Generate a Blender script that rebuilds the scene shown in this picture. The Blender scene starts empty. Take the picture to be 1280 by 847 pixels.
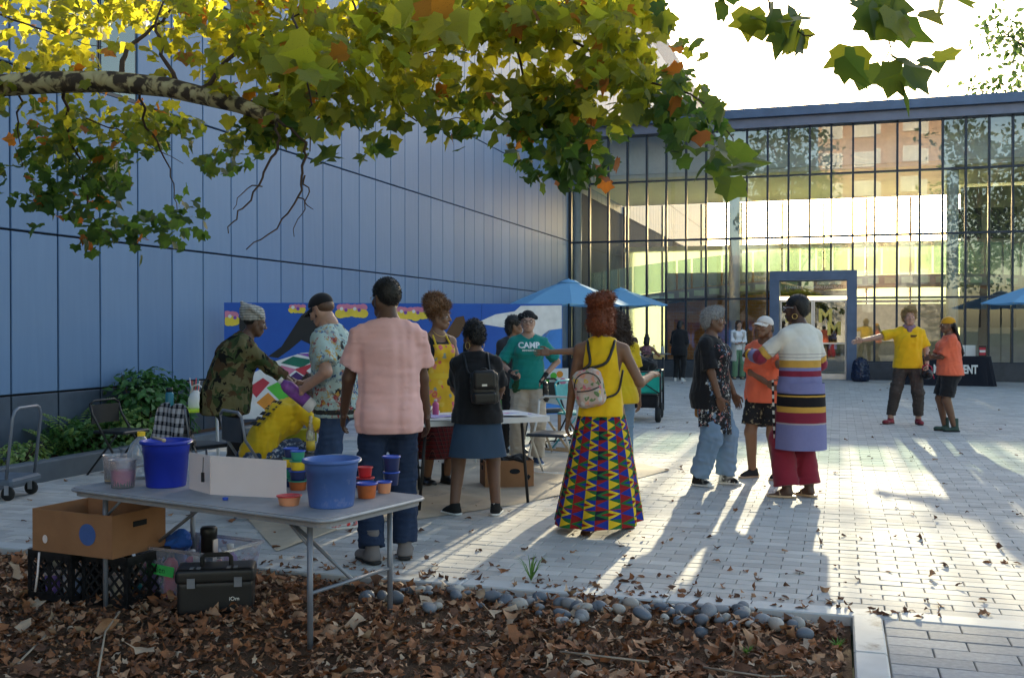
import bpy, math, random
import numpy as np
from math import sin, cos, tan, pi, radians, sqrt, atan, atan2
from mathutils import Vector, Matrix, Quaternion
from mathutils.bvhtree import BVHTree
random.seed(7); rng = np.random.default_rng(7)
scn = bpy.context.scene
col = scn.collection
# ---------------------------------------------------------------- camera
YAW = radians(17.6); FPX = 1290.0; CH = 1.5; HOR = 409.0
cam_d = bpy.data.cameras.new('camera'); cam = bpy.data.objects.new('camera', cam_d); col.objects.link(cam)
cam_d.sensor_width = 36.0; cam_d.lens = 36.0*FPX/1280.0; cam_d.clip_start = .05; cam_d.clip_end = 900
PITCH = -atan((423.5-HOR)/FPX)
cam.location = (0, 0, CH); cam.rotation_euler = (pi/2+PITCH, 0, YAW)
scn.camera = cam
# ---------------------------------------------------------------- sky and sun
SUN_EL = radians(10.3); SUN_AZ = radians(0.9)      # sun stands almost straight along +Y, a little to the left
w = bpy.data.worlds.new('World'); scn.world = w; w.use_nodes = True
wn = w.node_tree.nodes; wl = w.node_tree.links
sky = wn.new('ShaderNodeTexSky'); sky.sky_type = 'NISHITA'; sky.sun_disc = False
sky.sun_elevation = SUN_EL; sky.sun_rotation = -SUN_AZ
sky.air_density = 1.0; sky.dust_density = 1.6; sky.ozone_density = 1.0
wn['Background'].inputs['Strength'].default_value = 0.15
wl.new(sky.outputs[0], wn['Background'].inputs['Color'])
sun_d = bpy.data.lights.new('sun', 'SUN'); sun = bpy.data.objects.new('sun', sun_d); col.objects.link(sun)
sun_d.energy = 3.7; sun_d.angle = radians(.55); sun_d.color = (1, .86, .62)
sdir = Vector((-sin(SUN_AZ)*cos(SUN_EL), cos(SUN_AZ)*cos(SUN_EL), sin(SUN_EL)))
sun.rotation_euler = sdir.to_track_quat('Z', 'Y').to_euler(); sun.location = (0, 60, 30)
vs = scn.view_settings
vs.view_transform = 'Standard'; vs.look = 'None'; vs.exposure = 1.82; vs.gamma = 1
cy = scn.cycles
cy.use_denoising = True; cy.max_bounces = 8; cy.transparent_max_bounces = 24; cy.sample_clamp_indirect = 6
cy.caustics_reflective = False; cy.caustics_refractive = False
# ---------------------------------------------------------------- pixels to places
CA, SA = cos(YAW), sin(YAW)
def PD(px, py, d):                     # a point on the pixel's ray at depth d
    u = (px-640)/FPX
    return Vector((d*(-SA+u*CA), d*(CA+u*SA), CH-(py-HOR)/FPX*d))
def GP(px, py, z=0.0):                 # where the pixel's ray meets the level z
    return PD(px, py, (CH-z)*FPX/(py-HOR))
def PX(px, py, X):                     # where the ray meets the plane x = X
    u = (px-640)/FPX
    return PD(px, py, X/(-SA+u*CA))
def PY(px, py, Y):
    u = (px-640)/FPX
    return PD(px, py, Y/(CA+u*SA))
def facing(px, phi):                   # rotation that turns local +y to face phi degrees clockwise from the line of sight
    return YAW-atan((px-640)/FPX)-radians(phi)
def V(*a): return Vector(a)
# ---------------------------------------------------------------- objects
def mkobj(name, data, parent=None, loc=None, rot=None, **props):
    o = bpy.data.objects.new(name, data); col.objects.link(o)
    if parent is not None: o.parent = parent
    if loc is not None: o.location = loc
    if rot is not None: o.rotation_euler = rot if hasattr(rot, '__len__') else (0, 0, rot)
    for k, v in props.items(): o[k] = v
    return o
def thing(name, label, cat, loc=(0, 0, 0), rot=0, group=None):
    o = mkobj(name, None, loc=loc, rot=rot, label=label, category=cat)
    o.empty_display_size = .2
    if group: o['group'] = group
    return o
def copy_tree(o, parent=None):
    c = o.copy(); col.objects.link(c); c.parent = parent
    for ch in list(o.children): copy_tree(ch, c)
    return c
class MB:
    def __init__(s): s.v = []; s.f = []; s.m = []; s.smooth = True
    def add(s, vs, fs, mi=0):
        n = len(s.v); s.v += [tuple(v) for v in vs]; s.f += [tuple(i+n for i in f) for f in fs]; s.m += [mi]*len(fs); return s
    def box(s, x0, x1, y0, y1, z0, z1, mi=0, T=None):
        vs = [V(x, y, z) for z in (z0, z1) for y in (y0, y1) for x in (x0, x1)]
        if T is not None: vs = [T @ v for v in vs]
        return s.add(vs, [(0, 2, 3, 1), (4, 5, 7, 6), (0, 1, 5, 4), (2, 6, 7, 3), (0, 4, 6, 2), (1, 3, 7, 5)], mi)
    def bbox(s, x0, x1, y0, y1, z0, z1, b=.004, mi=0, T=None):      # box with bevelled vertical and top edges
        r = [(x0+b, y0), (x1-b, y0), (x1, y0+b), (x1, y1-b), (x1-b, y1), (x0+b, y1), (x0, y1-b), (x0, y0+b)]
        vs = [V(x, y, z0) for x, y in r]+[V(x, y, z1-b) for x, y in r]
        cx, cy_ = (x0+x1)/2, (y0+y1)/2
        vs += [V(x+(b if x < cx else -b), y+(b if y < cy_ else -b), z1) for x, y in r]
        if T is not None: vs = [T @ v for v in vs]
        fs = [tuple(range(7, -1, -1)), tuple(range(16, 24))]
        for k in (0, 8): fs += [(k+i, k+(i+1) % 8, k+8+(i+1) % 8, k+8+i) for i in range(8)]
        return s.add(vs, fs, mi)
    def tube(s, pts, r, n=8, mi=0, cap=True, closed=False):
        pts = [Vector(p) for p in pts]; rr = r if hasattr(r, '__len__') else [r]*len(pts)
        rings = []; up = None
        for i, p in enumerate(pts):
            if closed: t = pts[(i+1) % len(pts)]-pts[i-1]
            else: t = (pts[min(i+1, len(pts)-1)]-pts[max(i-1, 0)])
            if t.length < 1e-9: t = V(0, 0, 1)
            t.normalize()
            if up is None: up = t.orthogonal().normalized()
            up = (up-t*up.dot(t)); up = up.normalized() if up.length > 1e-6 else t.orthogonal().normalized()
            b = t.cross(up)
            rings.append([p+(up*cos(2*pi*k/n)+b*sin(2*pi*k/n))*rr[i] for k in range(n)])
        vs = [v for R in rings for v in R]; fs = []
        m = len(pts)
        for i in range(m if closed else m-1):
            j = (i+1) % m
            fs += [(i*n+k, i*n+(k+1) % n, j*n+(k+1) % n, j*n+k) for k in range(n)]
        if cap and not closed: fs += [tuple(range(n-1, -1, -1)), tuple((m-1)*n+k for k in range(n))]
        return s.add(vs, fs, mi)
    def lathe(s, prof, n=24, mi=0, T=None, sx=1, sy=1):
        vs = []; 
        for r, z in prof: vs += [V(r*cos(2*pi*k/n)*sx, r*sin(2*pi*k/n)*sy, z) for k in range(n)]
        if T is not None: vs = [T @ v for v in vs]
        fs = []
        for i in range(len(prof)-1): fs += [(i*n+k, i*n+(k+1) % n, (i+1)*n+(k+1) % n, (i+1)*n+k) for k in range(n)]
        if prof[0][0] > 1e-6: fs.append(tuple(range(n-1, -1, -1)))
        if prof[-1][0] > 1e-6: fs.append(tuple((len(prof)-1)*n+k for k in range(n)))
        return s.add(vs, fs, mi)
    def prism(s, poly, z0, z1, mi=0, T=None):
        n = len(poly); vs = [V(x, y, z0) for x, y in poly]+[V(x, y, z1) for x, y in poly]
        if T is not None: vs = [T @ v for v in vs]
        return s.add(vs, [tuple(range(n-1, -1, -1)), tuple(range(n, 2*n))]+[(i, (i+1) % n, n+(i+1) % n, n+i) for i in range(n)], mi)
    def grid(s, fn, nu, nv, mi=0, closeu=False):
        vs = [fn(i/(nu if closeu else nu-1), j/(nv-1)) for j in range(nv) for i in range(nu)]
        fs = []
        for j in range(nv-1):
            for i in range(nu if closeu else nu-1):
                k = (i+1) % nu; fs.append((j*nu+i, j*nu+k, (j+1)*nu+k, (j+1)*nu+i))
        return s.add(vs, fs, mi)
    def mesh(s, name, mats, smooth=False):
        me = bpy.data.meshes.new(name); me.from_pydata(s.v, [], s.f)
        for m in (mats if isinstance(mats, (list, tuple)) else [mats]): me.materials.append(m)
        if any(s.m): me.polygons.foreach_set('material_index', s.m)
        if smooth: me.polygons.foreach_set('use_smooth', [True]*len(s.f))
        me.update(); return me
    def build(s, name, mats, parent=None, smooth=False, loc=None, rot=None, **props):
        return mkobj(name, s.mesh(name, mats, smooth), parent, loc, rot, **props)
def crv(pts, n=5):
    P = [Vector(p) for p in pts]; P = [P[0]*2-P[1]]+P+[P[-1]*2-P[-2]]; out = []
    for i in range(1, len(P)-2):
        for k in range(n):
            t = k/n; a, b, c, d = P[i-1], P[i], P[i+1], P[i+2]
            out.append(.5*((2*b)+(c-a)*t+(2*a-5*b+4*c-d)*t*t+(3*b-a-3*c+d)*t**3))
    return out+[P[-2]]
def box(name, m, parent, *b, bev=0, **props):
    mb = MB()
    if bev: mb.bbox(*b, b=bev)
    else: mb.box(*b)
    return mb.build(name, m, parent, **props)
def text_mesh(body, size, m, extrude=.0, align='CENTER', bold=0.0):
    cu = bpy.data.curves.new('lettering', 'FONT'); cu.body = body; cu.size = size; cu.align_x = align; cu.align_y = 'CENTER'
    cu.extrude = extrude; cu.offset = bold; cu.resolution_u = 3
    o = bpy.data.objects.new('lettering', cu); col.objects.link(o)
    bpy.context.view_layer.update()
    me = bpy.data.meshes.new_from_object(o); bpy.data.objects.remove(o); me.materials.clear(); me.materials.append(m)
    return me
# ---------------------------------------------------------------- materials
def C4(c): return (c[0], c[1], c[2], 1.0)
class NT:
    def __init__(s, name):
        s.mat = bpy.data.materials.new(name); s.mat.use_nodes = True
        s.t = s.mat.node_tree; s.b = s.t.nodes['Principled BSDF']; s.out = s.t.nodes['Material Output']
    def n(s, typ, **kw):
        nd = s.t.nodes.new('ShaderNode'+typ)
        for k, v in kw.items():
            if k.startswith('i_'):
                key = k[2:]; key = int(key) if key.isdigit() else key
                s.set(nd, key, v)
            else: setattr(nd, k, v)
        return nd
    def set(s, nd, key, v):
        if isinstance(v, bpy.types.NodeSocket): s.t.links.new(v, nd.inputs[key])
        elif isinstance(v, bpy.types.Node): s.t.links.new(v.outputs[0], nd.inputs[key])
        else: nd.inputs[key].default_value = v
    def coord(s, kind='Object'): return s.n('TexCoord').outputs[kind]
    def math(s, op, a, b=0.0, c=None, clamp=False):
        nd = s.n('Math', operation=op, use_clamp=clamp); s.set(nd, 0, a); s.set(nd, 1, b)
        if c is not None: s.set(nd, 2, c)
        return nd.outputs[0]
    def mix(s, fac, a, b, blend='MIX'):
        nd = s.n('Mix', data_type='RGBA', blend_type=blend); s.set(nd, 0, fac)
        s.set(nd, 6, C4(a) if isinstance(a, tuple) else a); s.set(nd, 7, C4(b) if isinstance(b, tuple) else b)
        return nd.outputs[2]
    def noise(s, scale, vec=None, detail=3, rough=.55, dist=0.0):
        nd = s.n('TexNoise'); nd.inputs['Scale'].default_value = scale; nd.inputs['Detail'].default_value = detail
        nd.inputs['Roughness'].default_value = rough; nd.inputs['Distortion'].default_value = dist
        s.t.links.new(vec if vec is not None else s.coord(), nd.inputs['Vector']); return nd.outputs[0]
    def ramp(s, fac, stops, interp='LINEAR'):
        nd = s.n('ValToRGB'); cr = nd.color_ramp; cr.interpolation = interp
        while len(cr.elements) < len(stops): cr.elements.new(.5)
        for e, (p, c) in zip(cr.elements, stops): e.position = p; e.color = C4(c) if len(c) == 3 else c
        s.set(nd, 0, fac); return nd.outputs[0]
    def bump(s, h, strength=.3, dist=.01):
        nd = s.n('Bump'); nd.inputs['Strength'].default_value = strength; nd.inputs['Distance'].default_value = dist
        s.set(nd, 'Height', h); s.set(s.b, 'Normal', nd.outputs[0]); return nd
    def done(s, color=None, rough=.6, metal=0.0, spec=.4):
        if color is not None: s.set(s.b, 'Base Color', C4(color) if isinstance(color, tuple) else color)
        s.set(s.b, 'Roughness', rough); s.set(s.b, 'Metallic', metal); s.set(s.b, 'Specular IOR Level', spec)
        return s.mat
def dk(c, f): return tuple(max(0, min(1, x*f)) for x in c[:3])
def M(name, c, rough=.6, metal=0.0, var=.14, vs_=7.0, bump=0.0, bs=70.0, spec=.4, rnd=0.0, dirt=None):
    t = NT(name); n = t.noise(vs_, detail=4)
    cc = t.mix(t.ramp(n, [(.3, (0, 0, 0)), (.7, (1, 1, 1))]), dk(c, 1-var), dk(c, 1+var))
    if rnd:
        r = t.n('ObjectInfo').outputs['Random']
        cc = t.mix(1.0, cc, t.mix(r, dk((1, 1, 1), 1-rnd), (1, 1, 1)), 'MULTIPLY')
    if dirt:
        d = t.ramp(t.noise(dirt[1], detail=6, rough=.7), [(dirt[2], (0, 0, 0)), (min(1, dirt[2]+.12), (1, 1, 1))])
        cc = t.mix(d, cc, dirt[0])
    if bump: t.bump(t.noise(bs, detail=3), bump, .004)
    return t.done(cc, rough, metal, spec)
def glassy(name, tint=(1, 1, 1), fac=.12, rough=.0, refl=(1, 1, 1), body=None, bodyfac=0.0):
    t = NT(name); g = t.n('BsdfGlossy'); g.inputs['Roughness'].default_value = rough; g.inputs['Color'].default_value = C4(refl)
    tr = t.n('BsdfTransparent'); tr.inputs['Color'].default_value = C4(tint)
    fr = t.n('Fresnel'); fr.inputs['IOR'].default_value = 1.5
    f = t.math('ADD', t.math('MULTIPLY', fr.outputs[0], .9), fac, clamp=True)
    mx = t.n('MixShader'); t.set(mx, 0, f); t.t.links.new(tr.outputs[0], mx.inputs[1]); t.t.links.new(g.outputs[0], mx.inputs[2])
    o = mx.outputs[0]
    if body:
        df = t.n('BsdfDiffuse'); df.inputs['Color'].default_value = C4(body)
        m2 = t.n('MixShader'); m2.inputs[0].default_value = bodyfac
        t.t.links.new(o, m2.inputs[1]); t.t.links.new(df.outputs[0], m2.inputs[2]); o = m2.outputs[0]
    t.t.links.new(o, t.out.inputs['Surface']); return t.mat
def cloth(name, c, rough=.85, var=.12, weave=900, vs_=9):
    t = NT(name); n = t.noise(vs_, detail=4)
    cc = t.mix(n, dk(c, 1-var), dk(c, 1+var))
    t.bump(t.noise(weave/4, detail=2), .25, .002); t.set(t.b, 'Sheen Weight', .15)
    return t.done(cc, rough, 0, .2)
# ---------------------------------------------------------------- solid modelling on a grid: bodies, hair, clothes
def nets(F, lo, vox):
    S = F < 0
    def sh(A, i, j, k): return A[i:A.shape[0]-1+i, j:A.shape[1]-1+j, k:A.shape[2]-1+k]
    cs = [(i, j, k) for i in (0, 1) for j in (0, 1) for k in (0, 1)]
    any_ = np.zeros(tuple(n-1 for n in F.shape), bool); all_ = np.ones_like(any_)
    for c in cs: q = sh(S, *c); any_ |= q; all_ &= q
    mk = any_ & ~all_
    I, J, K = np.nonzero(mk); n = len(I)
    idx = np.full(mk.shape, -1, np.int64); idx[mk] = np.arange(n)
    pos = np.zeros((n, 3)); cnt = np.zeros(n)
    fv = {c: F[I+c[0], J+c[1], K+c[2]] for c in cs}
    for c in cs:
        for ax in range(3):
            if c[ax]: continue
            e = list(c); e[ax] = 1; e = tuple(e)
            f0, f1 = fv[c], fv[e]; cr = (f0 < 0) != (f1 < 0)
            t = np.where(cr, f0/np.where(cr, f0-f1, 1), 0)
            for a in range(3): pos[:, a] += np.where(cr, c[a]+(t if a == ax else 0), 0)
            cnt += cr
    pos = pos/cnt[:, None]+np.stack([I, J, K], 1)
    pos = np.asarray(lo)+pos*vox
    faces = []
    for ax in range(3):
        a0 = [slice(None)]*3; a1 = [slice(None)]*3; a0[ax] = slice(0, -1); a1[ax] = slice(1, None)
        s0, s1 = S[tuple(a0)], S[tuple(a1)]; df = s0 != s1
        o1, o2 = [(1, 2), (2, 0), (0, 1)][ax]
        E = np.array(np.nonzero(df)); 
        ok = (E[o1] > 0) & (E[o2] > 0) & (E[o1] < F.shape[o1]-1) & (E[o2] < F.shape[o2]-1); E = E[:, ok]
        def cell(d1, d2):
            q = E.copy(); q[o1] -= d1; q[o2] -= d2; return idx[q[0], q[1], q[2]]
        Q = np.stack([cell(1, 1), cell(0, 1), cell(0, 0), cell(1, 0)], 1)
        fl = ~s0[E[0], E[1], E[2]]; Q[fl] = Q[fl][:, ::-1]; faces.append(Q)
    return pos, np.concatenate(faces)
class SDF:
    def __init__(s, lo, hi, vox):
        s.vox = vox; s.lo = np.array(lo, float)-3*vox; hi = np.array(hi, float)+3*vox
        s.n = np.ceil((hi-s.lo)/vox).astype(int)+1; s.F = np.full(tuple(s.n), .2, np.float32)
        s.ax = [(s.lo[i]+np.arange(s.n[i])*vox).astype(np.float32) for i in range(3)]
    def sub(s, lo, hi):
        sl = []
        for i in range(3):
            a = max(0, int(math.floor((lo[i]-s.lo[i])/s.vox))); b = min(s.n[i], int(math.ceil((hi[i]-s.lo[i])/s.vox))+1)
            if b <= a: return None, None
            sl.append(slice(a, b))
        X = s.ax[0][sl[0]][:, None, None]; Y = s.ax[1][sl[1]][None, :, None]; Z = s.ax[2][sl[2]][None, None, :]
        return tuple(sl), (X, Y, Z)
    def seg(s, a, b, ra, rb=None, side=None, k=.02, flat=(0, 0), op='u'):
        a = np.array(a, float); b = np.array(b, float); rb = ra if rb is None else rb
        ell = hasattr(ra, '__len__') or hasattr(rb, '__len__')
        A = ra if hasattr(ra, '__len__') else (ra, ra); B = rb if hasattr(rb, '__len__') else (rb, rb)
        mr = max(*A, *B)+k+3*s.vox
        sl, P = s.sub(np.minimum(a, b)-mr, np.maximum(a, b)+mr)
        if sl is None: return s
        X, Y, Z = P; d = b-a; L = float(np.linalg.norm(d))
        if L < 1e-6: d = np.array((0, 0, 1e-4)); L = 1e-4; b = a+d
        x, y, z = X-a[0], Y-a[1], Z-a[2]
        t = (x*d[0]+y*d[1]+z*d[2])/(L*L); tc = np.clip(t, 0, 1)
        qx, qy, qz = x-tc*d[0], y-tc*d[1], z-tc*d[2]
        if not ell: D = np.sqrt(qx*qx+qy*qy+qz*qz)-(ra+(rb-ra)*tc)
        else:
            dn = d/L; sv = np.array(side if side is not None else (1, 0, 0), float); sv = sv-dn*sv.dot(dn); sv /= np.linalg.norm(sv)+1e-9
            fv = np.cross(dn, sv)
            qs = qx*sv[0]+qy*sv[1]+qz*sv[2]; qf = qx*fv[0]+qy*fv[1]+qz*fv[2]; qa = (t-tc)*L
            rs = A[0]+(B[0]-A[0])*tc; rf = A[1]+(B[1]-A[1])*tc; rx = np.minimum(rs, rf)
            k0 = np.sqrt((qs/rs)**2+(qf/rf)**2+(qa/rx)**2); k1 = np.sqrt((qs/rs**2)**2+(qf/rf**2)**2+(qa/rx**2)**2)+1e-6
            D = k0*(k0-1)/k1
        if flat[0]: D = np.maximum(D, -t*L)
        if flat[1]: D = np.maximum(D, (t-1)*L)
        s.comb(sl, D, k, op); return s
    def ell(s, c, r, R=None, k=.015, op='u'):
        c = np.array(c, float); r = np.array(r, float); mr = r.max()+k+3*s.vox
        sl, P = s.sub(c-mr, c+mr)
        if sl is None: return s
        x, y, z = P[0]-c[0], P[1]-c[1], P[2]-c[2]
        if R is not None:
            R = np.array(R); x, y, z = (R[0, 0]*x+R[1, 0]*y+R[2, 0]*z, R[0, 1]*x+R[1, 1]*y+R[2, 1]*z, R[0, 2]*x+R[1, 2]*y+R[2, 2]*z)
        k0 = np.sqrt((x/r[0])**2+(y/r[1])**2+(z/r[2])**2); k1 = np.sqrt((x/r[0]**2)**2+(y/r[1]**2)**2+(z/r[2]**2)**2)+1e-6
        s.comb(sl, k0*(k0-1)/k1, k, op); return s
    def rbox(s, c, h, r, R=None, k=.01, op='u'):
        c = np.array(c, float); h = np.array(h, float); mr = float(np.linalg.norm(h))+k+3*s.vox
        sl, P = s.sub(c-mr, c+mr)
        if sl is None: return s
        x, y, z = P[0]-c[0], P[1]-c[1], P[2]-c[2]
        if R is not None:
            R = np.array(R); x, y, z = (R[0, 0]*x+R[1, 0]*y+R[2, 0]*z, R[0, 1]*x+R[1, 1]*y+R[2, 1]*z, R[0, 2]*x+R[1, 2]*y+R[2, 2]*z)
        qx, qy, qz = np.abs(x)-h[0]+r, np.abs(y)-h[1]+r, np.abs(z)-h[2]+r
        D = np.sqrt(np.maximum(qx, 0)**2+np.maximum(qy, 0)**2+np.maximum(qz, 0)**2)+np.minimum(np.maximum(qx, np.maximum(qy, qz)), 0)-r
        s.comb(sl, D, k, op); return s
    def comb(s, sl, D, k, op):
        f = s.F[sl]
        if op == 'u':
            if k > 0: h = np.maximum(k-np.abs(f-D), 0)/k; s.F[sl] = np.minimum(f, D)-h*h*k*.25
            else: s.F[sl] = np.minimum(f, D)
        elif op == 'c': s.F[sl] = np.maximum(f, -D)
    def plane(s, p, n):                # keep the side the normal points away from
        n = np.array(n, float); n /= np.linalg.norm(n)
        D = (s.ax[0]-p[0])[:, None, None]*n[0]+(s.ax[1]-p[1])[None, :, None]*n[1]+(s.ax[2]-p[2])[None, None, :]*n[2]
        s.F = np.maximum(s.F, D.astype(np.float32)); return s
    def clip(s, fn):
        s.F = np.maximum(s.F, fn(s.ax[0][:, None, None], s.ax[1][None, :, None], s.ax[2][None, None, :]).astype(np.float32)); return s
    def wrinkle(s, amp, wl=.09, seed=0, stretch=(1, 1, 1.0), n=7, sharp=0):
        mk = np.abs(s.F) < max(.03, 3*s.vox)
        I = np.nonzero(mk)
        if len(I[0]) == 0: return s
        P = np.stack([s.ax[i][I[i]]/stretch[i] for i in range(3)], 1)
        r = np.random.default_rng(seed+11); acc = 0
        Wp = np.sin(P @ r.normal(size=(3, 3))*(2*pi/wl*.35)+r.uniform(0, 6, 3))*wl*.35
        P = P+Wp
        for i in range(n):
            d = r.normal(size=3); d /= np.linalg.norm(d)
            v = np.sin(P @ d*(2*pi/(wl*r.uniform(.6, 1.7)))+r.uniform(0, 6.28))
            acc = acc+(1-2*np.abs(v) if sharp else v)
        s.F[mk] += (acc/n*amp*1.6).astype(np.float32); return s
    def out(s, sm=1):
        v, f = nets(s.F, s.lo, s.vox)
        if sm and len(f):
            for _ in range(sm):
                acc = np.zeros_like(v); cn = np.zeros(len(v))
                for a in range(4):
                    for b in ((a+1) % 4, (a+3) % 4):
                        np.add.at(acc, f[:, a], v[f[:, b]]); np.add.at(cn, f[:, a], 1)
                v = v*.5+acc/np.maximum(cn, 1)[:, None]*.5
        return v, f
class Acc:                              # collects islands into one mesh
    def __init__(s): s.V = []; s.Fq = []; s.mi = []; s.n = 0
    def add(s, v, f, mi=0, T=None):
        v = np.asarray(v, float); f = np.asarray(f, np.int64)
        if len(v) == 0: return s
        if T is not None:
            T = np.array(T); v = v @ T[:3, :3].T+T[:3, 3]
            if np.linalg.det(T[:3, :3]) < 0: f = f[:, ::-1]
        s.V.append(v); s.Fq.append(f+s.n); s.mi.append(np.full(len(f), mi)); s.n += len(v); return s
    def mesh(s, name, mats, smooth=True):
        v = np.concatenate(s.V); me = bpy.data.meshes.new(name)
        L = np.concatenate([q.ravel() for q in s.Fq]); tot = np.concatenate([np.full(len(q), q.shape[1]) for q in s.Fq])
        st = np.concatenate([[0], np.cumsum(tot)[:-1]])
        me.vertices.add(len(v)); me.vertices.foreach_set('co', v.astype(np.float32).ravel())
        me.loops.add(len(L)); me.loops.foreach_set('vertex_index', L.astype(np.int32))
        me.polygons.add(len(tot)); me.polygons.foreach_set('loop_start', st.astype(np.int32))
        try: me.polygons.foreach_set('loop_total', tot.astype(np.int32))
        except Exception: pass
        for m in (mats if isinstance(mats, (list, tuple)) else [mats]): me.materials.append(m)
        me.polygons.foreach_set('material_index', np.concatenate(s.mi).astype(np.int32))
        me.polygons.foreach_set('use_smooth', np.full(len(tot), smooth))
        me.update(); me.validate(); return me
def quad_ell(c, r, n=8):                # small ellipsoid island
    vs, fs = [], []
    for i in range(n+1):
        for j in range(n):
            th = pi*i/n; ph = 2*pi*j/n
            vs.append((c[0]+r[0]*sin(th)*cos(ph), c[1]+r[1]*sin(th)*sin(ph), c[2]+r[2]*cos(th)))
    for i in range(n):
        for j in range(n): fs.append((i*n+j, (i+1)*n+j, (i+1)*n+(j+1) % n, i*n+(j+1) % n))
    return np.array(vs), np.array(fs)
# ================================================================ THE SETTING
WALLX = -8.1; FACY = 31.5
m_panel = (lambda: 0)
def panel_mat():
    t = NT('blue grey metal panel'); co = t.coord()
    r = t.n('ObjectInfo').outputs['Random']
    mp = t.n('Mapping'); t.set(mp, 'Vector', co); mp.inputs['Scale'].default_value = (1, 1, .06)
    st = t.noise(14, mp.outputs[0], 3); gr = t.noise(2.2, co, 5)
    c = t.mix(st, (.115, .205, .36), (.15, .255, .43)); c = t.mix(t.math('MULTIPLY', gr, .35), c, (.10, .175, .31))
    c = t.mix(1.0, c, t.mix(r, (.86, .88, .9), (1, 1, 1)), 'MULTIPLY')
    t.bump(t.noise(3, co, 2), .06, .02)
    return t.done(c, .55, .15, .35)
m_panel = panel_mat()
m_panel_dark = M('dark grey base panel', (.06, .085, .125), .5, .3, .15, 4, rnd=.2)
m_gap = M('dark joint', (.01, .012, .016), .9)
m_frame = M('dark blue grey mullion', (.022, .032, .052), .4, .4, .1)
m_fascia = M('slate blue fascia metal', (.085, .125, .205), .45, .4, .12, 3)
m_fascia2 = M('pale mauve fascia metal', (.17, .18, .24), .5, .3, .1, 3)
m_pane = glassy('clear facade glass', (.96, .98, .95), .09, .0)
m_tealglass = glassy('teal window glass', (.2, .5, .55), .10, .02, body=(.05, .25, .30), bodyfac=.45)
m_white = M('white plaster', (.82, .82, .79), .8, 0, .05)
m_soffit = M('pale ceiling', (.80, .76, .66), .8, 0, .05)
m_greenglass = glassy('green guard glass', (.84, .94, .86), .08, .05, body=(.50, .66, .52), bodyfac=.25)
m_conc = M('grey concrete', (.32, .33, .33), .85, 0, .12, 3, .2)
m_steel = M('brushed steel', (.5, .52, .55), .35, .9, .06)
m_dark = M('charcoal stone', (.05, .055, .065), .6, 0, .2, 5)
def brick_mat(name, c1, c2, mort, sc, w_=.5, h_=.25):
    t = NT(name); mp = t.n('Mapping'); t.set(mp, 'Vector', t.coord()); mp.inputs['Rotation'].default_value = (pi/2, 0, 0)
    b = t.n('TexBrick'); t.t.links.new(mp.outputs[0], b.inputs['Vector'])
    b.inputs['Color1'].default_value = C4(c1); b.inputs['Color2'].default_value = C4(c2); b.inputs['Mortar'].default_value = C4(mort)
    b.inputs['Scale'].default_value = sc; b.inputs['Mortar Size'].default_value = .012
    b.inputs['Brick Width'].default_value = w_; b.inputs['Row Height'].default_value = h_
    return t.done(b.outputs[0], .85)
m_brick = brick_mat('orange brown brick', (.52, .25, .10), (.42, .18, .07), (.45, .34, .24), 2.2)
m_apt = brick_mat('tan pink brick', (.52, .36, .26), (.47, .32, .23), (.5, .41, .33), 1.6)
m_grass = M('dull grass', (.05, .075, .03), .95, 0, .4, 2)
m_asphalt = M('asphalt', (.05, .05, .052), .9, 0, .2, 6)

g = MB(); g.add([(-400, -300, -.09), (400, -300, -.09), (400, 500, -.09), (-400, 500, -.09)], [(0, 1, 2, 3)])
g.build('ground', m_grass, kind='structure')
# ---- plaza: bedding sheet, then pavers
def paver_mat():
    t = NT('pale concrete paver'); at = t.n('Attribute', attribute_name='tone'); co = t.coord()
    c = t.ramp(at.outputs['Fac'], [(0, (.42, .395, .37)), (.5, (.50, .475, .445)), (1, (.58, .55, .51))])
    n = t.noise(2.0, co, 6, .65); c = t.mix(t.ramp(n, [(.40, (0, 0, 0)), (.75, (.42, .42, .42))]), c, (.29, .275, .26))
    sp = t.noise(170, co, 2); c = t.mix(t.ramp(sp, [(.62, (0, 0, 0)), (.72, (.55, .55, .55))]), c, (.2, .19, .18))
    t.bump(t.noise(120, co, 3), .25, .003)
    return t.done(c, .78, 0, .3)
m_paver = paver_mat()
def paver_obj_mat():
    t = NT('pale concrete paver single'); co = t.coord(); r = t.n('ObjectInfo').outputs['Random']; lo = t.n('ObjectInfo').outputs['Location']
    v = t.n('VectorMath', operation='ADD'); t.t.links.new(co, v.inputs[0]); t.t.links.new(lo, v.inputs[1]); wc = v.outputs[0]
    c = t.ramp(r, [(0, (.42, .395, .37)), (.5, (.50, .475, .445)), (1, (.58, .55, .51))])
    n = t.noise(2.0, wc, 6, .65); c = t.mix(t.ramp(n, [(.40, (0, 0, 0)), (.75, (.42, .42, .42))]), c, (.29, .275, .26))
    sp = t.noise(170, wc, 2); c = t.mix(t.ramp(sp, [(.62, (0, 0, 0)), (.72, (.55, .55, .55))]), c, (.2, .19, .18))
    t.bump(t.noise(120, wc, 3), .25, .003)
    return t.done(c, .78, 0, .3)
m_paver1 = paver_obj_mat()
m_joint = M('sandy joint', (.19, .18, .165), .95, 0, .3, 10)
m_kerb = M('granite kerb', (.50, .50, .49), .7, 0, .1, 5, .15, 150, dirt=((.22, .2, .18), 2.5, .55))
KY = 5.62                                             # near edge of the plaza band
pl = MB(); pl.add([(-8.1, KY, -.012), (16, KY, -.012), (16, 46, -.012), (-8.1, 46, -.012)], [(0, 1, 2, 3)])
pl.add([(.07, -30, -.014), (16, -30, -.014), (16, KY, -.014), (.07, KY, -.014)], [(0, 1, 2, 3)])
plaza = pl.build('plaza_pavement', m_joint, kind='structure')
PWx, PWy = .232, .116
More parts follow.
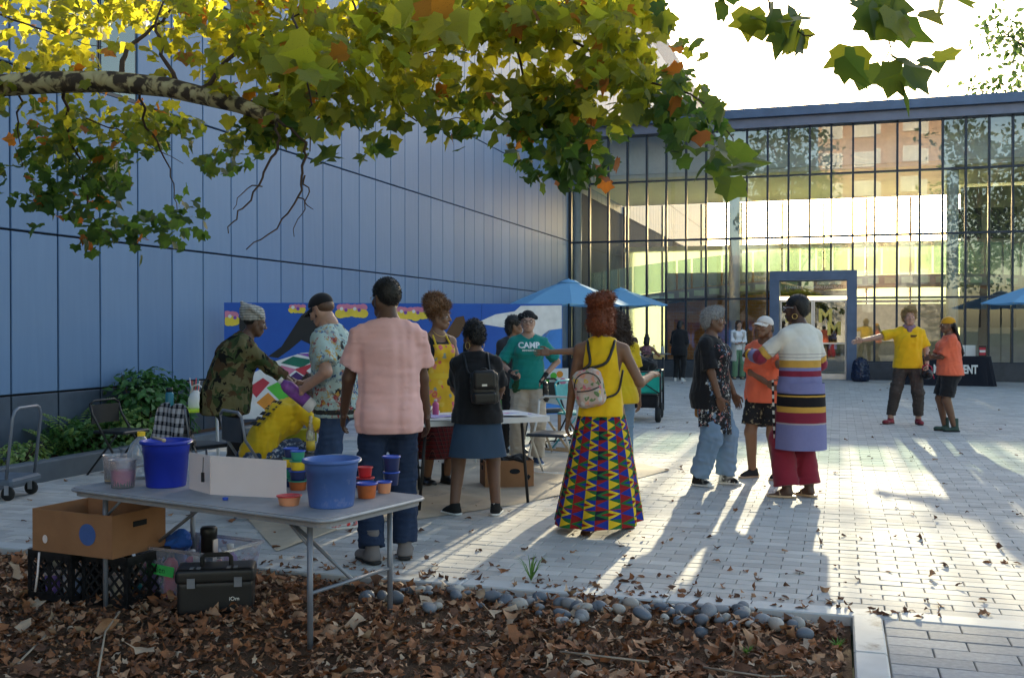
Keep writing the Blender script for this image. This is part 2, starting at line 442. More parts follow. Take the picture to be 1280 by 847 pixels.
def in_view(x, y, mrg=40):
    d = -SA*x+CA*y
    if d < 1: return False
    l = CA*x+SA*y; px = 640+FPX*l/d; py = HOR+CH*FPX/d
    return -mrg < px < 1280+mrg and py < 847+mrg
def paver_mesh(wx, wy, mat, h=.012):
    b = MB(); e = .004; gx, gy = wx/2-.0024, wy/2-.0024
    vs = [(-gx, -gy, -h), (gx, -gy, -h), (gx, gy, -h), (-gx, gy, -h), (-gx, -gy, -e), (gx, -gy, -e), (gx, gy, -e), (-gx, gy, -e),
          (-gx+e, -gy+e, 0), (gx-e, -gy+e, 0), (gx-e, gy-e, 0), (-gx+e, gy-e, 0)]
    b.add(vs, [(8, 9, 10, 11), (0, 1, 5, 4), (1, 2, 6, 5), (2, 3, 7, 6), (3, 0, 4, 7), (4, 5, 9, 8), (5, 6, 10, 9), (6, 7, 11, 10), (7, 4, 8, 11)])
    return b.mesh('paver', mat)
cells = []
y = KY+.17+PWy/2; r_ = 0
while y < FACY-.4:
    x = -8.0+(PWx/2 if r_ % 2 else 0)
    while x < 13:
        if in_view(x, y, 650): cells.append((x, y))
        x += PWx
    y += PWy; r_ += 1
cells.sort(key=lambda c: -SA*c[0]+CA*c[1]+(0 if in_view(c[0], c[1], 10) else 500))
pm = paver_mesh(PWx, PWy, m_paver1)
for (x, y) in cells[:300]: mkobj('paver', pm, plaza, (x, y, random.uniform(-.0015, .0015)), (random.gauss(0, .003), random.gauss(0, .003), random.gauss(0, .004)))
rest = np.array(cells[300:]); n = len(rest); gx, gy = PWx/2-.0024, PWy/2-.0024
near = np.array([c[1] < 16 for c in rest])
z = rng.uniform(-.0015, .0015, n)
q = np.array([(-gx, -gy), (gx, -gy), (gx, gy), (-gx, gy)])
top = np.zeros((n, 4, 3)); top[:, :, :2] = rest[:, None, :]+q[None]; top[:, :, 2] = z[:, None]+rng.normal(0, .0006, (n, 4))
bot = top.copy(); bot[:, :, 2] = -.012
vv = np.concatenate([top, bot], 1).reshape(-1, 3); base = np.arange(n)[:, None]*8
fq = np.concatenate([base+np.array([[0, 1, 2, 3]])]+[base+np.array([[4+i, 4+(i+1) % 4, (i+1) % 4, i]]) for i in range(4)])
A = Acc(); A.add(vv, fq); me = A.mesh('pavers', m_paver, smooth=False)
tone = rng.uniform(0, 1, n); at = me.attributes.new('tone', 'FLOAT', 'FACE'); at.data.foreach_set('value', np.tile(tone, 5).astype(np.float32))
mkobj('paver_field', me, plaza, kind='stuff')
# kerb band along the bed, built of long stones
x = -8.1; L_ = 1.2
while x < 9:
    box('kerb_stone', m_kerb, plaza, x+.003, x+L_-.003, KY, KY+.163, -.15, .006, bev=.008); x += L_
# large pavers beyond the bed's right edge
big = paver_mesh(.36, .145, M('grey large paver', (.36, .355, .36), .8, 0, .15, 30, .3, 150, rnd=.25), .014)
bigh = paver_mesh(.198, .145, big.materials[0], .014)
yy = KY-.075; r_ = 0
while yy > 2.6:
    xx = .22+.18-(.16 if r_ % 2 else 0)
    while xx < 4.6:
        if xx < .38: mkobj('large_paver', bigh, plaza, (.22+.1, yy, 0))
        elif in_view(xx, yy, 420): mkobj('large_paver', big, plaza, (xx, yy, random.uniform(-.002, .002)))
        xx += .36
    yy -= .145; r_ += 1
for k in range(7): box('edge_stone', m_kerb, plaza, .07, .215, KY-.63*(k+1)+.003, KY-.63*k-.003, -.15, .012, bev=.008)
# ---- mulch bed
def soil_mat():
    t = NT('dark mulch soil'); co = t.coord(); n = t.noise(22, co, 6, .7); n2 = t.noise(90, co, 3)
    c = t.mix(n, (.028, .016, .010), (.11, .06, .035)); c = t.mix(t.math('MULTIPLY', n2, .5), c, (.16, .10, .06))
    t.bump(n2, .8, .02); return t.done(c, .95, 0, .15)
m_soil = soil_mat()
def bed_h(x, y):
    e = max(0.0, 1-(KY-y)/.35)
    return -.03-.005*e+(1-e)*.022*sin(2.3*x+1)*sin(3.1*y)+.012*sin(7*x+2*y)+.008*sin(13*y-9*x)
bd = MB(); bd.grid(lambda u, v: V(-9+9.06*u, 0.2+(KY-.2-.003)*v, bed_h(-9+9.06*u, .2+(KY-.2)*v)), 140, 90)
bed = bd.build('mulch_bed', m_soil, smooth=True, kind='structure')
bd = MB(); bd.add([(-40, -30, -.06), (.06, -30, -.06), (.06, .2, -.06), (-40, .2, -.06)], [(0, 1, 2, 3)]); bd.add([(-40, .2, -.06), (-9, .2, -.06), (-9, KY, -.06), (-40, KY, -.06)], [(0, 1, 2, 3)])
bd.build('lawn', m_grass, kind='structure')

# ================================================================ panel-clad building on the left
blg = thing('panel_clad_building', 'tall blue grey building clad in narrow metal panels behind the mural', 'building', (WALLX, 20, 0))
def P2(o): o.matrix_parent_inverse = Matrix.Translation(V(-WALLX, -20, 0)); return o
core = MB(); core.box(-40, WALLX-.035, -14, 66, -.1, 13.6); P2(core.build('wall_core', m_gap, blg))
PW = .672; Y00 = 8.54-PW*8
zr = [0, .80, 2.5, 4.2, 5.9, 7.6, 9.3, 11.0, 12.7, 14.4]
pmesh = {}
def pan_mesh(h, mat, wdt=PW):
    k = (round(h, 2), mat.name, wdt)
    if k not in pmesh:
        b = MB(); e = .006; G = .011; w2 = wdt/2-G; h2 = h/2-G
        vs = [(-.035, -w2, -h2), (-.035, w2, -h2), (-.035, w2, h2), (-.035, -w2, h2), (-e, -w2, -h2), (-e, w2, -h2), (-e, w2, h2), (-e, -w2, h2),
              (0, -w2+e, -h2+e), (0, w2-e, -h2+e), (0, w2-e, h2-e), (0, -w2+e, h2-e)]
        b.add(vs, [(8, 9, 10, 11), (0, 1, 5, 4), (1, 2, 6, 5), (2, 3, 7, 6), (3, 0, 4, 7), (4, 5, 9, 8), (5, 6, 10, 9), (6, 7, 11, 10), (7, 4, 8, 11)])
        pmesh[k] = b.mesh('wall_panel', mat)
    return pmesh[k]
ncol = int(round((FACY-Y00)/PW)); PW_end = Y00+ncol*PW
far = MB()
def far_panel(yc, z0, z1, wdt):
    w2 = wdt/2-.012; far.add([(WALLX, yc-w2, z0+.012), (WALLX, yc+w2, z0+.012), (WALLX, yc+w2, z1-.012), (WALLX, yc-w2, z1-.012)], [(0, 1, 2, 3)])
    far.add([(WALLX-.034, yc-w2, z0+.012), (WALLX, yc-w2, z0+.012), (WALLX, yc-w2, z1-.012), (WALLX-.034, yc-w2, z1-.012)], [(0, 1, 2, 3)])
WIN = {8: 4, 9: 4}                                     # columns with the tall window
npan = 0
for c in range(-20, ncol):
    yc = Y00+PW*(c+.5)
    for r in range(len(zr)-1):
        if c in (9, 10) and r >= 3: continue
        d = CA*yc-SA*WALLX; zv = CH+.36*d
        u = (CA*WALLX+SA*yc)/max(d, .1)
        if d > 3 and u > -.56 and zr[r] < zv and r < 8:
            mkobj('wall_panel', pan_mesh(zr[r+1]-zr[r], m_panel_dark if r == 0 else m_panel), blg, V(WALLX+random.uniform(-.0015, .0015), yc, (zr[r]+zr[r+1])/2)-V(WALLX, 20, 0), (random.gauss(0, .0008), 0, random.gauss(0, .0012))); npan += 1
        else: far_panel(yc, zr[r], zr[r+1], PW)
for c in range(ncol, int((66-Y00)/PW)):
    for r in range(4, len(zr)-1): far_panel(Y00+PW*(c+.5), zr[r], zr[r+1], PW)
P2(far.build('far_wall_panels', m_panel, blg, kind='stuff'))
for c in (9, 10):                                      # tall teal window panes
    yc = Y00+PW*(c+.5)
    for z0, z1 in ((4.2, 7.6), (7.6, 11.0)):
        w_ = P2(box('window', m_frame, blg, WALLX-.03, WALLX-.012, yc-PW/2+.01, yc+PW/2-.01, z0, z1))
        b = MB(); b.box(WALLX-.010, WALLX-.006, yc-PW/2+.04, yc+PW/2-.04, z0+.04, z1-.04); p = b.build('pane', m_tealglass, w_); p.matrix_parent_inverse = Matrix.Identity(4)
# parapet screen of thin slats on top
sc = MB(); yy = 30
while yy < 66:
    sc.box(WALLX-.03, WALLX, yy, yy+.05, 14.4, 15.6); yy += .13
for zz in (14.45, 15.0, 15.55): sc.box(WALLX-.06, WALLX-.035, 30, 66, zz, zz+.06)
P2(sc.build('parapet_screen', m_fascia, blg))

# ================================================================ glass pavilion
pav = thing('glass_pavilion', 'two storey glass pavilion with dark mullions and slate fascia closing the plaza', 'building', (0, FACY, 0))
def P3(o): o.matrix_parent_inverse = Matrix.Translation(V(0, -FACY, 0)); return o
def pb(name, m, *b, bev=0, **kw): return P3(box(name, m, pav, *b, bev=bev, **kw))
GX0, GX1 = WALLX+.04, 11.5
RY = 40.0
pb('roof', m_fascia, GX0, GX1, FACY-.42, RY+.6, 7.66, 7.93, bev=.02)
pb('fascia', m_fascia2, GX0, GX1, FACY-.27, FACY+.3, 7.38, 7.657)
pb('base_wall', m_dark, GX0, -2.0, FACY-.12, FACY+.2, 0, .50, bev=.02)
pb('base_wall', m_dark, .52, GX1, FACY-.12, FACY+.2, 0, .50, bev=.02)
MS = .6; nm = int((GX1-GX0)/MS)+1
rows = [.50, 2.35, 4.15, 5.96, 7.38]
PORT = (-1.93, .47, 3.12)                              # portal left, right, top
for i in range(nm):
    x = -8.04+MS*i
    z0 = PORT[2]+.0 if PORT[0] < x < PORT[1] else .5
    pb('mullion', m_frame, x-.028, x+.028, FACY-.11, FACY+.06, z0, 7.378)
for z in rows[:4]:
    if z < 3: 
        pb('transom', m_frame, GX0, PORT[0], FACY-.09, FACY+.05, z-.028, z+.028); pb('transom', m_frame, PORT[1], GX1, FACY-.09, FACY+.05, z-.028, z+.028)
    else: pb('transom', m_frame, GX0, GX1, FACY-.09, FACY+.05, z-.028, z+.028)
pnm = {}
for i in range(nm-1):
    x0 = -8.04+MS*i+.03; x1 = x0+MS-.06
    for r in range(4):
        z0, z1 = rows[r]+.03, rows[r+1]-.03
        xc = (x0+x1)/2
        if PORT[0] < xc < PORT[1]:
            if r == 0: continue
            if r == 1: z0 = PORT[2]+.03
        k = (round(z1-z0, 3),)
        if k not in pnm: b = MB(); b.add([(-.27, 0, -(z1-z0)/2), (.27, 0, -(z1-z0)/2), (.27, 0, (z1-z0)/2), (-.27, 0, (z1-z0)/2)], [(0, 1, 2, 3)]); pnm[k] = b.mesh('pane', m_pane)
        mkobj('pane', pnm[k], pav, V(xc, -.02+random.uniform(-.004, .004), (z0+z1)/2), (random.gauss(0, .0011), 0, random.gauss(0, .0012)))
# door portal
po = P3(MB().box(PORT[0], PORT[0]+.27, FACY-.75, FACY+.1, 0, PORT[2]).box(PORT[1]-.27, PORT[1], FACY-.75, FACY+.1, 0, PORT[2]).box(PORT[0]+.27, PORT[1]-.27, FACY-.75, FACY+.1, PORT[2]-.27, PORT[2]).build('door_portal', m_fascia, pav))
def sub(o): o.matrix_parent_inverse = Matrix.Identity(4); return o
dx0, dx1 = PORT[0]+.27, PORT[1]-.27
m_doorglass = glassy('door glass', (.8, .85, .82), .10, .0)
m_lampwarm = NT('warm light strip'); m_lampwarm.b.inputs['Emission Color'].default_value = (1, .72, .35, 1); m_lampwarm.b.inputs['Emission Strength'].default_value = 1.6; m_lampwarm = m_lampwarm.done((.9, .7, .4), .5)
sub(box('transom_glass', m_doorglass, po, dx0, dx1, FACY-.3, FACY-.29, 2.42, 2.84)); sub(box('header_light', m_lampwarm, po, dx0, dx1, FACY-.34, FACY-.25, 2.30, 2.40))
dm = (dx0+dx1)/2
m_letter = M('gold lettering', (.82, .60, .13), .5, 0, .08, 4); m_wlet = M('white lettering', (.75, .75, .72), .6, 0, .03)
for a, b_ in ((dx0, dm), (dm, dx1)):
    f = sub(MB().box(a+.005, a+.05, FACY-.32, FACY-.26, 0, 2.3).box(b_-.05, b_-.005, FACY-.32, FACY-.26, 0, 2.3).box(a+.05, b_-.05, FACY-.32, FACY-.26, 2.24, 2.3).box(a+.05, b_-.05, FACY-.32, FACY-.26, 0, .16).box(a+.05, b_-.05, FACY-.35, FACY-.30, 1.02, 1.06).build('door', m_steel, po))
    sub(box('door_pane', m_doorglass, po, a+.05, b_-.05, FACY-.295, FACY-.285, .16, 2.24))
for cx in ((dx0+dm)/2, (dm+dx1)/2):
    for k, (ox, zz) in enumerate(((-.12, 1.82), (.12, 1.45))):
        me = text_mesh('M', .52, m_letter, .004, bold=.02); o = mkobj('door_emblem', me, po, (cx+ox, FACY-.305-.006*k, zz), (pi/2, 0, 0)); sub(o)
o = mkobj('portal_lettering', text_mesh('STANLEY FORGMAN PAVILION', .115, m_wlet, .002), po, (dm, FACY-.306, 2.66), (pi/2, 0, 0)); sub(o)
# inside: floor, ceiling, upper bulkhead, rear wall with a clerestory band, side column, ramp, brick wall
m_floor = M('pale stone floor', (.60, .57, .50), .4, 0, .08, 3)
pb('interior_floor', m_floor, GX0, GX1, FACY+.2, RY, -.05, .02)
pb('ceiling', m_soffit, GX0, GX1, FACY+1.0, RY-.2, 6.22, 6.34)
pb('bulkhead', m_white, GX0, GX1, FACY+.95, FACY+1.1, 6.345, 7.6)
pb('rear_lower_wall', m_white, GX0, GX1, RY-.05, RY+.1, 0, .5)
pb('rear_sill', m_white, GX0, GX1, RY-.1, RY+.15, 4.45, 4.62)
x = GX0
while x < GX1:
    pb('rear_mullion', m_frame, x-.035, x+.035, RY-.06, RY+.06, .5, 6.22); x += 1.5
def diffuser_mat():
    t = NT('diffusing glass'); d = t.n('BsdfDiffuse'); d.inputs['Color'].default_value = (.75, .80, .70, 1); tl_ = t.n('BsdfTranslucent'); tl_.inputs['Color'].default_value = (.80, .86, .66, 1); m_ = t.n('MixShader'); m_.inputs[0].default_value = .72
    t.t.links.new(d.outputs[0], m_.inputs[1]); t.t.links.new(tl_.outputs[0], m_.inputs[2]); t.t.links.new(m_.outputs[0], t.out.inputs[0]); return t.mat
x = GX0; m_diffuser = diffuser_mat()
while x < GX1-.1:
    x1 = min(x+1.5, GX1)
    for z0, z1 in ((.5, 2.4), (2.5, 4.45)): P3(box('rear_diffuser_pane', m_diffuser, pav, x+.04, x1-.04, RY-.01, RY+.01, z0, z1))  # diffusing panes added so sun glows into the dark interior, not onto the plaza
    x += 1.5
pb('rear_transom', m_frame, GX0, GX1, RY-.05, RY+.05, 2.4, 2.5)
b = MB(); b.add([(GX0, RY, 4.62), (GX1, RY, 4.62), (GX1, RY, 6.22), (GX0, RY, 6.22)], [(0, 1, 2, 3)]); P3(b.build('rear_clear_glass', glassy('clear rear glass', (.97, .98, .95), .02), pav))
def col_at(px, Y, r, z1, m):
    p = PY(px, 400, Y); b = MB(); b.lathe([(r, 0), (r, z1)], 20, T=Matrix.Translation((p.x, Y, 0.02))); P3(b.build('column', m, pav, smooth=True))
m_colw = M('white painted steel', (.62, .66, .70), .5, 0, .05)
col_at(722, FACY+.8, .13, 6.2, m_colw); col_at(918, FACY+1.6, .17, 6.2, m_colw); col_at(1190, FACY+1.6, .17, 6.2, m_colw)
# curved ramp: slab, soffit fins and green guard
def ramp_z(x): return 1.95+.85*(1-((x-2.5)/10.8)**2) if x < 2.5 else 2.80-.015*(x-2.5)**2
RX = [GX0+.1+i*(GX1-.2-GX0)/40 for i in range(41)]
def strip(name, m, y0, y1, dz0, dz1):
    b = MB()
    for i in range(40):
        xa, xb = RX[i], RX[i+1]; za, zb = ramp_z(xa), ramp_z(xb)
        vs = [(xa, y0, za+dz0), (xb, y0, zb+dz0), (xb, y1, zb+dz0), (xa, y1, za+dz0), (xa, y0, za+dz1), (xb, y0, zb+dz1), (xb, y1, zb+dz1), (xa, y1, za+dz1)]
        b.add(vs, [(3, 2, 1, 0), (4, 5, 6, 7), (0, 1, 5, 4), (2, 3, 7, 6)]+([(0, 4, 7, 3)] if i == 0 else [])+([(1, 2, 6, 5)] if i == 39 else []))
    return P3(b.build(name, m, pav))
ramp = strip('ramp', m_conc, FACY+2.2, FACY+4.4, 0, .32)
for i in range(0, 40):
    xa, xb = RX[i]+.03, RX[i+1]-.03; za, zb = ramp_z(xa)+.34, ramp_z(xb)+.34
    b = MB(); b.add([(xa, FACY+2.2, za), (xb, FACY+2.2, zb), (xb, FACY+2.2, zb+.95), (xa, FACY+2.2, za+.95), (xa, FACY+2.22, za), (xb, FACY+2.22, zb), (xb, FACY+2.22, zb+.95), (xa, FACY+2.22, za+.95)], [(0, 1, 2, 3), (7, 6, 5, 4), (3, 2, 6, 7), (0, 3, 7, 4), (1, 5, 6, 2)])
    o = b.build('guard_panel', m_greenglass, ramp); sub(o)
    b = MB(); xm = (xa+xb)/2; b.box(xm-.16, xm+.16, FACY+2.13, FACY+2.18, ramp_z(xm)+.06, ramp_z(xm)+.24); o = b.build('soffit_light', M('pale green panel', (.5, .62, .45), .6) if i == 0 else bpy.data.materials['pale green panel'], ramp); sub(o)
bx = (PY(832, 400, 36.5).x, PY(1180, 400, 36.5).x)
pb('brick_wall', m_brick, bx[0], PY(968, 400, 36.5).x, 36.3, 36.7, .02, 3.4)
pb('inner_wall', M('warm grey glow blocker', (.46, .42, .34), .8), PY(1070, 400, 37.5).x, PY(1190, 400, 37.5).x, 37.4, 37.6, .02, 2.3)  # added to block the glow of the rear panes right of the door
pb('door_glow_blocker', M('dark glow blocker', (.06, .05, .04), .5), PY(969, 400, 36.5).x, PY(1069, 400, 36.5).x, 36.35, 36.6, .02, 2.75)  # dark panel added behind the door glass to cut the rear glow
pb('inner_wall', m_conc, PY(1200, 400, 37).x, GX1, 36.9, 37.1, .02, 6.1)
for (a, c_) in ((1190, 1226), (1238, 1270)):
    for zc in (2.0, 4.9):
        pb('dark_window', m_frame, PY(a, 400, 36.85).x, PY(c_, 400, 36.85).x, 36.84, 36.895, zc-.5, zc+.5)
pb('end_wall', m_white, GX1, GX1+.2, FACY, RY, 0, 7.6)
m_inlamp = M('ceiling fitting', (.7, .62, .4), .5)

# ================================================================ what stands behind the camera and shows in the glass
apt = thing('brick_apartment_building', 'tan brick apartment block with white windows mirrored in the pavilion glass', 'building', (4, -46, 0))
def P4(o): o.matrix_parent_inverse = Matrix.Translation(V(-4, 46, 0)); return o
P4(MB().box(-2.5, 9.5, -58, -46, 5.2, 33).build('wall', m_apt, apt))
P4(MB().box(-2.6, 9.6, -58, -45.9, 0, 5.2).build('stone_base', M('pale grey stone', (.45, .43, .40), .85, 0, .1, 1), apt))
m_wwhite = M('white window frame', (.75, .75, .72), .6); m_blind = M('pale window blind', (.55, .56, .52), .5, 0, .1, .6)
P4(MB().box(4.3, 5.2, -46, -45.7, 5.2, 33).build('pilaster', M('pale buff brick', (.5, .36, .26), .85), apt))
for xc in (-1.0, 2.6, 6.9):
    for k in range(9):
        zc = 3.6+2.95*k
        if k == 0: wd = 1.2
        else: wd = 2.3
        fr = P4(MB().box(xc-wd/2, xc+wd/2, -45.95 if k else -45.85, -45.86 if k else -45.8, zc-.75, zc+.75).build('window', m_wwhite, apt))
        for s_ in (-1, 1): sub(MB().box(xc+s_*wd/4-wd/4+.09, xc+s_*wd/4+wd/4-.09, -45.862 if k else -45.81, -45.84 if k else -45.78, zc-.65, zc+.65).build('sash', m_blind, fr))
lowb = thing('low_concrete_building', 'low grey concrete building beside the brick block, mirrored in the glass', 'building', (-14, -50, 0))
P5 = lambda o: (setattr(o, 'matrix_parent_inverse', Matrix.Translation(V(14, 50, 0))), o)[1]
P5(MB().box(-30, -4, -56, -44, 0, 9).build('wall', m_conc, lowb))
for k in range(8): P5(MB().box(-28+3*k, -26.4+3*k, -44, -43.92, 4, 6.5).build('window', m_frame, lowb))
# ================================================================ FIGURES
def N3(v): return np.array(v, float)
def unit(v): v = np.array(v, float); return v/(np.linalg.norm(v)+1e-9)
def ik(a, c, l1, l2, pole):
    a, c = N3(a), N3(c); d = c-a; D = np.linalg.norm(d); mx = (l1+l2)*.999
    if D > mx: c = a+d/D*mx; d = c-a; D = mx
    u = d/(D+1e-9); x = (l1*l1-l2*l2+D*D)/(2*D+1e-9); h = sqrt(max(l1*l1-x*x, 0))
    p = N3(pole); p = p-u*p.dot(u); p = unit(p)
    return a+u*x+p*h, c
def rot_axis(v, axis, ang): return np.array(Quaternion(Vector(axis), ang) @ Vector(v))
def skel(p):
    """joints in the person's own frame: x to the right hand, y ahead, z up (1.75 m figure, scaled later)"""
    J = {}
    sit = p.get('sit'); tw = radians(p.get('twist', 0)); lean = radians(p.get('lean', 0)); roll = radians(p.get('roll', 0))
    pz = p.get('pz', .93); J['pel'] = N3((p.get('px', 0), p.get('py', 0), pz))
    def dr(a, r): return N3((sin(r), sin(a)*cos(r), cos(a)*cos(r)))
    J['wai'] = J['pel']+dr(lean*.55, roll*.6)*.16
    J['che'] = J['wai']+dr(lean, roll)*.22
    J['nek'] = J['che']+dr(lean*1.12, roll)*.175
    u = unit(J['nek']-J['che']); J['up'] = u
    R = unit(np.cross(unit(np.cross(u, (1, 0, 0))), u)); R = rot_axis((1, 0, 0), (0, 0, 1), -tw); R = unit(R-u*R.dot(u)); J['R'] = R; J['F'] = np.cross(u, R)
    sw = p.get('sw', .168); sh = J['nek']-u*.078
    J['shR'] = sh+R*sw; J['shL'] = sh-R*sw
    hy, hp, hr = (radians(x) for x in p.get('head', (0, 0, 0)))
    nd = unit(u*1.0+N3((0, 0, 1))*.4+J['F']*.25*(1+p.get('neckf', 0)))
    J['hb'] = J['nek']+nd*.075
    q = Quaternion((0, 0, 1), -hy-tw) @ Quaternion((1, 0, 0), -hp) @ Quaternion((0, 1, 0), hr)
    J['hq'] = q.to_matrix(); hm = np.array(q.to_matrix())
    J['hc'] = J['hb']+hm @ N3((0, .022, .082))
    hw = p.get('hw', .088)
    J['hiR'] = J['pel']+N3((hw, 0, -.02)); J['hiL'] = J['pel']+N3((-hw, 0, -.02))
    for s, sg in (('R', 1), ('L', -1)):
        ft = p.get('foot'+s, (sg*.11, 0, 0, sg*8)); lift = ft[2]
        an = N3((ft[0], ft[1]-.02, .085+lift))
        kp = p.get('knee'+s, (sg*.12, 1, .1))
        J['kn'+s], J['an'+s] = ik(J['hi'+s], an, .425, .425, kp)
        J['fy'+s] = radians(ft[3]); J['fp'+s] = radians(ft[4]) if len(ft) > 4 else 0
        hd = N3(p.get('hand'+s, (sg*.25, .06, .80)))
        ep = p.get('elb'+s, (sg*.5, -1, -.2))
        J['el'+s], J['wr'+s] = ik(J['sh'+s], hd, .285, .25, ep)
    return J
# ---- shared head, hand and shoe solids
def head_solid(fem):
    s = SDF((-.1, -.13, -.16), (.1, .15, .14), .0062)
    s.ell((0, -.012, .035), (.074, .095, .082), k=.0)
    s.ell((0, .022, -.03), (.059 if fem else .062, .068, .082), k=.03)
    s.ell((0, .058, -.088), (.030 if fem else .034, .028, .026), k=.03)
    for sg in (-1, 1):
        s.seg((sg*.055, -.01, -.04), (sg*.03, .05, -.088), .020, .017, k=.03)
        s.ell((sg*.042, .062, -.022), (.022, .018, .02), k=.025)
        s.ell((sg*.031, .092, .010), (.016, .016, .011), k=.01, op='c')
        s.seg((sg*.012, .088, .024), (sg*.048, .074, .026), .0085, .006, k=.012)
        s.ell((sg*.0755, -.012, -.008), (.009, .021, .034), np.array(Matrix.Rotation(.25*sg, 3, 'Z')), k=.008)
    s.seg((0, .088, .018), (0, .110, -.022), .0075, .0125, k=.014)
    for sg in (-1, 1): s.ell((sg*.012, .100, -.026), (.009, .011, .008), k=.008)
    s.ell((0, .090, -.054), (.023, .012, .008), k=.008); s.ell((0, .088, -.067), (.020, .012, .008), k=.008)
    s.seg((0, .104, -.0605), (.0, .104, -.0606), .003, k=.004, op='c')
    s.seg((0, -.03, -.13), (0, -.012, -.05), .052 if fem else .06, .055, k=.03)
    return s.out(1)
HEADS = {f: head_solid(f) for f in (0, 1)}
def hand_solid(curl, spread=.0, thumb=.5, point=False):
    """right hand, fingers along -z from the wrist at the origin, palm facing -x... thumb to +y"""
    s = SDF((-.09, -.09, -.21), (.06, .09, .03), .0052)
    s.seg((0, 0, .02), (0, 0, -.02), (.021, .027), (.018, .032), side=(1, 0, 0), k=.01)
    s.rbox((0, .0, -.055), (.0155, .040, .043), .014, k=.015)
    s.ell((-.006, .026, -.045), (.018, .018, .034), k=.012)
    for i, (yy, L) in enumerate(((.030, .074), (.0105, .082), (-.0095, .076), (-.028, .060))):
        a = N3((0, yy, -.094)); c = curl if not (point and i == 0) else .05
        ang = .12; ds = [L*.44, L*.32, L*.26]
        for j, l in enumerate(ds):
            ang += c*(1.0 if j else .75)
            b = a+N3((-sin(ang)*l, (yy*.9+.004)*spread*l*10, -cos(ang)*l)); s.seg(a, b, .0088-.0012*j, .0080-.0012*j, k=.003); a = b
    a = N3((-.004, .034, -.032)); b = a+N3((-.012, .028, -.026)); s.seg(a, b, .0125, .010, k=.012)
    c = b+N3((-.010-.022*thumb, .012-.01*thumb, -.026)); s.seg(b, c, .0098, .0085, k=.004); s.seg(c, c+N3((-.006-.012*thumb, -.001, -.020)), .0085, .007, k=.003)
    return s.out(1)
HANDS = {'relax': hand_solid(.32), 'grip': hand_solid(1.05, thumb=.9), 'flat': hand_solid(.08, .1, .1), 'point': hand_solid(1.0, 0, .8, True)}
def shoe_solid(kind):
    s = SDF((-.07, -.13, -.1), (.07, .21, .2), .008)
    # frame: ankle at the origin, sole at z = -.085, toe to +y
    if kind == 'boot':
        s.seg((0, -.03, -.05), (0, .13, -.052), (.044, .034), (.046, .030), side=(1, 0, 0), k=.01); s.seg((0, -.012, -.05), (0, -.01, .125), (.043, .050), (.044, .048), side=(1, 0, 0), k=.03, flat=(0, 1))
        s.ell((0, .12, -.05), (.047, .055, .034), k=.02)
    elif kind == 'low':
        s.seg((0, -.035, -.052), (0, .12, -.06), (.040, .030), (.043, .024), side=(1, 0, 0), k=.01); s.seg((0, -.02, -.05), (0, -.012, .02), (.040, .05), (.042, .050), side=(1, 0, 0), k=.03, flat=(0, 1))
        s.seg((0, 0, -.015), (0, .085, -.045), .035, .030, k=.03)
    elif kind == 'foot':
        s.seg((0, -.03, -.045), (0, .06, -.055), (.030, .026), (.036, .020), side=(1, 0, 0), k=.02); s.seg((0, -.01, .03), (0, 0, -.04), .036, .034, k=.03)
        s.seg((0, 0, -.015), (0, .08, -.055), .03, .02, k=.03)
        for i, x in enumerate((-.03, -.014, .001, .015, .028)): s.seg((x*.9, .07, -.06), (x, .145-.012*abs(i-4)*.6, -.066), .011, .0105 if i < 4 else .013, k=.008)
    s.plane((0, 0, -.068 if kind == 'foot' else -.064), (0, 0, -1))
    return s.out(1)
SHOES = {k: shoe_solid(k) for k in ('boot', 'low', 'foot')}
def sole_solid(th=.022, wd=1.0):
    s = SDF((-.07, -.13, -.1), (.07, .21, -.03), .008)
    s.seg((0, -.045, -.074), (0, .0, -.074), (.042*wd, .05), (.042*wd, .05), side=(1, 0, 0), k=.01); s.seg((0, 0, -.074), (0, .125, -.074), (.040*wd, .05), (.047*wd, .05), side=(1, 0, 0), k=.02)
    s.plane((0, 0, -.084), (0, 0, -1)); s.plane((0, 0, -.084+th), (0, 0, 1)); return s.out(1)
SOLE = sole_solid()
m_eyew = M('eye white', (.6, .58, .55), .3); m_eyed = M('eye dark', (.02, .012, .01), .2); 
SK = {}
def skin(c):
    if c not in SK:
        t = NT('skin %d' % len(SK)); n = t.noise(35, detail=4); cc = t.mix(n, dk(c, .86), dk(c, 1.12))
        t.set(t.b, 'Subsurface Weight', .06); t.set(t.b, 'Subsurface Radius', (.01, .004, .002)); t.bump(t.noise(220), .12, .001)
        lip = M('lip %d' % len(SK), dk((c[0]*.85, c[1]*.55, c[2]*.55), 1.0), .45)
        SK[c] = (t.done(cc, .5, 0, .45), lip)
    return SK[c]
def frame_to(z_from, z_dir, x_hint):
    """matrix whose local -z follows z_dir"""
    z = -unit(z_dir); x = N3(x_hint); x = unit(x-z*x.dot(z)); y = np.cross(z, x)
    T = np.eye(4); T[:3, 0] = x; T[:3, 1] = y; T[:3, 2] = z; T[:3, 3] = z_from; return T
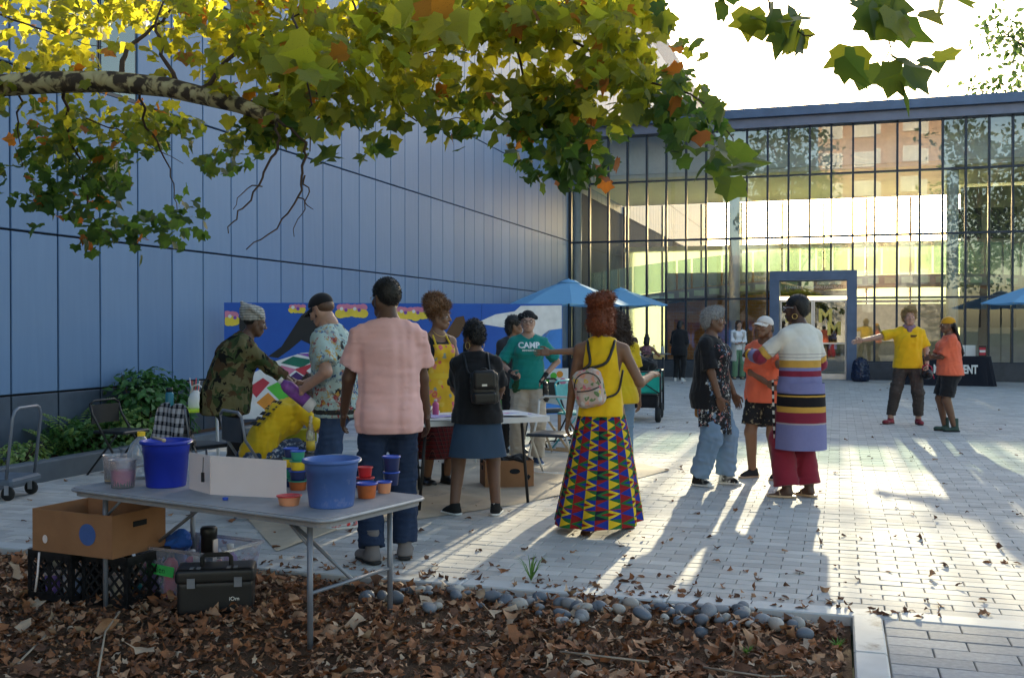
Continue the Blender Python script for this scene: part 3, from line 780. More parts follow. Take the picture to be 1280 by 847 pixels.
class Fig:
    def __init__(s, name_label, cat, loc, rz, H, p, sk, fem=1, vox=.012, group=None, build=1.0):
        s.S = H/1.75; s.p = p; s.J = J = skel(p); s.fem = fem; s.vox = vox; s.build = build; s.seed = random.randrange(9999)
        s.root = thing('person', name_label, cat, loc, rz, group); s.sk = sk
        s.bw = {'hip': (.168, .118), 'wai': (.128, .098), 'che': (.150, .108), 'top': (.125, .075)} if fem else {'hip': (.158, .112), 'wai': (.142, .105), 'che': (.172, .118), 'top': (.150, .085)}
        if build != 1: s.bw = {k: (a*build, b*build*(1.05 if build > 1 else 1)) for k, (a, b) in s.bw.items()}
        s.legr = (.088, .058, .041) if fem else (.086, .060, .042)
        s.armr = (.045, .038, .027) if fem else (.053, .043, .030)
        s.legr = tuple(x*(1+(build-1)*.8) for x in s.legr); s.armr = tuple(x*(1+(build-1)*.8) for x in s.armr)
    def grid(s, pad=.16, vox=None):
        P = np.array([v for k, v in s.J.items() if k not in ('up', 'R', 'F', 'hq') and hasattr(v, 'shape') and v.shape == (3,)])
        lo, hi = P.min(0)-pad, P.max(0)+pad; lo[2] = max(lo[2], -.02); return SDF(lo, hi, vox or s.vox)
    def torso(s, g, e=0.0, hip=True, k=.05):
        J, b = s.J, s.bw; R = J['R']; up = J['up']
        f = lambda n: (b[n][0]+e, b[n][1]+e)
        if hip: g.seg(J['pel']-N3((0, 0, .05)), J['pel']+(J['wai']-J['pel'])*.15, f('hip'), f('hip'), side=(1, 0, 0), k=k)
        g.seg(J['pel'], J['wai'], f('hip'), f('wai'), side=(1, 0, 0), k=k)
        g.seg(J['wai'], J['che'], f('wai'), f('che'), side=R, k=k)
        g.seg(J['che'], J['nek']-up*.07, f('che'), (b['top'][0]+e, b['top'][1]+e), side=R, k=k)
        g.seg(J['shL']-up*.012, J['shR']-up*.012, s.armr[0]*1.0+e*.45, k=k)
        for sg in (-1, 1): g.seg(J['nek']-up*.0, J['sh'+('R' if sg > 0 else 'L')]+up*.004, .045+e*.3, .042+e*.3, k=.05)
        if s.fem:
            for sg in (-1, 1): g.ell(J['che']+R*sg*.07+J['F']*.085*s.build-up*.0, (.068+e,)*3, k=.045)
        return g
    def legs(s, g, e=(0, 0, 0), to=1.0, k=.03, flat=1, butt=True, rise=.0):
        J = s.J; r = s.legr
        for q in 'LR':
            kn, an, hi = J['kn'+q], J['an'+q], J['hi'+q]
            if to <= .5:
                t = to*2; g.seg(hi, hi+(kn-hi)*t, r[0]+e[0], r[0]+(r[1]-r[0])*t+e[1], k=k, flat=(0, flat)); 
            else:
                g.seg(hi, kn, r[0]+e[0], r[1]+e[1], k=k)
                t = (to-.5)*2; end = kn+(an-kn)*t; g.seg(kn, end, r[1]+e[1], r[1]+(r[2]-r[1])*t+e[2], k=k, flat=(0, flat))
                ax = unit(an-kn); bk = N3((sin(J['fy'+q]), -cos(J['fy'+q]), 0))*1.0; bk = N3((-sin(J['fy'+q]), -cos(J['fy'+q]), 0))
                g.seg(kn+(an-kn)*.12+bk*.018, kn+(an-kn)*.5+bk*.012, r[1]*.78+e[1]*.8, r[1]*.62+e[2]*.8, k=.03)
        if butt:
            for sg in (-1, 1): g.ell(J['pel']+N3((sg*.075, -.055, -.05)), (.09+e[0]*.7,)*3, k=.04)
        return g
    def arms(s, g, e=0.0, e2=None, to=1.0, k=.02, flat=1, sides='LR'):
        J = s.J; r = s.armr; e2 = e if e2 is None else e2
        for q in sides:
            sh, el, wr = J['sh'+q], J['el'+q], J['wr'+q]
            if to <= .5: t = to*2; g.seg(sh, sh+(el-sh)*t, r[0]+e*.45, r[0]+(r[1]-r[0])*t+e2, k=k, flat=(0, flat))
            else:
                t = (to-.5)*2; g.seg(sh, el, r[0]+e, r[1]+e, k=k); end = el+(wr-el)*t; g.seg(el, end, r[1]+e, r[1]+(r[2]-r[1])*t+e2, k=k, flat=(0, flat and to < 1))
        return g
    def sc(s): return Matrix.Scale(s.S, 4)
    def part(s, name, mats, *vf, parent=None, smooth=True, **props):
        A = Acc()
        if sum(len(i[0]) for i in vf) == 0: print('EMPTY', name); return None
        for item in vf: A.add(item[0], item[1], item[2] if len(item) > 2 else 0)
        me = A.mesh(name, mats, smooth); me.transform(s.sc())
        o = mkobj(name, me, parent or s.root, **props); return o
    def body(s, handL='relax', handR='relax', thumbL=None, thumbR=None, footkind=None, handscale=1.0, arms='LR'):
        J = s.J; g = s.grid(); s.torso(g, -.006); s.legs(g, butt=False); s.arms(g, 0.0, flat=0)
        g.seg(J['nek']-J['up']*.03, J['hb']+unit(J['hc']-J['hb'])*.01, .062 if s.fem else .068, .052 if s.fem else .06, k=.04)
        A = Acc(); A.add(*g.out(1))
        T = np.eye(4); T[:3, :3] = np.array(J['hq']); T[:3, 3] = J['hc']; s.HT = T
        A.add(*HEADS[s.fem], 0, T)
        for sg in (-1, 1):
            A.add(*quad_ell((sg*.031, .0795, .008), (.0125, .0095, .0075)), 1, T); A.add(*quad_ell((sg*.030, .0875, .008), (.0052, .003, .0058), 6), 2, T)
            A.add(*quad_ell((sg*.033, .0825, .030), (.019, .007, .0035), 6), 2, T)
        A.add(*quad_ell((0, .0935, -.054), (.019, .0085, .0058)), 3, T); A.add(*quad_ell((0, .0905, -.066), (.016, .009, .0065)), 3, T)
        for q, kind, th in (('R', handR, thumbR), ('L', handL, thumbL)):
            if q not in arms: continue
            fd = unit(J['wr'+q]-J['el'+q])
            # thumb direction: local +y of the hand
            td = N3(th) if th is not None else (J['F']*1.0+N3((0, 0, .15)))
            td = unit(td-fd*td.dot(fd)); z = -fd; y = td; x = np.cross(y, z)
            if q == 'L': x = -x
            Tm = np.eye(4); Tm[:3, 0] = x*handscale; Tm[:3, 1] = y*handscale; Tm[:3, 2] = z*handscale; Tm[:3, 3] = J['wr'+q]+fd*.006
            A.add(*HANDS[kind], 0, Tm); J['ha'+q] = J['wr'+q]+fd*.085
        if footkind:
            for q in 'LR': A.add(*SHOES['foot'], 0, s.footT(q))
        sm, lip = skin(s.sk)
        me = A.mesh('body', [sm, m_eyew, m_eyed, lip]); me.transform(s.sc()); s.bodyo = mkobj('body', me, s.root); return s.bodyo
    def footT(s, q):
        J = s.J; R = Matrix.Rotation(-J['fy'+q], 4, 'Z') @ Matrix.Rotation(J['fp'+q], 4, 'X')
        T = np.array(Matrix.Translation(Vector(J['an'+q])) @ R)
        if q == 'L': T = T @ np.diag([-1, 1, 1, 1])
        return T
    def shoes(s, kind, m, msole, name='shoe', th=None):
        for q in 'LR':
            A = Acc(); A.add(*SHOES[kind], 0, s.footT(q)); A.add(*SOLE, 1, s.footT(q))
            me = A.mesh(name, [m, msole]); me.transform(s.sc()); mkobj(name, me, s.root)
    def sandals(s, m, th=.02):
        for q in 'LR':
            A = Acc(); A.add(*SOLE, 0, s.footT(q)); b = MB()
            b.tube([(-.04, .05, -.062), (-.02, .06, -.03), (0, .085, -.035), (.02, .06, -.028), (.04, .05, -.062)], .008, 6); b.tube([(0, .085, -.035), (0, .105, -.062)], .006, 6)
            f4 = [f for f in b.f if len(f) == 4]; A.add(b.v, f4, 0, s.footT(q)); me = A.mesh('sandal', m); me.transform(s.sc()); mkobj('sandal', me, s.root)
    def top(s, name, m, sleeve=.30, e=.014, hem=-.08, sl_e=.022, neck=.02, wr=.006, loose=.0, wl=.10, sleeves='LR', cutneck=.035):
        J = s.J; g = s.grid(); s.torso(g, e)
        if loose:
            hp = J['pel']+N3((0, 0, hem)); g.seg(J['che']-J['up']*.04, hp+N3((0, 0, -.05)), (s.bw['che'][0]+e, s.bw['che'][1]+e+.01), (s.bw['hip'][0]+e+loose, s.bw['hip'][1]+e+loose), side=(1, 0, 0), k=.04)
        if hem < -.02 and not s.p.get('sit'):
            for sg in (-1, 1): g.ell(J['pel']+N3((sg*.07, -.05, -.04)), (.088+e+.008,)*3, k=.08)
        if sleeve: s.arms(g, sl_e*.75, sl_e, sleeve, k=.03, sides=sleeves)
        g.wrinkle(wr*.9, wl*.8, s.seed, (1, 1, 3.0)); g.wrinkle(wr*.42, wl*.55, s.seed+1, (2.6, 2.6, .8), 5)
        g.plane(J['pel']+N3((0, 0, hem)), (0, -.0 if not s.p.get('sit') else -.4, -1))
        if sleeve == 0:
            for sg, q in ((1, 'R'), (-1, 'L')): g.plane(J['sh'+q]-J['R']*sg*.045, J['R']*sg+J['up']*.1)
        nk = J['nek']+J['F']*.03; g.seg(nk-J['up']*.0, nk+J['up']*.15, .052+neck, .075+neck, k=0, op='c')
        g.plane(J['nek']+J['up']*.022, J['up']+J['F']*.25)
        s.topg = g; s.tope = e; return s.part(name, m, g.out(1))
    def over(s, name, m, fn, extra=.009, wr=.003):    # a layer lying on the last top, kept where fn <= 0
        g = s.topg; F0 = g.F.copy(); g.F = g.F-extra; g.clip(fn); v, f = g.out(1); g.F = F0
        return s.part(name, m, (v, f))
    def pants(s, name, m, to=1.0, e=(.016, .018, .022), wr=.007, wl=.08, rise=.06, hem_cut=None):
        J = s.J; g = s.grid(); f = lambda n: (s.bw[n][0]+.006, s.bw[n][1]+.006)
        g.seg(J['pel']-N3((0, 0, .05)), J['pel']+N3((0, 0, rise)), f('hip'), (s.bw['hip'][0]*.93, s.bw['hip'][1]*.95), side=(1, 0, 0), k=.04, flat=(0, 1))
        s.legs(g, e, to); g.wrinkle(wr*.7, wl, s.seed+5, (1, 1, 2.5)); g.wrinkle(wr*.6, wl*.8, s.seed+6, (2.6, 2.6, .55), 5); return s.part(name, m, g.out(1))
    def skirt(s, name, m, z_top, z_bot, rt, rb, folds=9, amp=.03, n=96, nz=40, sway=(0, 0), cy=0.0, stop=None, hemdip=0.0):
        r = random.Random(s.seed); ph = [r.uniform(0, 6.28) for _ in range(6)]; J = s.J; b = MB(); cx = J['pel'][0]
        def fn(u, v):
            th = 2*pi*u; t = 1-v; e = t**.8
            a = rt[0]+(rb[0]-rt[0])*e; c = rt[1]+(rb[1]-rt[1])*e
            f = 1+amp*t*(.5+.5*t)*(sin(folds*th+ph[0]+1.2*sin(2*t+ph[1]))+.6*sin((folds*2-3)*th+ph[2]+t*2)+.5*sin(3*th+ph[3]))
            return V(cx+sway[0]*t*t+a*f*cos(th), J['pel'][1]+cy+sway[1]*t*t+c*f*sin(th), z_bot+(z_top-z_bot)*v+hemdip*t*sin(th+ph[4]))
        b.grid(fn, n, nz, closeu=True); me = b.mesh(name, m, True)
        uv = me.uv_layers.new(name='UVMap'); 
        li = np.zeros(len(me.loops), np.int32); me.loops.foreach_get('vertex_index', li)
        pi_ = np.repeat(np.arange(len(me.polygons)), 4)
        uu = (li % n)/n; first = (pi_ % n) == n-1; uu = np.where(first & (uu < .5/n), 1.0, uu); vvv = (li//n)/(nz-1)
        uv.data.foreach_set('uv', np.stack([uu, vvv], 1).astype(np.float32).ravel())
        sm = me.copy(); me.transform(s.sc()); bpy.data.meshes.remove(sm); return mkobj(name, me, s.root)
    def hair(s, name, m, prims, vox=.008, wr=.006, wl=.02, carve=True, fuzz=0, fl=.03, sharp=0, lo=(-.2, -.25, -.45), hi=(.2, .16, .25), curl=.5):
        g = SDF(lo, hi, vox)
        for q in prims:
            if q[0] == 'e': g.ell(q[1], q[2], k=q[3] if len(q) > 3 else .02)
            else: g.seg(q[1], q[2], q[3], q[4], k=.02)
        if wr: g.wrinkle(wr, wl, s.seed+2, sharp=sharp)
        if carve: 
            g.ell((0, .075, -.035), (.062, .06, .085), k=0, op='c')
        v, f = g.out(1); A = Acc(); A.add(v, f, 0, s.HT)
        if fuzz:
            r = np.random.default_rng(s.seed); nrm = np.zeros_like(v)
            fn = np.cross(v[f[:, 1]]-v[f[:, 0]], v[f[:, 2]]-v[f[:, 0]]); np.add.at(nrm, f[:, 0], fn); nrm /= np.linalg.norm(nrm, axis=1)[:, None]+1e-9
            ii = r.integers(0, len(v), fuzz); P = v[ii]; Nn = nrm[ii]+r.normal(0, curl, (fuzz, 3)); Nn /= np.linalg.norm(Nn, axis=1)[:, None]
            L = fl*r.uniform(.4, 1.2, (fuzz, 1)); sd = np.cross(Nn, r.normal(size=(fuzz, 3))); sd /= np.linalg.norm(sd, axis=1)[:, None]
            wd = .0016; mid = P+Nn*L*.55+sd*L*.22; tip = P+Nn*L*.8+sd*L*.0
            b2 = np.cross(Nn, sd)*wd; Q = np.stack([P-b2, P+b2, mid+b2, mid-b2, tip+b2*.4, tip-b2*.4], 1).reshape(-1, 3); bs = np.arange(fuzz)[:, None]*6
            A.add(Q, np.concatenate([bs+np.array([[0, 1, 2, 3]]), bs+np.array([[3, 2, 4, 5]])]), 0, s.HT)
        me = A.mesh(name, m); me.transform(s.sc()); return mkobj(name, me, s.root)
    def headpart(s, name, m, mb, smooth=True):
        me = mb.mesh(name, m, smooth); me.transform(s.sc() @ Matrix(s.HT.tolist())); return mkobj(name, me, s.root)
    def bodypart(s, name, m, mb, smooth=True):
        me = mb.mesh(name, m, smooth); me.transform(s.sc()); return mkobj(name, me, s.root)
    def glasses(s, m):
        b = MB()
        for sg in (-1, 1):
            b.tube([(sg*.033+.021*cos(a), .099, .006+.018*sin(a)) for a in np.linspace(0, 2*pi, 13)[:-1]], .0022, 5, closed=True); b.tube([(sg*.054, .098, .010), (sg*.076, .06, .014), (sg*.079, -.01, .008)], .0022, 5)
        b.tube([(-.012, .101, .010), (.012, .101, .010)], .002, 5); return s.headpart('eyeglasses', m, b)
    def earring(s, m, side, r=.024):
        b = MB(); b.tube([(side*.083, -.012+r*cos(a), -.045-r+r*sin(a)) for a in np.linspace(0, 2*pi, 17)[:-1]], .003, 6, closed=True); return s.headpart('earring', m, b)
    def cap(s, m, mbrim, back=False, logo=None):
        g = SDF((-.11, -.14, -.03), (.11, .22, .15), .007); g.ell((0, -.012, .040), (.083, .104, .085), k=0); g.plane((0, 0, .026), (0, 0.30, -1)); v, f = g.out(1)
        A = Acc(); A.add(v, f, 0, s.HT); b = MB()
        def fn(u, w_):
            x = (u-.5)*2; y = .070+(.085*(1-abs(x)**2.2)+.02)*w_-.055*x*x*(1); return V(x*.076*(1-.12*w_), y, .054-.028*w_-.022*x*x)
        b.grid(fn, 13, 6); b.grid(lambda u, w_: fn(1-u, w_)-V(0, 0, .004), 13, 6); A.add(b.v, b.f, 1, s.HT)
        me = A.mesh('cap', [m, mbrim]); me.transform(s.sc()); return mkobj('cap', me, s.root)
def surf_project(o, me, org, dirv):
    pass
# ---------------------------------------------------------------- clothing and patterned materials
def camo_mat():
    t = NT('woodland camouflage'); co = t.coord(); n = t.noise(9, co, 3, .5, .6); n2 = t.noise(8, t.n('VectorMath', operation='ADD', i_0=co, i_1=(3, 7, 1)).outputs[0], 3, .5, .6); n3 = t.noise(11, t.n('VectorMath', operation='ADD', i_0=co, i_1=(9, 2, 5)).outputs[0], 3, .5, .6)
    c = t.mix(t.ramp(n, [(.50, (0, 0, 0)), (.51, (1, 1, 1))]), (.13, .115, .055), (.045, .065, .025)); c = t.mix(t.ramp(n2, [(.55, (0, 0, 0)), (.56, (1, 1, 1))]), c, (.075, .045, .022)); c = t.mix(t.ramp(n3, [(.60, (0, 0, 0)), (.61, (1, 1, 1))]), c, (.012, .012, .010))
    return t.done(c, .9, 0, .15)
def floral_mat(name, base, cols, sc_=11, th=.36):
    t = NT(name); co = t.coord(); v = t.n('TexVoronoi'); v.inputs['Scale'].default_value = sc_; dn = t.n('TexNoise'); dn.inputs['Scale'].default_value = 30
    t.t.links.new(co, dn.inputs['Vector']); mv = t.n('VectorMath', operation='MULTIPLY_ADD'); t.t.links.new(dn.outputs['Color'], mv.inputs[0]); mv.inputs[1].default_value = (.05,)*3; t.t.links.new(co, mv.inputs[2]); t.t.links.new(mv.outputs[0], v.inputs['Vector'])
    sep = t.n('SeparateColor'); t.t.links.new(v.outputs['Color'], sep.inputs[0])
    k = len(cols); pc = t.ramp(sep.outputs[0], [(i/k, c) for i, c in enumerate(cols)], 'CONSTANT')
    d = t.math('MULTIPLY', v.outputs['Distance'], 1.0); msk = t.ramp(d, [(th, (1, 1, 1)), (th+.05, (0, 0, 0))]); ctr = t.ramp(d, [(.12, (1, 1, 1)), (.16, (0, 0, 0))])
    c = t.mix(msk, base, pc); c = t.mix(ctr, c, dk(cols[-1], .9)); c = t.mix(t.math('MULTIPLY', t.noise(25, co, 3), .25), c, dk(base, .5)); t.bump(t.noise(200), .2, .002)
    return t.done(c, .85, 0, .2)
def splat_mat(name, base, cols, th=.60, sc_=38):
    t = NT(name); co = t.coord(); c = t.mix(t.noise(6, co), dk(base, .8), dk(base, 1.25))
    for i, cc in enumerate(cols):
        o = t.n('VectorMath', operation='ADD', i_0=co, i_1=(i*5.1, i*3.3, i*1.7)).outputs[0]; a = t.ramp(t.noise(sc_*(1+.3*i), o, 3, .6), [(th, (0, 0, 0)), (th+.03, (1, 1, 1))]); b = t.ramp(t.noise(6, o, 2), [(.46, (0, 0, 0)), (.56, (1, 1, 1))]); c = t.mix(t.math('MULTIPLY', a, b), c, cc)
    t.bump(t.noise(150), .2, .002); return t.done(c, .8, 0, .25)
def zband_mat(name, stops, S=1.0, zlo=0.0, zhi=1.6):
    t = NT(name); sp = t.n('SeparateXYZ'); t.t.links.new(t.coord(), sp.inputs[0]); w_ = t.math('MULTIPLY_ADD', t.noise(9), .006, sp.outputs[2]); f = t.math('DIVIDE', t.math('SUBTRACT', w_, zlo), zhi-zlo)
    c = t.ramp(f, [((z-zlo)/(zhi-zlo), cc) for z, cc in stops], 'CONSTANT'); c = t.mix(1.0, c, t.mix(t.noise(40), (.85, .85, .85), (1, 1, 1)), 'MULTIPLY')
    t.bump(t.noise(300), .25, .002); return t.done(c, .85, 0, .2)
def plaid_mat(name, a, b, c_, sc_=22):
    t = NT(name); sp = t.n('SeparateXYZ'); t.t.links.new(t.coord(), sp.inputs[0]); xy = t.math('ADD', sp.outputs[0], sp.outputs[1])
    def st(v, s_, o, th): return t.math('GREATER_THAN', t.math('FRACT', t.math('MULTIPLY_ADD', v, s_, o)), th)
    s1 = t.math('ADD', st(xy, sc_, 0, .55), st(sp.outputs[2], sc_, .2, .55)); s2 = t.math('MAXIMUM', st(xy, sc_, .3, .92), st(sp.outputs[2], sc_, .5, .92))
    c = t.mix(t.math('MULTIPLY', s1, .5), a, b); c = t.mix(t.math('MULTIPLY', s2, .75), c, c_); t.bump(t.noise(250), .2, .002); return t.done(c, .9, 0, .15)
def denim_mat(name, c, fade=.35):
    t = NT(name); co = t.coord(); mp = t.n('Mapping'); t.set(mp, 'Vector', co); mp.inputs['Scale'].default_value = (1, 1, .35)
    n = t.noise(7, mp.outputs[0], 4); cc = t.mix(n, dk(c, 1-fade), dk(c, 1+fade)); cc = t.mix(t.math('MULTIPLY', t.noise(420, co, 2), .5), cc, dk(c, 1.7)); t.bump(t.noise(320), .3, .002); return t.done(cc, .9, 0, .2)
def kente_mat():
    t = NT('kente print'); sp = t.n('SeparateXYZ'); t.t.links.new(t.coord('UV'), sp.inputs[0]); U = t.math('MULTIPLY', sp.outputs[0], 20.0); Vv = t.math('MULTIPLY', sp.outputs[1], 13.0)
    fu = t.math('FRACT', U); fv = t.math('FRACT', Vv); ci = t.math('FLOOR', t.math('MODULO', U, 4.0)); ri = t.math('FLOOR', t.math('MODULO', Vv, 2.0))
    tv = t.math('ABSOLUTE', t.math('SUBTRACT', fv, .5)); par = t.math('GREATER_THAN', t.math('MODULO', ci, 2.0), .5)
    fu2 = t.math('ABSOLUTE', t.math('SUBTRACT', fu, par))                       # mirrored in every second column
    tri = t.math('LESS_THAN', t.math('ADD', tv, tv), t.math('SUBTRACT', 1.0, fu2))           # triangle pointing sideways
    inner = t.math('LESS_THAN', t.math('MULTIPLY', tv, 3.4), t.math('SUBTRACT', .62, fu2))
    sel = t.math('DIVIDE', t.math('ADD', t.math('ADD', ci, t.math('MULTIPLY', ri, 2.0)), .5), 6.0)
    Y_, G_, B_, R_, K_ = (.74, .50, .02), (.02, .13, .035), (.015, .035, .28), (.27, .014, .016), (.012, .014, .03)
    c1 = t.ramp(sel, [(0, Y_), (1/6, G_), (2/6, Y_), (3/6, B_), (4/6, Y_), (5/6, G_)], 'CONSTANT'); c2 = t.ramp(sel, [(0, G_), (1/6, R_), (2/6, B_), (3/6, R_), (4/6, G_), (5/6, K_)], 'CONSTANT'); c3 = t.ramp(sel, [(0, Y_), (1/6, B_), (2/6, R_), (3/6, B_), (4/6, Y_), (5/6, R_)], 'CONSTANT')
    c = t.mix(tri, c2, c1); c = t.mix(inner, c, c3); ln = t.math('GREATER_THAN', fv, .94); c = t.mix(t.math('MULTIPLY', ln, t.math('GREATER_THAN', ri, .5)), c, (.40, .02, .02))
    c = t.mix(t.math('MULTIPLY', t.noise(30), .2), c, (.02, .02, .02)); return t.done(c, .85, 0, .2)
def wrap_mat(name, a, b, sc_=90):
    t = NT(name); sp = t.n('SeparateXYZ'); t.t.links.new(t.coord(), sp.inputs[0]); v = t.math('FRACT', t.math('MULTIPLY_ADD', t.noise(6), .9, t.math('MULTIPLY', sp.outputs[2], sc_/2))); c = t.mix(t.math('GREATER_THAN', v, .6), a, b); t.bump(t.noise(150), .3, .003); return t.done(c, .9, 0, .15)
def hair_mat(name, c, tip=None):
    t = NT(name); c2 = t.mix(t.noise(60, None, 4), dk(c, .55), dk(tip or c, 1.3)); t.bump(t.noise(160, None, 3), .6, .006); return t.done(c2, .48, 0, .5)
mc = {}
def CL(name, c, **k):
    if name not in mc: mc[name] = cloth(name, c, **k)
    return mc[name]
h_black = hair_mat('black hair', (.012, .010, .009)); h_brown = hair_mat('dark brown hair', (.045, .022, .012)); h_red = hair_mat('copper red hair', (.22, .05, .012)); h_grey = hair_mat('grey hair', (.20, .20, .20), (.45, .45, .45)); h_curl = hair_mat('brown curls', (.10, .045, .018), (.24, .11, .04)); h_blond = hair_mat('fair curls', (.45, .32, .14)); h_brown2 = hair_mat('chestnut hair', (.10, .05, .028))
m_gold = M('gold metal', (.75, .52, .16), .3, .9); m_blackpl = M('black plastic', (.012, .012, .013), .45, 0, .2); m_rubber = M('black rubber', (.018, .018, .018), .8); m_whiterub = M('white rubber', (.7, .69, .66), .7, 0, .08); m_leather = M('black leather', (.014, .013, .013), .38, 0, .2, 12, .3, 160)
jeans = denim_mat('dark blue denim', (.017, .028, .058)); jeans_l = denim_mat('light blue denim', (.16, .24, .34), .3); jeans_m = denim_mat('mid blue denim', (.032, .055, .11))
S_D = (.105, .050, .028); S_D2 = (.075, .036, .022); S_M = (.21, .105, .058); S_L = (.42, .25, .18); S_M2 = (.155, .075, .042)
# ================================================================ PEOPLE
def place(px, py): p = GP(px, py); p.z = 0; return p
HS = {  # hair as solids in the head's frame
 'short': [('e', (0, -.018, .044), (.080, .100, .084)), ('e', (0, -.055, .0), (.070, .062, .075))],
 'fade': [('e', (0, -.018, .048), (.081, .102, .087)), ('e', (0, -.06, .01), (.066, .055, .06))],
}
# ---- man in the pink shirt, back to us
def person_pink():
    px = 487; f = Fig('man in a pink t-shirt and dark jeans standing by the grey table', 'person', place(486, 699), facing(px, -8), 1.80,
        dict(head=(-22, 4, 0), lean=3, footR=(.10, .02, 0, 12), footL=(-.12, -.06, 0, -20), handR=(.27, .17, .88), handL=(-.26, .20, .92), elbR=(.6, -1, -.2), elbL=(-.6, -1, -.2), sw=.170), S_D, 0, .011, build=.93)
    f.body(); f.top('t_shirt', CL('pale pink jersey', (.74, .42, .385)), .36, .024, -.13, .044, .012, .012, .030, wl=.15)
    f.pants('jeans', jeans, .985, (.020, .026, .040), .011); f.shoes('boot', M('grey suede', (.16, .14, .135), .9), m_rubber, 'boot')
    f.hair('hair', h_black, HS['fade'], wr=.004, wl=.018, fuzz=2500, fl=.012); f.glasses(m_steel)
    f.hair('beard', h_black, [('s', (-.055, .01, -.05), (0, .066, -.098), .022, .024), ('s', (.055, .01, -.05), (0, .066, -.098), .022, .024)], carve=False, wr=.003)
    b = MB(); 
    for sg in (-1, 1): b.grid(lambda u, v: V(sg*.078-.06+.12*u, -.135-.012*sin(pi*u), .80+.13*v), 5, 5)
    return f
person_pink()
# ---- man in cap and printed shirt
def person_cap():
    px = 405; f = Fig('man in a black cap and pale printed shirt holding a purple bottle', 'person', place(421, 657), facing(px, -78), 1.765,
        dict(head=(12, 26, 0), lean=6, twist=14, footR=(.14, .06, 0, 20), footL=(-.10, -.08, 0, -30), handL=(-.20, .20, 1.04), handR=(.10, .27, 1.06), elbL=(-.8, -.7, -.5), elbR=(.8, -.7, -.5)), S_L, 0, .011)
    f.body('grip', 'grip', thumbL=(.6, .2, .8), thumbR=(-.6, .2, .8))
    f.top('printed_shirt', splat_mat('pale teal shirt with prints', (.36, .47, .45), [(.02, .02, .025), (.30, .05, .05), (.05, .10, .22), (.45, .28, .06)], .56, 17), .40, .026, -.11, .040, .02, .010, .025, wl=.13)
    f.over('shirt_print_hem', splat_mat('dark and gold hem print', (.03, .03, .03), [(.55, .38, .03)], .5, 26), lambda X, Y, Z: np.abs(Z-.865)-.022+0*X+0*Y, .003)
    f.pants('jeans', jeans_m, .985, (.016, .02, .028), .010); f.shoes('low', splat_mat('white and red trainer', (.55, .55, .56), [(.03, .03, .05), (.65, .06, .05)], .52, 20), m_whiterub, 'trainer')
    f.hair('hair', h_brown2, [('e', (0, -.03, .005), (.0765, .082, .06))], wr=.002); f.hair('beard', h_brown2, [('s', (-.055, .01, -.045), (0, .066, -.095), .022, .026), ('s', (.055, .01, -.045), (0, .066, -.095), .022, .026), ('e', (0, .088, -.046), (.024, .012, .006))], carve=False, wr=.003, fuzz=600, fl=.01)
    f.cap(CL('black cotton', (.015, .015, .018)), CL('black cotton', (.015, .015, .018))); f.glasses(m_blackpl)
    g = SDF((-.1, -.1, -.1), (.1, .1, .1), .01); return f
f_cap = person_cap()
# ---- woman in camouflage jacket and head wrap
def person_camo():
    px = 290; f = Fig('woman in a camouflage jacket and grey head wrap leaning over the painting table', 'person', place(287, 622), facing(px, 82), 1.70,
        dict(head=(-4, 14, 0), lean=24, py=-.06, footR=(.12, 0, 0, 8), footL=(-.12, .10, 0, -8), handR=(.12, .60, .98), handL=(-.16, .66, 1.0), elbR=(.6, -.3, -1), elbL=(-.6, -.3, -1)), S_D, 1, .012, build=1.16)
    f.body('relax', 'relax', thumbR=(-1, .2, .3), thumbL=(1, .2, .3)); f.top('camouflage_jacket', camo_mat(), .86, .034, -.17, .028, .02, .012, .05, wl=.12); f.pants('trousers', CL('black twill', (.014, .014, .016)), .99, (.02, .02, .025)); f.shoes('low', m_blackpl, m_rubber)
    g = SDF((-.13, -.2, -.03), (.13, .14, .19), .007); g.ell((0, -.03, .055), (.093, .115, .09), k=0)
    for i in range(5): a = .5*i-1; g.seg((-.09, .03-.03*i, .07+.012*i), (.09, .03-.03*i, .07+.012*i), .02, .02, k=.006)
    g.ell((0, -.10, .10), (.075, .06, .055), k=.03); g.ell((0, -.02, .125), (.07, .075, .035), k=.03); g.seg((0, -.13, .13), (-.01, -.155, .155), .028, .016, k=.02); g.plane((0, 0, .028), (0, .30, -1)); g.wrinkle(.006, .03, 3)
    v, q = g.out(1); A = Acc(); A.add(v, q, 0, f.HT); me = A.mesh('head_wrap', wrap_mat('grey striped wrap', (.42, .40, .36), (.22, .21, .20))); me.transform(f.sc()); mkobj('head_wrap', me, f.root); f.hair('hair', h_black, [('e', (0, -.03, .02), (.079, .09, .06))], wr=.003)
person_camo()
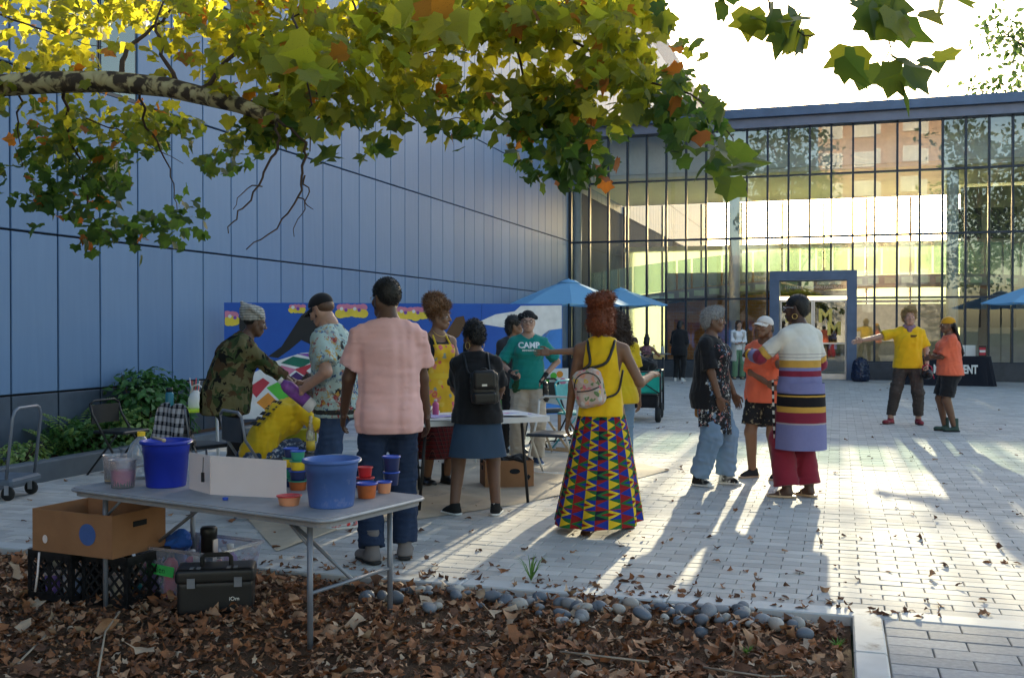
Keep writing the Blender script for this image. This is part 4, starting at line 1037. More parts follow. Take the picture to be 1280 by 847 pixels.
# ---- seated person in yellow t-shirt
def person_seated_yellow():
    px = 330; loc = place(322, 640); f = Fig('seated person in a yellow t-shirt bent low over the painting table, hair hanging forward', 'person', loc, facing(px, 66), 1.68,
        dict(sit=1, pz=.50, lean=46, head=(6, 40, 0), neckf=.6, kneeR=(.2, 1, .8), kneeL=(-.2, 1, .8), footR=(.14, .42, 0, 8), footL=(-.14, .40, 0, -8), handR=(.14, .66, .78), handL=(-.18, .62, .80), elbR=(.8, -.3, -1), elbL=(-.8, -.3, -1)), S_L, 1, .012)
    f.body('relax', 'relax'); f.top('yellow_t_shirt', CL('sunny yellow jersey', (.72, .47, .015)), .38, .022, -.10, .034, .014, .012, .0, wl=.13)
    f.pants('painted_jeans', splat_mat('paint splashed denim', (.035, .06, .12), [(.55, .57, .6), (.3, .4, .55)], .55, 26), .985); f.shoes('low', m_blackpl, m_rubber)
    f.hair('hair', h_brown, [('e', (0, -.02, .04), (.084, .106, .088)), ('s', (-.05, -.06, .02), (-.07, .02, -.16), .045, .03), ('s', (.05, -.06, .02), (.08, .02, -.17), .045, .03), ('s', (0, -.09, .02), (.0, -.10, -.16), .05, .03), ('e', (.0, -.10, .08), (.04, .04, .04))], wr=.006, wl=.018, fuzz=1200, fl=.03)
    pr = MB(); rr_ = random.Random(5)
    for k, (x0, w_, n_) in enumerate(((-.16, .05, 3), (-.09, .035, 4), (-.04, .05, 2), (.03, .02, 6), (.06, .02, 5), (.10, .045, 4))):
        y0 = -.10
        for i in range(n_): y1 = y0+.19/n_*rr_.uniform(.6, .9); pr.box(x0, x0+w_*.8, y0, y1, 0, .001); y0 += .19/n_
    me = pr.mesh('shirt_print', M('black print', (.02, .02, .02), .8))
    J = f.J; mid = (J['wai']+J['che'])*.5; u = unit(J['nek']-J['wai']); bk = -np.cross(u, J['R']); bk = unit(bk); c = mid+bk*(.108+.024)+u*.03
    T = np.eye(4); T[:3, 0] = u; T[:3, 1] = -J['R']*1.0; T[:3, 2] = np.cross(u, -J['R']); 
    if np.dot(T[:3, 2], bk) < 0: T[:3, 1] *= -1; T[:3, 2] *= -1
    T[:3, 3] = c+bk*.006; me.transform(f.sc() @ Matrix(T.tolist())); mkobj('shirt_print', me, f.root)
person_seated_yellow()
# ---- woman with curly updo in floral apron
def person_curly():
    px = 547; f = Fig('woman with a curly brown updo wearing a yellow floral apron behind the painting table', 'person', place(546, 606), facing(px, 148), 1.70,
        dict(head=(-42, 2, 0), footR=(.10, 0, 0, 10), footL=(-.10, .04, 0, -10), handR=(.27, .14, .86), handL=(-.12, .30, .96), elbR=(.6, -1, -.2), elbL=(-.7, -1, -.2), sw=.168), S_M, 1, .012, build=.95)
    f.body(); f.top('black_tank_top', CL('black rib', (.012, .012, .014)), 0, .010, -.05, 0, .055, .004, 0)
    fl = floral_mat('yellow floral print', (.74, .43, .03), [(.62, .10, .17), (.70, .22, .20), (.25, .33, .28), (.68, .12, .10), (.74, .5, .08)], 13)
    J = f.J; zt = J['che'][2]+.07
    f.over('apron_bib', fl, lambda X, Y, Z: np.maximum(np.maximum(np.maximum(-Y+.0+J['pel'][1], Z-zt), J['wai'][2]-.05-Z), np.abs(X-J['che'][0])-.115-.25*np.maximum(zt-.2-Z, 0)), .012)
    for sg in (-1, 1):
        b = MB(); b.tube([J['che']+J['R']*sg*.085+J['F']*.125+N3((0, 0, .06)), J['nek']+J['R']*sg*.075+J['F']*.055+N3((0, 0, -.03)), J['nek']+J['R']*sg*.062+N3((0, 0, .02)), J['nek']-J['F']*.06+N3((0, 0, .02))], .011, 6); f.bodypart('apron_strap', CL('yellow cotton', (.72, .47, .04)), b)
    f.skirt('apron_skirt', fl, 1.08, .62, (.150, .125), (.24, .20), 11, .03)
    b = MB(); zz = 1.075; b.grid(lambda u, v: V(.160*cos(2*pi*u), .135*sin(2*pi*u), zz-.025+.05*v), 40, 3, closeu=True); f.bodypart('waistband', CL('yellow cotton', (.72, .47, .04)), b)
    f.skirt('plaid_skirt', plaid_mat('dark red plaid', (.10, .012, .014), (.02, .012, .014), (.16, .05, .04), 26), .80, .28, (.17, .14), (.27, .23), 8, .05)
    f.shoes('boot', m_leather, m_rubber, 'boot')
    f.hair('hair', h_curl, [('e', (0, -.02, .042), (.082, .100, .083)), ('e', (0, -.06, .155), (.115, .105, .082), .03), ('e', (-.08, -.10, .10), (.07, .07, .07)), ('e', (.08, -.06, .11), (.07, .07, .06)), ('e', (0, .05, .115), (.06, .05, .04))], wr=.016, wl=.035, fuzz=5000, fl=.05, curl=.9, hi=(.24, .2, .3))
    b = MB(); b.tube([J['nek']+J['R']*.065*cos(a)+J['F']*(.045+.055*sin(a))+N3((0, 0, .02-.05*max(sin(a), 0))) for a in np.linspace(0, 2*pi, 21)[:-1]], .003, 5, closed=True); f.bodypart('necklace', m_gold, b)
person_curly()
# ---- woman with black backpack
def backpack(f, name, m, c, h, tilt=0, mats=None):
    pass
def person_denim():
    px = 604; f = Fig('woman in a black t-shirt and denim skirt carrying a black leather backpack', 'person', place(597, 642), facing(px, -2), 1.56,
        dict(head=(-38, 6, 0), pz=.885, footL=(-.21, -.02, 0, -40), footR=(.16, -.05, 0, 14), roll=-2, handL=(-.14, .36, .98), handR=(.18, .32, .96), elbL=(-.9, -.6, -.4), elbR=(.8, -.8, -.3)), S_M2, 1, .011, build=1.10)
    f.body('relax', 'relax'); f.top('black_t_shirt', CL('washed black jersey', (.011, .011, .013)), .42, .022, -.06, .036, .014, .009, .02, wl=.13)
    f.skirt('denim_skirt', denim_mat('faded blue denim', (.035, .06, .10), .45), 1.01, .525, (.165, .135), (.262, .225), 5, .014)
    f.shoes('low', splat_mat('black canvas with white stripe', (.015, .015, .015), [(.6, .6, .58)], .62, 14), m_whiterub, 'trainer')
    f.hair('hair', h_black, [('e', (0, -.018, .050), (.088, .108, .092)), ('e', (0, -.055, .0), (.076, .066, .08)), ('e', (.0, -.02, .12), (.06, .07, .04))], wr=.009, wl=.03, fuzz=2500, fl=.03)
    for sd in (-1, 1): f.earring(m_gold, sd, .032)
    J = f.J; bp = mkobj('backpack', None, f.root); c = J['che']-J['F']*.215-J['up']*.12+J['R']*.06; S = f.S
    g = SDF(c-.22, c+.22, .008); R_ = np.stack([J['R'], J['F'], J['up']], 1)
    g.rbox(c, (.125, .065, .145), .05, R_); g.wrinkle(.005, .09, 4); f.part('bag_body', m_leather, g.out(1), parent=bp)
    g = SDF(c-.22, c+.22, .008); g.rbox(c+J['up']*.075-J['F']*.02, (.10, .064, .085), .03, R_); f.part('bag_flap', m_leather, g.out(1), parent=bp)
    g = SDF(c-.24, c+.22, .008); g.rbox(c-J['up']*.085-J['F']*.05, (.10, .035, .055), .025, R_); f.part('bag_pocket', m_leather, g.out(1), parent=bp)
    b = MB(); q = c+J['up']*.03-J['F']*.088; b.box(-.022, .022, -.004, .004, -.009, .009, T=Matrix([[*R_[0], q[0]], [*R_[1], q[1]], [*R_[2], q[2]], [0, 0, 0, 1]])); me = b.mesh('clasp', m_steel); me.transform(f.sc()); mkobj('clasp', me, bp)
    for sg in (-1, 1):
        b = MB(); b.tube(crv([c+J['up']*.14+J['R']*sg*.05+J['F']*.04, J['che']+J['R']*(sg*.095+.02)+J['up']*.02-J['F']*.155, J['nek']+J['R']*sg*.105-J['up']*.0-J['F']*.05, J['nek']+J['R']*sg*.11+J['F']*.06-J['up']*.03]), .011, 6); me = b.mesh('strap', m_leather, True); me.transform(f.sc()); mkobj('strap', me, bp)
    b = MB(); b.tube([c+J['up']*.14+J['R']*.035*cos(a)+J['up']*.035*sin(a) for a in np.linspace(0, pi, 9)], .008, 6); me = b.mesh('grab_handle', m_leather, True); me.transform(f.sc()); mkobj('grab_handle', me, bp)
person_denim()
# ---- teal shirt
def person_teal():
    px = 662; f = Fig('person in a teal t-shirt lettered CAMP with one gloved hand on the hip', 'person', place(660, 580), facing(px, 176), 1.66,
        dict(head=(4, 0, 0), footR=(.13, 0, 0, 10), footL=(-.11, .02, 0, -14), handL=(-.185, .06, 1.02), elbL=(-1, -.5, .1), handR=(.20, .24, 1.06), elbR=(.9, -.8, -.3)), S_L, 1, .012)
    f.body('relax', 'grip', thumbL=(0, -1, .2)); t = f.top('teal_t_shirt', CL('teal jersey', (.010, .205, .175)), .44, .024, -.06, .040, .012, .009, .02, wl=.13)
    J = f.J; mw = M('white shirt print', (.72, .74, .72), .8, 0, .03)
    vsT = [v.co.copy() for v in t.data.vertices]; bv = BVHTree.FromPolygons(vsT, [tuple(p.vertices) for p in t.data.polygons])
    for body, size, dz in (('CAMP', .088, .035), ('MINNESOTA', .026, -.022)):
        me = text_mesh(body, size, mw, 0, bold=.003 if dz > 0 else .001)
        for v in me.vertices:
            x, z = -v.co.x, (J['che'][2]+.03+dz)*f.S+v.co.y; h = bv.ray_cast(V(x, 1, z), V(0, -1, 0)); v.co = V(x, (h[0].y if h[0] else .15)+.012, z)
        me.flip_normals() if False else None; mkobj('shirt_lettering', me, f.root)
    f.pants('trousers', CL('stone chino', (.42, .36, .29)), .985, (.028, .036, .04), .011)
    b = MB(); b.grid(lambda u, v: V(.172*cos(2*pi*u), .128*sin(2*pi*u), .955+.045*v), 40, 3, closeu=True); f.bodypart('belt', m_leather, b)
    g = SDF((-.3, -.1, .7), (.3, .25, 1.1), .009); g.ell((.12, .11, .93), (.05, .035, .08)); g.ell((.15, .09, .89), (.04, .03, .07)); g.wrinkle(.012, .05, 3); f.part('green_rag', CL('green rag', (.02, .07, .03)), g.out(1))
    g = SDF((-.32, -.15, .6), (0, .25, 1.05), .009); g.rbox((-.19, .05, .86), (.035, .07, .10), .03); g.ell((-.2, .08, .78), (.04, .05, .06)); g.wrinkle(.01, .05, 9); f.part('hip_pouch', m_leather, g.out(1))
    for q in 'LR':
        g = SDF(J['wr'+q]-.16, J['wr'+q]+.16, .008); fd = unit(J['wr'+q]-J['el'+q]); g.seg(J['wr'+q]-fd*.03, J['wr'+q]+fd*.10, (.033, .04), (.042, .036), side=J['R'], k=.01); g.wrinkle(.005, .04, 5); f.part('work_glove', CL('black glove', (.015, .015, .016)), g.out(1))
    f.shoes('low', M('blue canvas', (.05, .08, .16), .9), m_whiterub, 'trainer'); f.glasses(m_blackpl)
    f.hair('hair', h_black, [('e', (0, -.035, .0), (.080, .075, .075))], wr=.004)
    g = SDF((-.12, -.2, -.02), (.12, .12, .17), .008); g.ell((0, -.025, .055), (.089, .108, .084), k=0); g.seg((-.085, -.02, .05), (.085, -.02, .05), .03, .03, k=.02); g.ell((.075, -.09, .06), (.05, .05, .05)); g.plane((0, 0, .034), (0, .15, -1)); g.wrinkle(.005, .03, 2); A = Acc(); A.add(*g.out(1), 0, f.HT); me = A.mesh('bandana', splat_mat('black patterned bandana', (.012, .012, .014), [(.3, .3, .3)], .6, 60)); me.transform(f.sc()); mkobj('bandana', me, f.root)
person_teal()
# ---- person half hidden behind teal shirt
def person_behind():
    f = Fig('dark haired person half hidden behind the person in teal', 'person', place(641, 566), facing(640, 150), 1.62, dict(head=(-60, 0, 0)), S_M, 1, .018)
    f.body(); f.top('dark_top', CL('charcoal knit', (.03, .03, .035)), .9, .02); f.pants('trousers', CL('black twill', (.014, .014, .016))); f.shoes('low', m_blackpl, m_rubber)
    f.hair('hair', h_black, [('e', (0, -.02, .05), (.092, .11, .09)), ('e', (0, -.07, -.03), (.08, .06, .10))], wr=.01, wl=.03, fuzz=800)
person_behind()
def person_painter():
    f = Fig('dark haired person sitting low behind the table, painting at the mural', 'person', place(583, 577), facing(583, 20), 1.65, dict(sit=1, pz=.62, lean=14, head=(0, 0, 0), footR=(.14, .35, 0, 8), footL=(-.14, .35, 0, -8), handR=(.2, .45, 1.2), handL=(-.15, .4, .9)), S_M, 1, .018)
    f.body('relax', 'grip'); f.top('flower_shirt', floral_mat('white shirt with pink flowers', (.5, .48, .45), [(.5, .1, .15), (.1, .2, .1), (.4, .3, .1)], 22), .5, .02, -.08); f.pants('trousers', jeans); f.shoes('low', m_blackpl, m_rubber); f.hair('hair', h_black, [('e', (0, -.02, .05), (.092, .11, .09)), ('e', (0, -.07, -.03), (.08, .06, .10))], wr=.008, wl=.03)
    b = MB(); p = f.root.location
    st = thing('low_stool', 'low stool with four legs under the person painting at the mural', 'stool', p, f.root.rotation_euler.z)
    box('seat', m_blackpl, st, -.18, .18, -.2, .16, .48, .52, bev=.02)
    for sx in (-1, 1):
        for sy in (-1, 1): MB().tube([(sx*.15, -.02+sy*.15, .48), (sx*.18, -.02+sy*.18, 0)], .012).build('leg', m_steel, st)
person_painter()
# ---- red hair, yellow top, kente skirt
def person_red():
    px = 748; f = Fig('woman with copper red hair in a yellow sleeveless top and bright zigzag print skirt', 'person', place(752, 664), facing(px, 6), 1.66,
        dict(head=(24, 0, 0), footL=(-.10, -.10, 0, 4), footR=(.15, .10, .02, 30, -14), handR=(.37, .20, 1.20), elbR=(.25, -.8, -1), handL=(-.27, .04, .84), elbL=(-.5, -1, 0)), S_M, 1, .011)
    f.body('relax', 'relax', thumbR=(-1, .4, .2), footkind='foot'); f.top('yellow_sleeveless_top', CL('mustard yellow knit', (.76, .47, .012)), 0, .014, -.03, 0, -.012, .005, 0, wl=.09)
    f.skirt('zigzag_print_skirt', kente_mat(), 1.02, .085, (.148, .118), (.34, .30), 7, .05, 128, 60, (-.02, -.02), hemdip=.025); f.sandals(M('dark brown leather', (.06, .025, .012), .6))
    f.hair('hair', h_red, [('e', (0, -.02, .050), (.090, .108, .092)), ('e', (0, -.06, .145), (.095, .09, .055), .04), ('e', (0, -.085, -.03), (.082, .06, .085)), ('e', (.06, -.02, -.05), (.035, .05, .07)), ('e', (.05, -.03, .17), (.06, .06, .04))], wr=.010, wl=.022, sharp=1, fuzz=4000, fl=.035, curl=.5, hi=(.2, .18, .27))
    for sd in (-1, 1): f.earring(m_gold, sd, .03)
    J = f.J; bp = mkobj('mini_backpack', None, f.root); R_ = np.stack([J['R'], J['F'], J['up']], 1); c = J['wai']-J['F']*.185+J['up']*.03-J['R']*.075
    Rt = np.array(Matrix.Rotation(-.22, 3, 'Y')); R_ = R_ @ Rt; mf = floral_mat('pink and yellow flower print', (.55, .40, .34), [(.62, .16, .2), (.66, .46, .06), (.55, .5, .42), (.12, .22, .08), (.7, .3, .2), (.6, .55, .5)], 26, .42)
    g = SDF(c-.24, c+.24, .008); g.rbox(c, (.115, .07, .145), .065, R_); g.wrinkle(.004, .09, 4); f.part('bag_body', mf, g.out(1), parent=bp)
    g = SDF(c-.26, c+.24, .008); g.rbox(c-R_[:, 2]*.065-R_[:, 1]*.06, (.088, .03, .065), .028, R_); f.part('bag_pocket', mf, g.out(1), parent=bp)
    b = MB(); b.tube([c+R_ @ N3((.10*cos(a), -.074+.012*abs(cos(a)), .02+.10*sin(a))) for a in np.linspace(0, pi, 15)], .0045, 6); me = b.mesh('zip', m_leather, True); me.transform(f.sc()); mkobj('zip', me, bp)
    b = MB(); b.tube([c+R_ @ N3((-.085+.17*i/8, -.094, -.003-.012*sin(pi*i/8))) for i in range(9)], .005, 6); me = b.mesh('pocket_zip', m_leather, True); me.transform(f.sc()); mkobj('pocket_zip', me, bp)
    for sg in (-1, 1):
        b = MB(); b.tube(crv([c+R_ @ N3((sg*.02, .03, .145)), J['che']+J['R']*(sg*.06-.015)-J['F']*.142, J['nek']+J['R']*sg*.095-J['F']*.085-J['up']*.06, J['nek']+J['R']*sg*.105-J['F']*.02-J['up']*.005, J['nek']+J['R']*sg*.11+J['F']*.05-J['up']*.05]), .012, 6); me = b.mesh('strap', m_leather, True); me.transform(f.sc()); mkobj('strap', me, bp)
    b = MB(); b.tube(crv([J['che']+J['R']*.165-J['up']*.06, J['wai']+J['R']*.135-J['F']*.095, c+R_ @ N3((.10, .03, -.10))]), .009, 6); me = b.mesh('strap', m_leather, True); me.transform(f.sc()); mkobj('strap', me, bp)
person_red()
# ---- curly haired person beyond, arm stretched left
def person_arm():
    px = 776; f = Fig('person with long dark curls in a yellow t-shirt stretching one arm out sideways', 'person', place(772, 603), facing(px, -14), 1.62,
        dict(head=(-20, 0, 0), handL=(-.72, .12, 1.36), elbL=(-.3, -.2, -1), handR=(.26, .1, .84)), S_M, 1, .013)
    f.body('flat', 'relax', thumbL=(0, .4, 1)); f.top('yellow_t_shirt', CL('sunny yellow jersey', (.72, .47, .015)), .36, .02, -.1, .034, .014, .008, .02); f.pants('jeans', jeans_l, .985); f.shoes('low', m_blackpl, m_whiterub)
    f.hair('hair', h_brown, [('e', (0, -.02, .045), (.098, .115, .092)), ('e', (0, -.075, -.06), (.12, .075, .13), .05), ('e', (.02, -.085, -.20), (.125, .065, .13), .05), ('e', (0.03, -.08, -.29), (.09, .05, .07))], wr=.016, wl=.035, fuzz=5000, fl=.05, curl=.8)
person_arm()
# ---- grey haired woman in paint apron
def person_apron():
    px = 884; f = Fig('grey haired woman in a paint splattered black apron and light blue jeans', 'person', place(888, 606), facing(px, 108), 1.665,
        dict(head=(-20, 0, 0), footR=(.11, -.06, 0, 14), footL=(-.13, .14, 0, 6), handR=(.20, .16, .86), handL=(-.2, .20, .86), elbR=(.5, -1, -.2)), S_M2, 1, .011, build=1.08)
    f.body('relax', 'relax'); f.top('black_t_shirt', CL('washed black jersey', (.011, .011, .013)), .44, .022, -.16, .038, .014, .009, .03, wl=.12); f.pants('jeans', jeans_l, .985, (.03, .045, .052), .014, .10)
    ap = splat_mat('paint splattered apron', (.014, .015, .018), [(.60, .60, .57), (.55, .20, .18), (.14, .22, .34), (.6, .57, .5)], .60, 24); J = f.J
    f.over('apron', ap, lambda X, Y, Z: np.maximum(np.maximum(-Y+.02+.10*np.clip((1.10-Z)*-1, -1, 0)+J['pel'][1]-.0, Z-J['che'][2]-.10), np.abs(X)-.145-.5*np.clip(1.2-Z, 0, .14)), .012)
    b = MB()
    def fn(u, v):
        th = -.35+(pi+.7)*u; zz = .52+.36*v; r_ = 1+.05*(1-v)*sin(5*th+1); return V(.215*r_*cos(th), (.185+.02*(1-v))*r_*sin(th)+.01, zz+.09*(1-v)*abs(cos(th))**4)
    b.grid(fn, 48, 16); f.bodypart('apron_skirt', ap, b)
    sm = M('tan leather strap', (.35, .17, .05), .6); b = MB(); b.box(-.05, .05, .150, .162, 1.035, 1.06); f.bodypart('apron_label', sm, b)
    for sg in (-1, 1):
        b = MB(); b.tube([J['che']+J['R']*sg*.09+J['F']*.125+N3((0, 0, .09)), J['nek']+J['R']*sg*.085+J['F']*.04-N3((0, 0, .01)), J['nek']-J['F']*.05], .010, 6); f.bodypart('apron_strap', CL('black rib', (.012, .012, .014)), b)
    g = SDF((-.45, -.4, .55), (.1, .2, .95), .01); g.rbox((-.20, -.16, .76), (.12, .04, .10), .03); f.part('tote_bag', sm, g.out(1))
    b = MB(); b.tube([(-.25, -.16, .86), (-.16, -.16, 1.2), J['shL']+N3((.04, -.03, .05))], .008, 6); f.bodypart('bag_strap', m_leather, b)
    f.shoes('low', splat_mat('white shoe with black patches', (.6, .6, .57), [(.015, .015, .015)], .46, 10), m_whiterub, 'trainer')
    f.hair('hair', h_grey, [('e', (0, -.018, .050), (.083, .103, .088)), ('e', (0, -.06, .0), (.072, .062, .08)), ('e', (0, .03, .105), (.062, .065, .04))], wr=.009, wl=.026, fuzz=4000, fl=.03, curl=.7)
person_apron()
# ---- woman in cap and coral shirt
def person_coral():
    px = 962; f = Fig('woman in a pale cap, coral t-shirt and black shorts, hand raised to her neck', 'person', place(957, 598), facing(px, -158), 1.60,
        dict(head=(18, -4, 0), footR=(.14, .04, 0, 34), footL=(-.12, 0, 0, -4), handR=(-.10, .20, 1.05), elbR=(.9, .1, -.8), handL=(-.13, .12, 1.44), elbL=(-.6, .4, -1)), S_M, 1, .011, build=1.08)
    f.body('relax', 'relax', thumbR=(0, .3, 1), thumbL=(.4, .1, .9)); f.top('coral_t_shirt', CL('coral jersey', (.78, .155, .075)), .44, .024, -.10, .040, .014, .009, .025, wl=.13)
    f.pants('black_shorts', splat_mat('black shorts with paint', (.014, .014, .016), [(.30, .26, .16)], .60, 24), .40, (.030, .045, .04), .008, .1)
    f.shoes('low', splat_mat('black trainer with tan', (.02, .02, .022), [(.4, .25, .14)], .6, 12), M('tan sole', (.45, .32, .22), .7), 'trainer')
    f.hair('hair', h_black, [('e', (0, -.03, .02), (.079, .09, .07)), ('e', (0, -.09, -.02), (.05, .05, .06))], wr=.004); f.cap(CL('off white cotton', (.66, .62, .58)), CL('off white cotton', (.66, .62, .58)))
person_coral()
# ---- woman in long striped cardigan
def person_stripes():
    px = 1000; cr, oc, wi, lv, bk, mu = (.72, .68, .60), (.56, .31, .06), (.22, .022, .045), (.20, .20, .38), (.012, .010, .012), (.40, .34, .34)
    f = Fig('tall woman in a long striped cardigan and wine red trousers pointing with one arm', 'person', place(1000, 622), facing(px, -44), 1.775,
        dict(head=(-28, 2, 0), footR=(.11, .02, 0, -4), footL=(-.10, .07, 0, -40), handL=(-.22, .40, 1.24), elbL=(-.8, -.4, -.7), handR=(.2, .26, 1.05), elbR=(.8, -1, -.1)), S_D2, 1, .011, build=1.04)
    st = zband_mat('striped knit', [(0, lv), (.575, lv), (.66, mu), (.675, wi), (.735, wi), (.76, oc), (.815, bk), (.90, oc), (.912, bk), (.925, lv), (1.075, wi), (1.125, lv), (1.15, oc), (1.215, cr), (1.232, mu), (1.238, cr), (1.262, mu), (1.268, cr)], 1, 0.0, 1.8)
    f.body('relax', 'relax', thumbL=(.6, .3, .7), footkind='foot'); f.top('striped_cardigan', st, .36, .020, -.015, .026, .012, .006, .02, wl=.14)
    def apt_(q, t): J = f.J; return J['sh'+q]+(J['el'+q]-J['sh'+q])*t*2 if t <= .5 else J['el'+q]+(J['wr'+q]-J['el'+q])*(t-.5)*2
    for q in 'LR':
        for t0, t1, cc, nm_ in ((.355, .44, oc, 'ochre'), (.44, .52, wi, 'wine'), (.52, .80, lv, 'lavender')):
            g = SDF(np.minimum(apt_(q, t0), apt_(q, t1))-.12, np.maximum(apt_(q, t0), apt_(q, t1))+.12, .009); a_, b_ = apt_(q, t0), apt_(q, t1)
            if t0 < .5 < t1: m_ = apt_(q, .5); g.seg(a_, m_, .064, .062, k=.01, flat=(1, 0)); g.seg(m_, b_, .062, .06, k=.01, flat=(0, 1))
            else: g.seg(a_, b_, .066-.02*(t0-.36), .066-.02*(t1-.36), k=.01, flat=(1, 1))
            g.wrinkle(.004, .06, 3); f.part('sleeve_band', CL(nm_+' knit', cc), g.out(1))
    f.skirt('cardigan_skirt', st, 1.0, .43, (.198, .195), (.225, .215), 5, .014, 96, 40, cy=-.015)
    f.pants('wide_trousers', CL('wine red crepe', (.22, .018, .035)), .975, (.012, .034, .066), .006, .14); f.sandals(M('gold leather sandal', (.50, .36, .22), .5))
    b = MB(); b.tube([(-.19, .10, .46), (-.20, .11, .75), (-.19, .13, 1.02)], .011, 6); f.bodypart('dotted_trim', zband_mat('dotted trim', [(i*.035, cr if i % 2 else bk) for i in range(30)], 1, 0, 1.1), b)
    J = f.J; b = MB(); fd = unit(J['wrL']-J['elL']); q = J['wrL']-fd*.02; s1 = unit(np.cross(fd, (0, 0, 1))); s2 = np.cross(fd, s1); b.tube([q+s1*.036*cos(a)+s2*.036*sin(a) for a in np.linspace(0, 2*pi, 15)[:-1]], .011, 6, closed=True); f.bodypart('bracelet', M('orange and yellow beads', (.75, .36, .03), .5), b)
    f.hair('hair', h_black, [('e', (0, -.018, .045), (.080, .101, .083)), ('e', (0, -.06, .0), (.068, .056, .075))], wr=.003, wl=.02, fuzz=1500, fl=.01); f.glasses(m_steel); f.earring(m_gold, -1, .022)
person_stripes()
# ---- woman by the door
def person_far():
    f = Fig('woman in a long pale vest and green trousers standing near the pavilion door', 'person', place(923, 474), facing(922, 168), 1.69, dict(head=(-14, 0, 0), handL=(.02, .22, 1.08), handR=(.0, .24, 1.10), elbL=(-.9, -.4, -.4), elbR=(.9, -.4, -.4)), S_L, 1, .018)
    f.body(); f.top('white_blouse', CL('white cotton', (.7, .7, .72)), .95, .018, -.05, .022); f.pants('green_trousers', CL('sage green cotton', (.12, .22, .13)), .985, (.015, .03, .05)); f.shoes('low', M('tan shoe', (.3, .2, .12), .7), m_rubber)
    g = SDF((-.3, -.25, .5), (.3, .25, 1.5), .018); f.torso(g, .035); g.seg((0, 0, 1.0), (0, 0, .55), (.215, .16), (.26, .20), side=(1, 0, 0), k=.04, flat=(0, 1)); g.clip(lambda X, Y, Z: np.maximum(.085-np.abs(X)+0*Z, -9+0*Y)-np.where(Y < .0, 9, 0)); g.wrinkle(.006, .12, 4); g.plane((0, 0, 1.42), (0, 0, 1)); f.part('long_vest', CL('pale grey knit', (.45, .43, .40)), g.out(1))
    f.hair('hair', h_brown, [('e', (0, -.02, .045), (.088, .106, .088)), ('s', (-.06, -.03, .02), (-.08, .0, -.17), .04, .03), ('s', (.06, -.03, .02), (.08, 0, -.17), .04, .03), ('e', (0, -.08, -.07), (.08, .05, .12))], wr=.006)
person_far()
# ---- fair haired man pointing
def person_point():
    px = 1146; f = Fig('man with fair curly hair and yellow t-shirt stretching out one arm', 'person', place(1133, 530), facing(px, 172), 1.765,
        dict(head=(-2, 0, 0), footR=(.23, .02, 0, 40), footL=(-.18, .02, 0, -6), roll=-2, px=-.02, handR=(.76, .10, 1.26), elbR=(.4, -.3, -1), handL=(-.28, .12, .92), elbL=(-.6, -1, 0)), S_L, 0, .012)
    f.body('grip', 'flat', thumbR=(0, .3, 1)); f.top('yellow_t_shirt', CL('golden yellow jersey', (.74, .46, .012)), .40, .026, -.07, .040, .012, .009, .02, wl=.13); f.pants('paint_flecked_trousers', splat_mat('charcoal trousers with paint flecks', (.055, .045, .04), [(.35, .3, .25)], .66, 40), .93, (.022, .028, .026), .010)
    f.shoes('boot', M('dark red leather', (.20, .016, .03), .5, 0, .2, 12), M('brown sole', (.09, .03, .025), .8), 'boot')
    f.hair('hair', h_blond, [('e', (0, -.04, .055), (.098, .100, .095)), ('e', (0, -.06, .0), (.096, .065, .08)), ('e', (0, .02, .125), (.075, .07, .035))], wr=.014, wl=.035, fuzz=5000, fl=.04, curl=.8)
    J = f.J; g = SDF(J['nek']-.15, J['nek']+.15, .009)
    for i in range(9): a = 2*pi*i/9; b_ = 2*pi*(i+1)/9; g.seg(J['nek']+N3((.068*cos(a), .02+.07*sin(a), .015-.02*sin(a))), J['nek']+N3((.068*cos(b_), .02+.07*sin(b_), .015-.02*sin(b_))), .026, .026, k=.02)
    g.ell(J['nek']+N3((0, .10, -.04)), (.04, .02, .05)); g.wrinkle(.006, .03, 3); f.part('neckerchief', CL('mauve scarf', (.24, .15, .20)), g.out(1))
    t = MB().box(-.045, .045, .004, .022, 0, .001).box(-.045, .03, -.014, -.004, 0, .001).mesh('chest_print', bpy.data.materials['black print']); t.transform(Matrix.Translation((-.085, .160, 1.36)) @ Matrix.Rotation(pi, 4, 'Z') @ Matrix.Rotation(pi/2, 4, 'X')); mkobj('chest_print', t, f.root)
    return f
f_point = person_point()
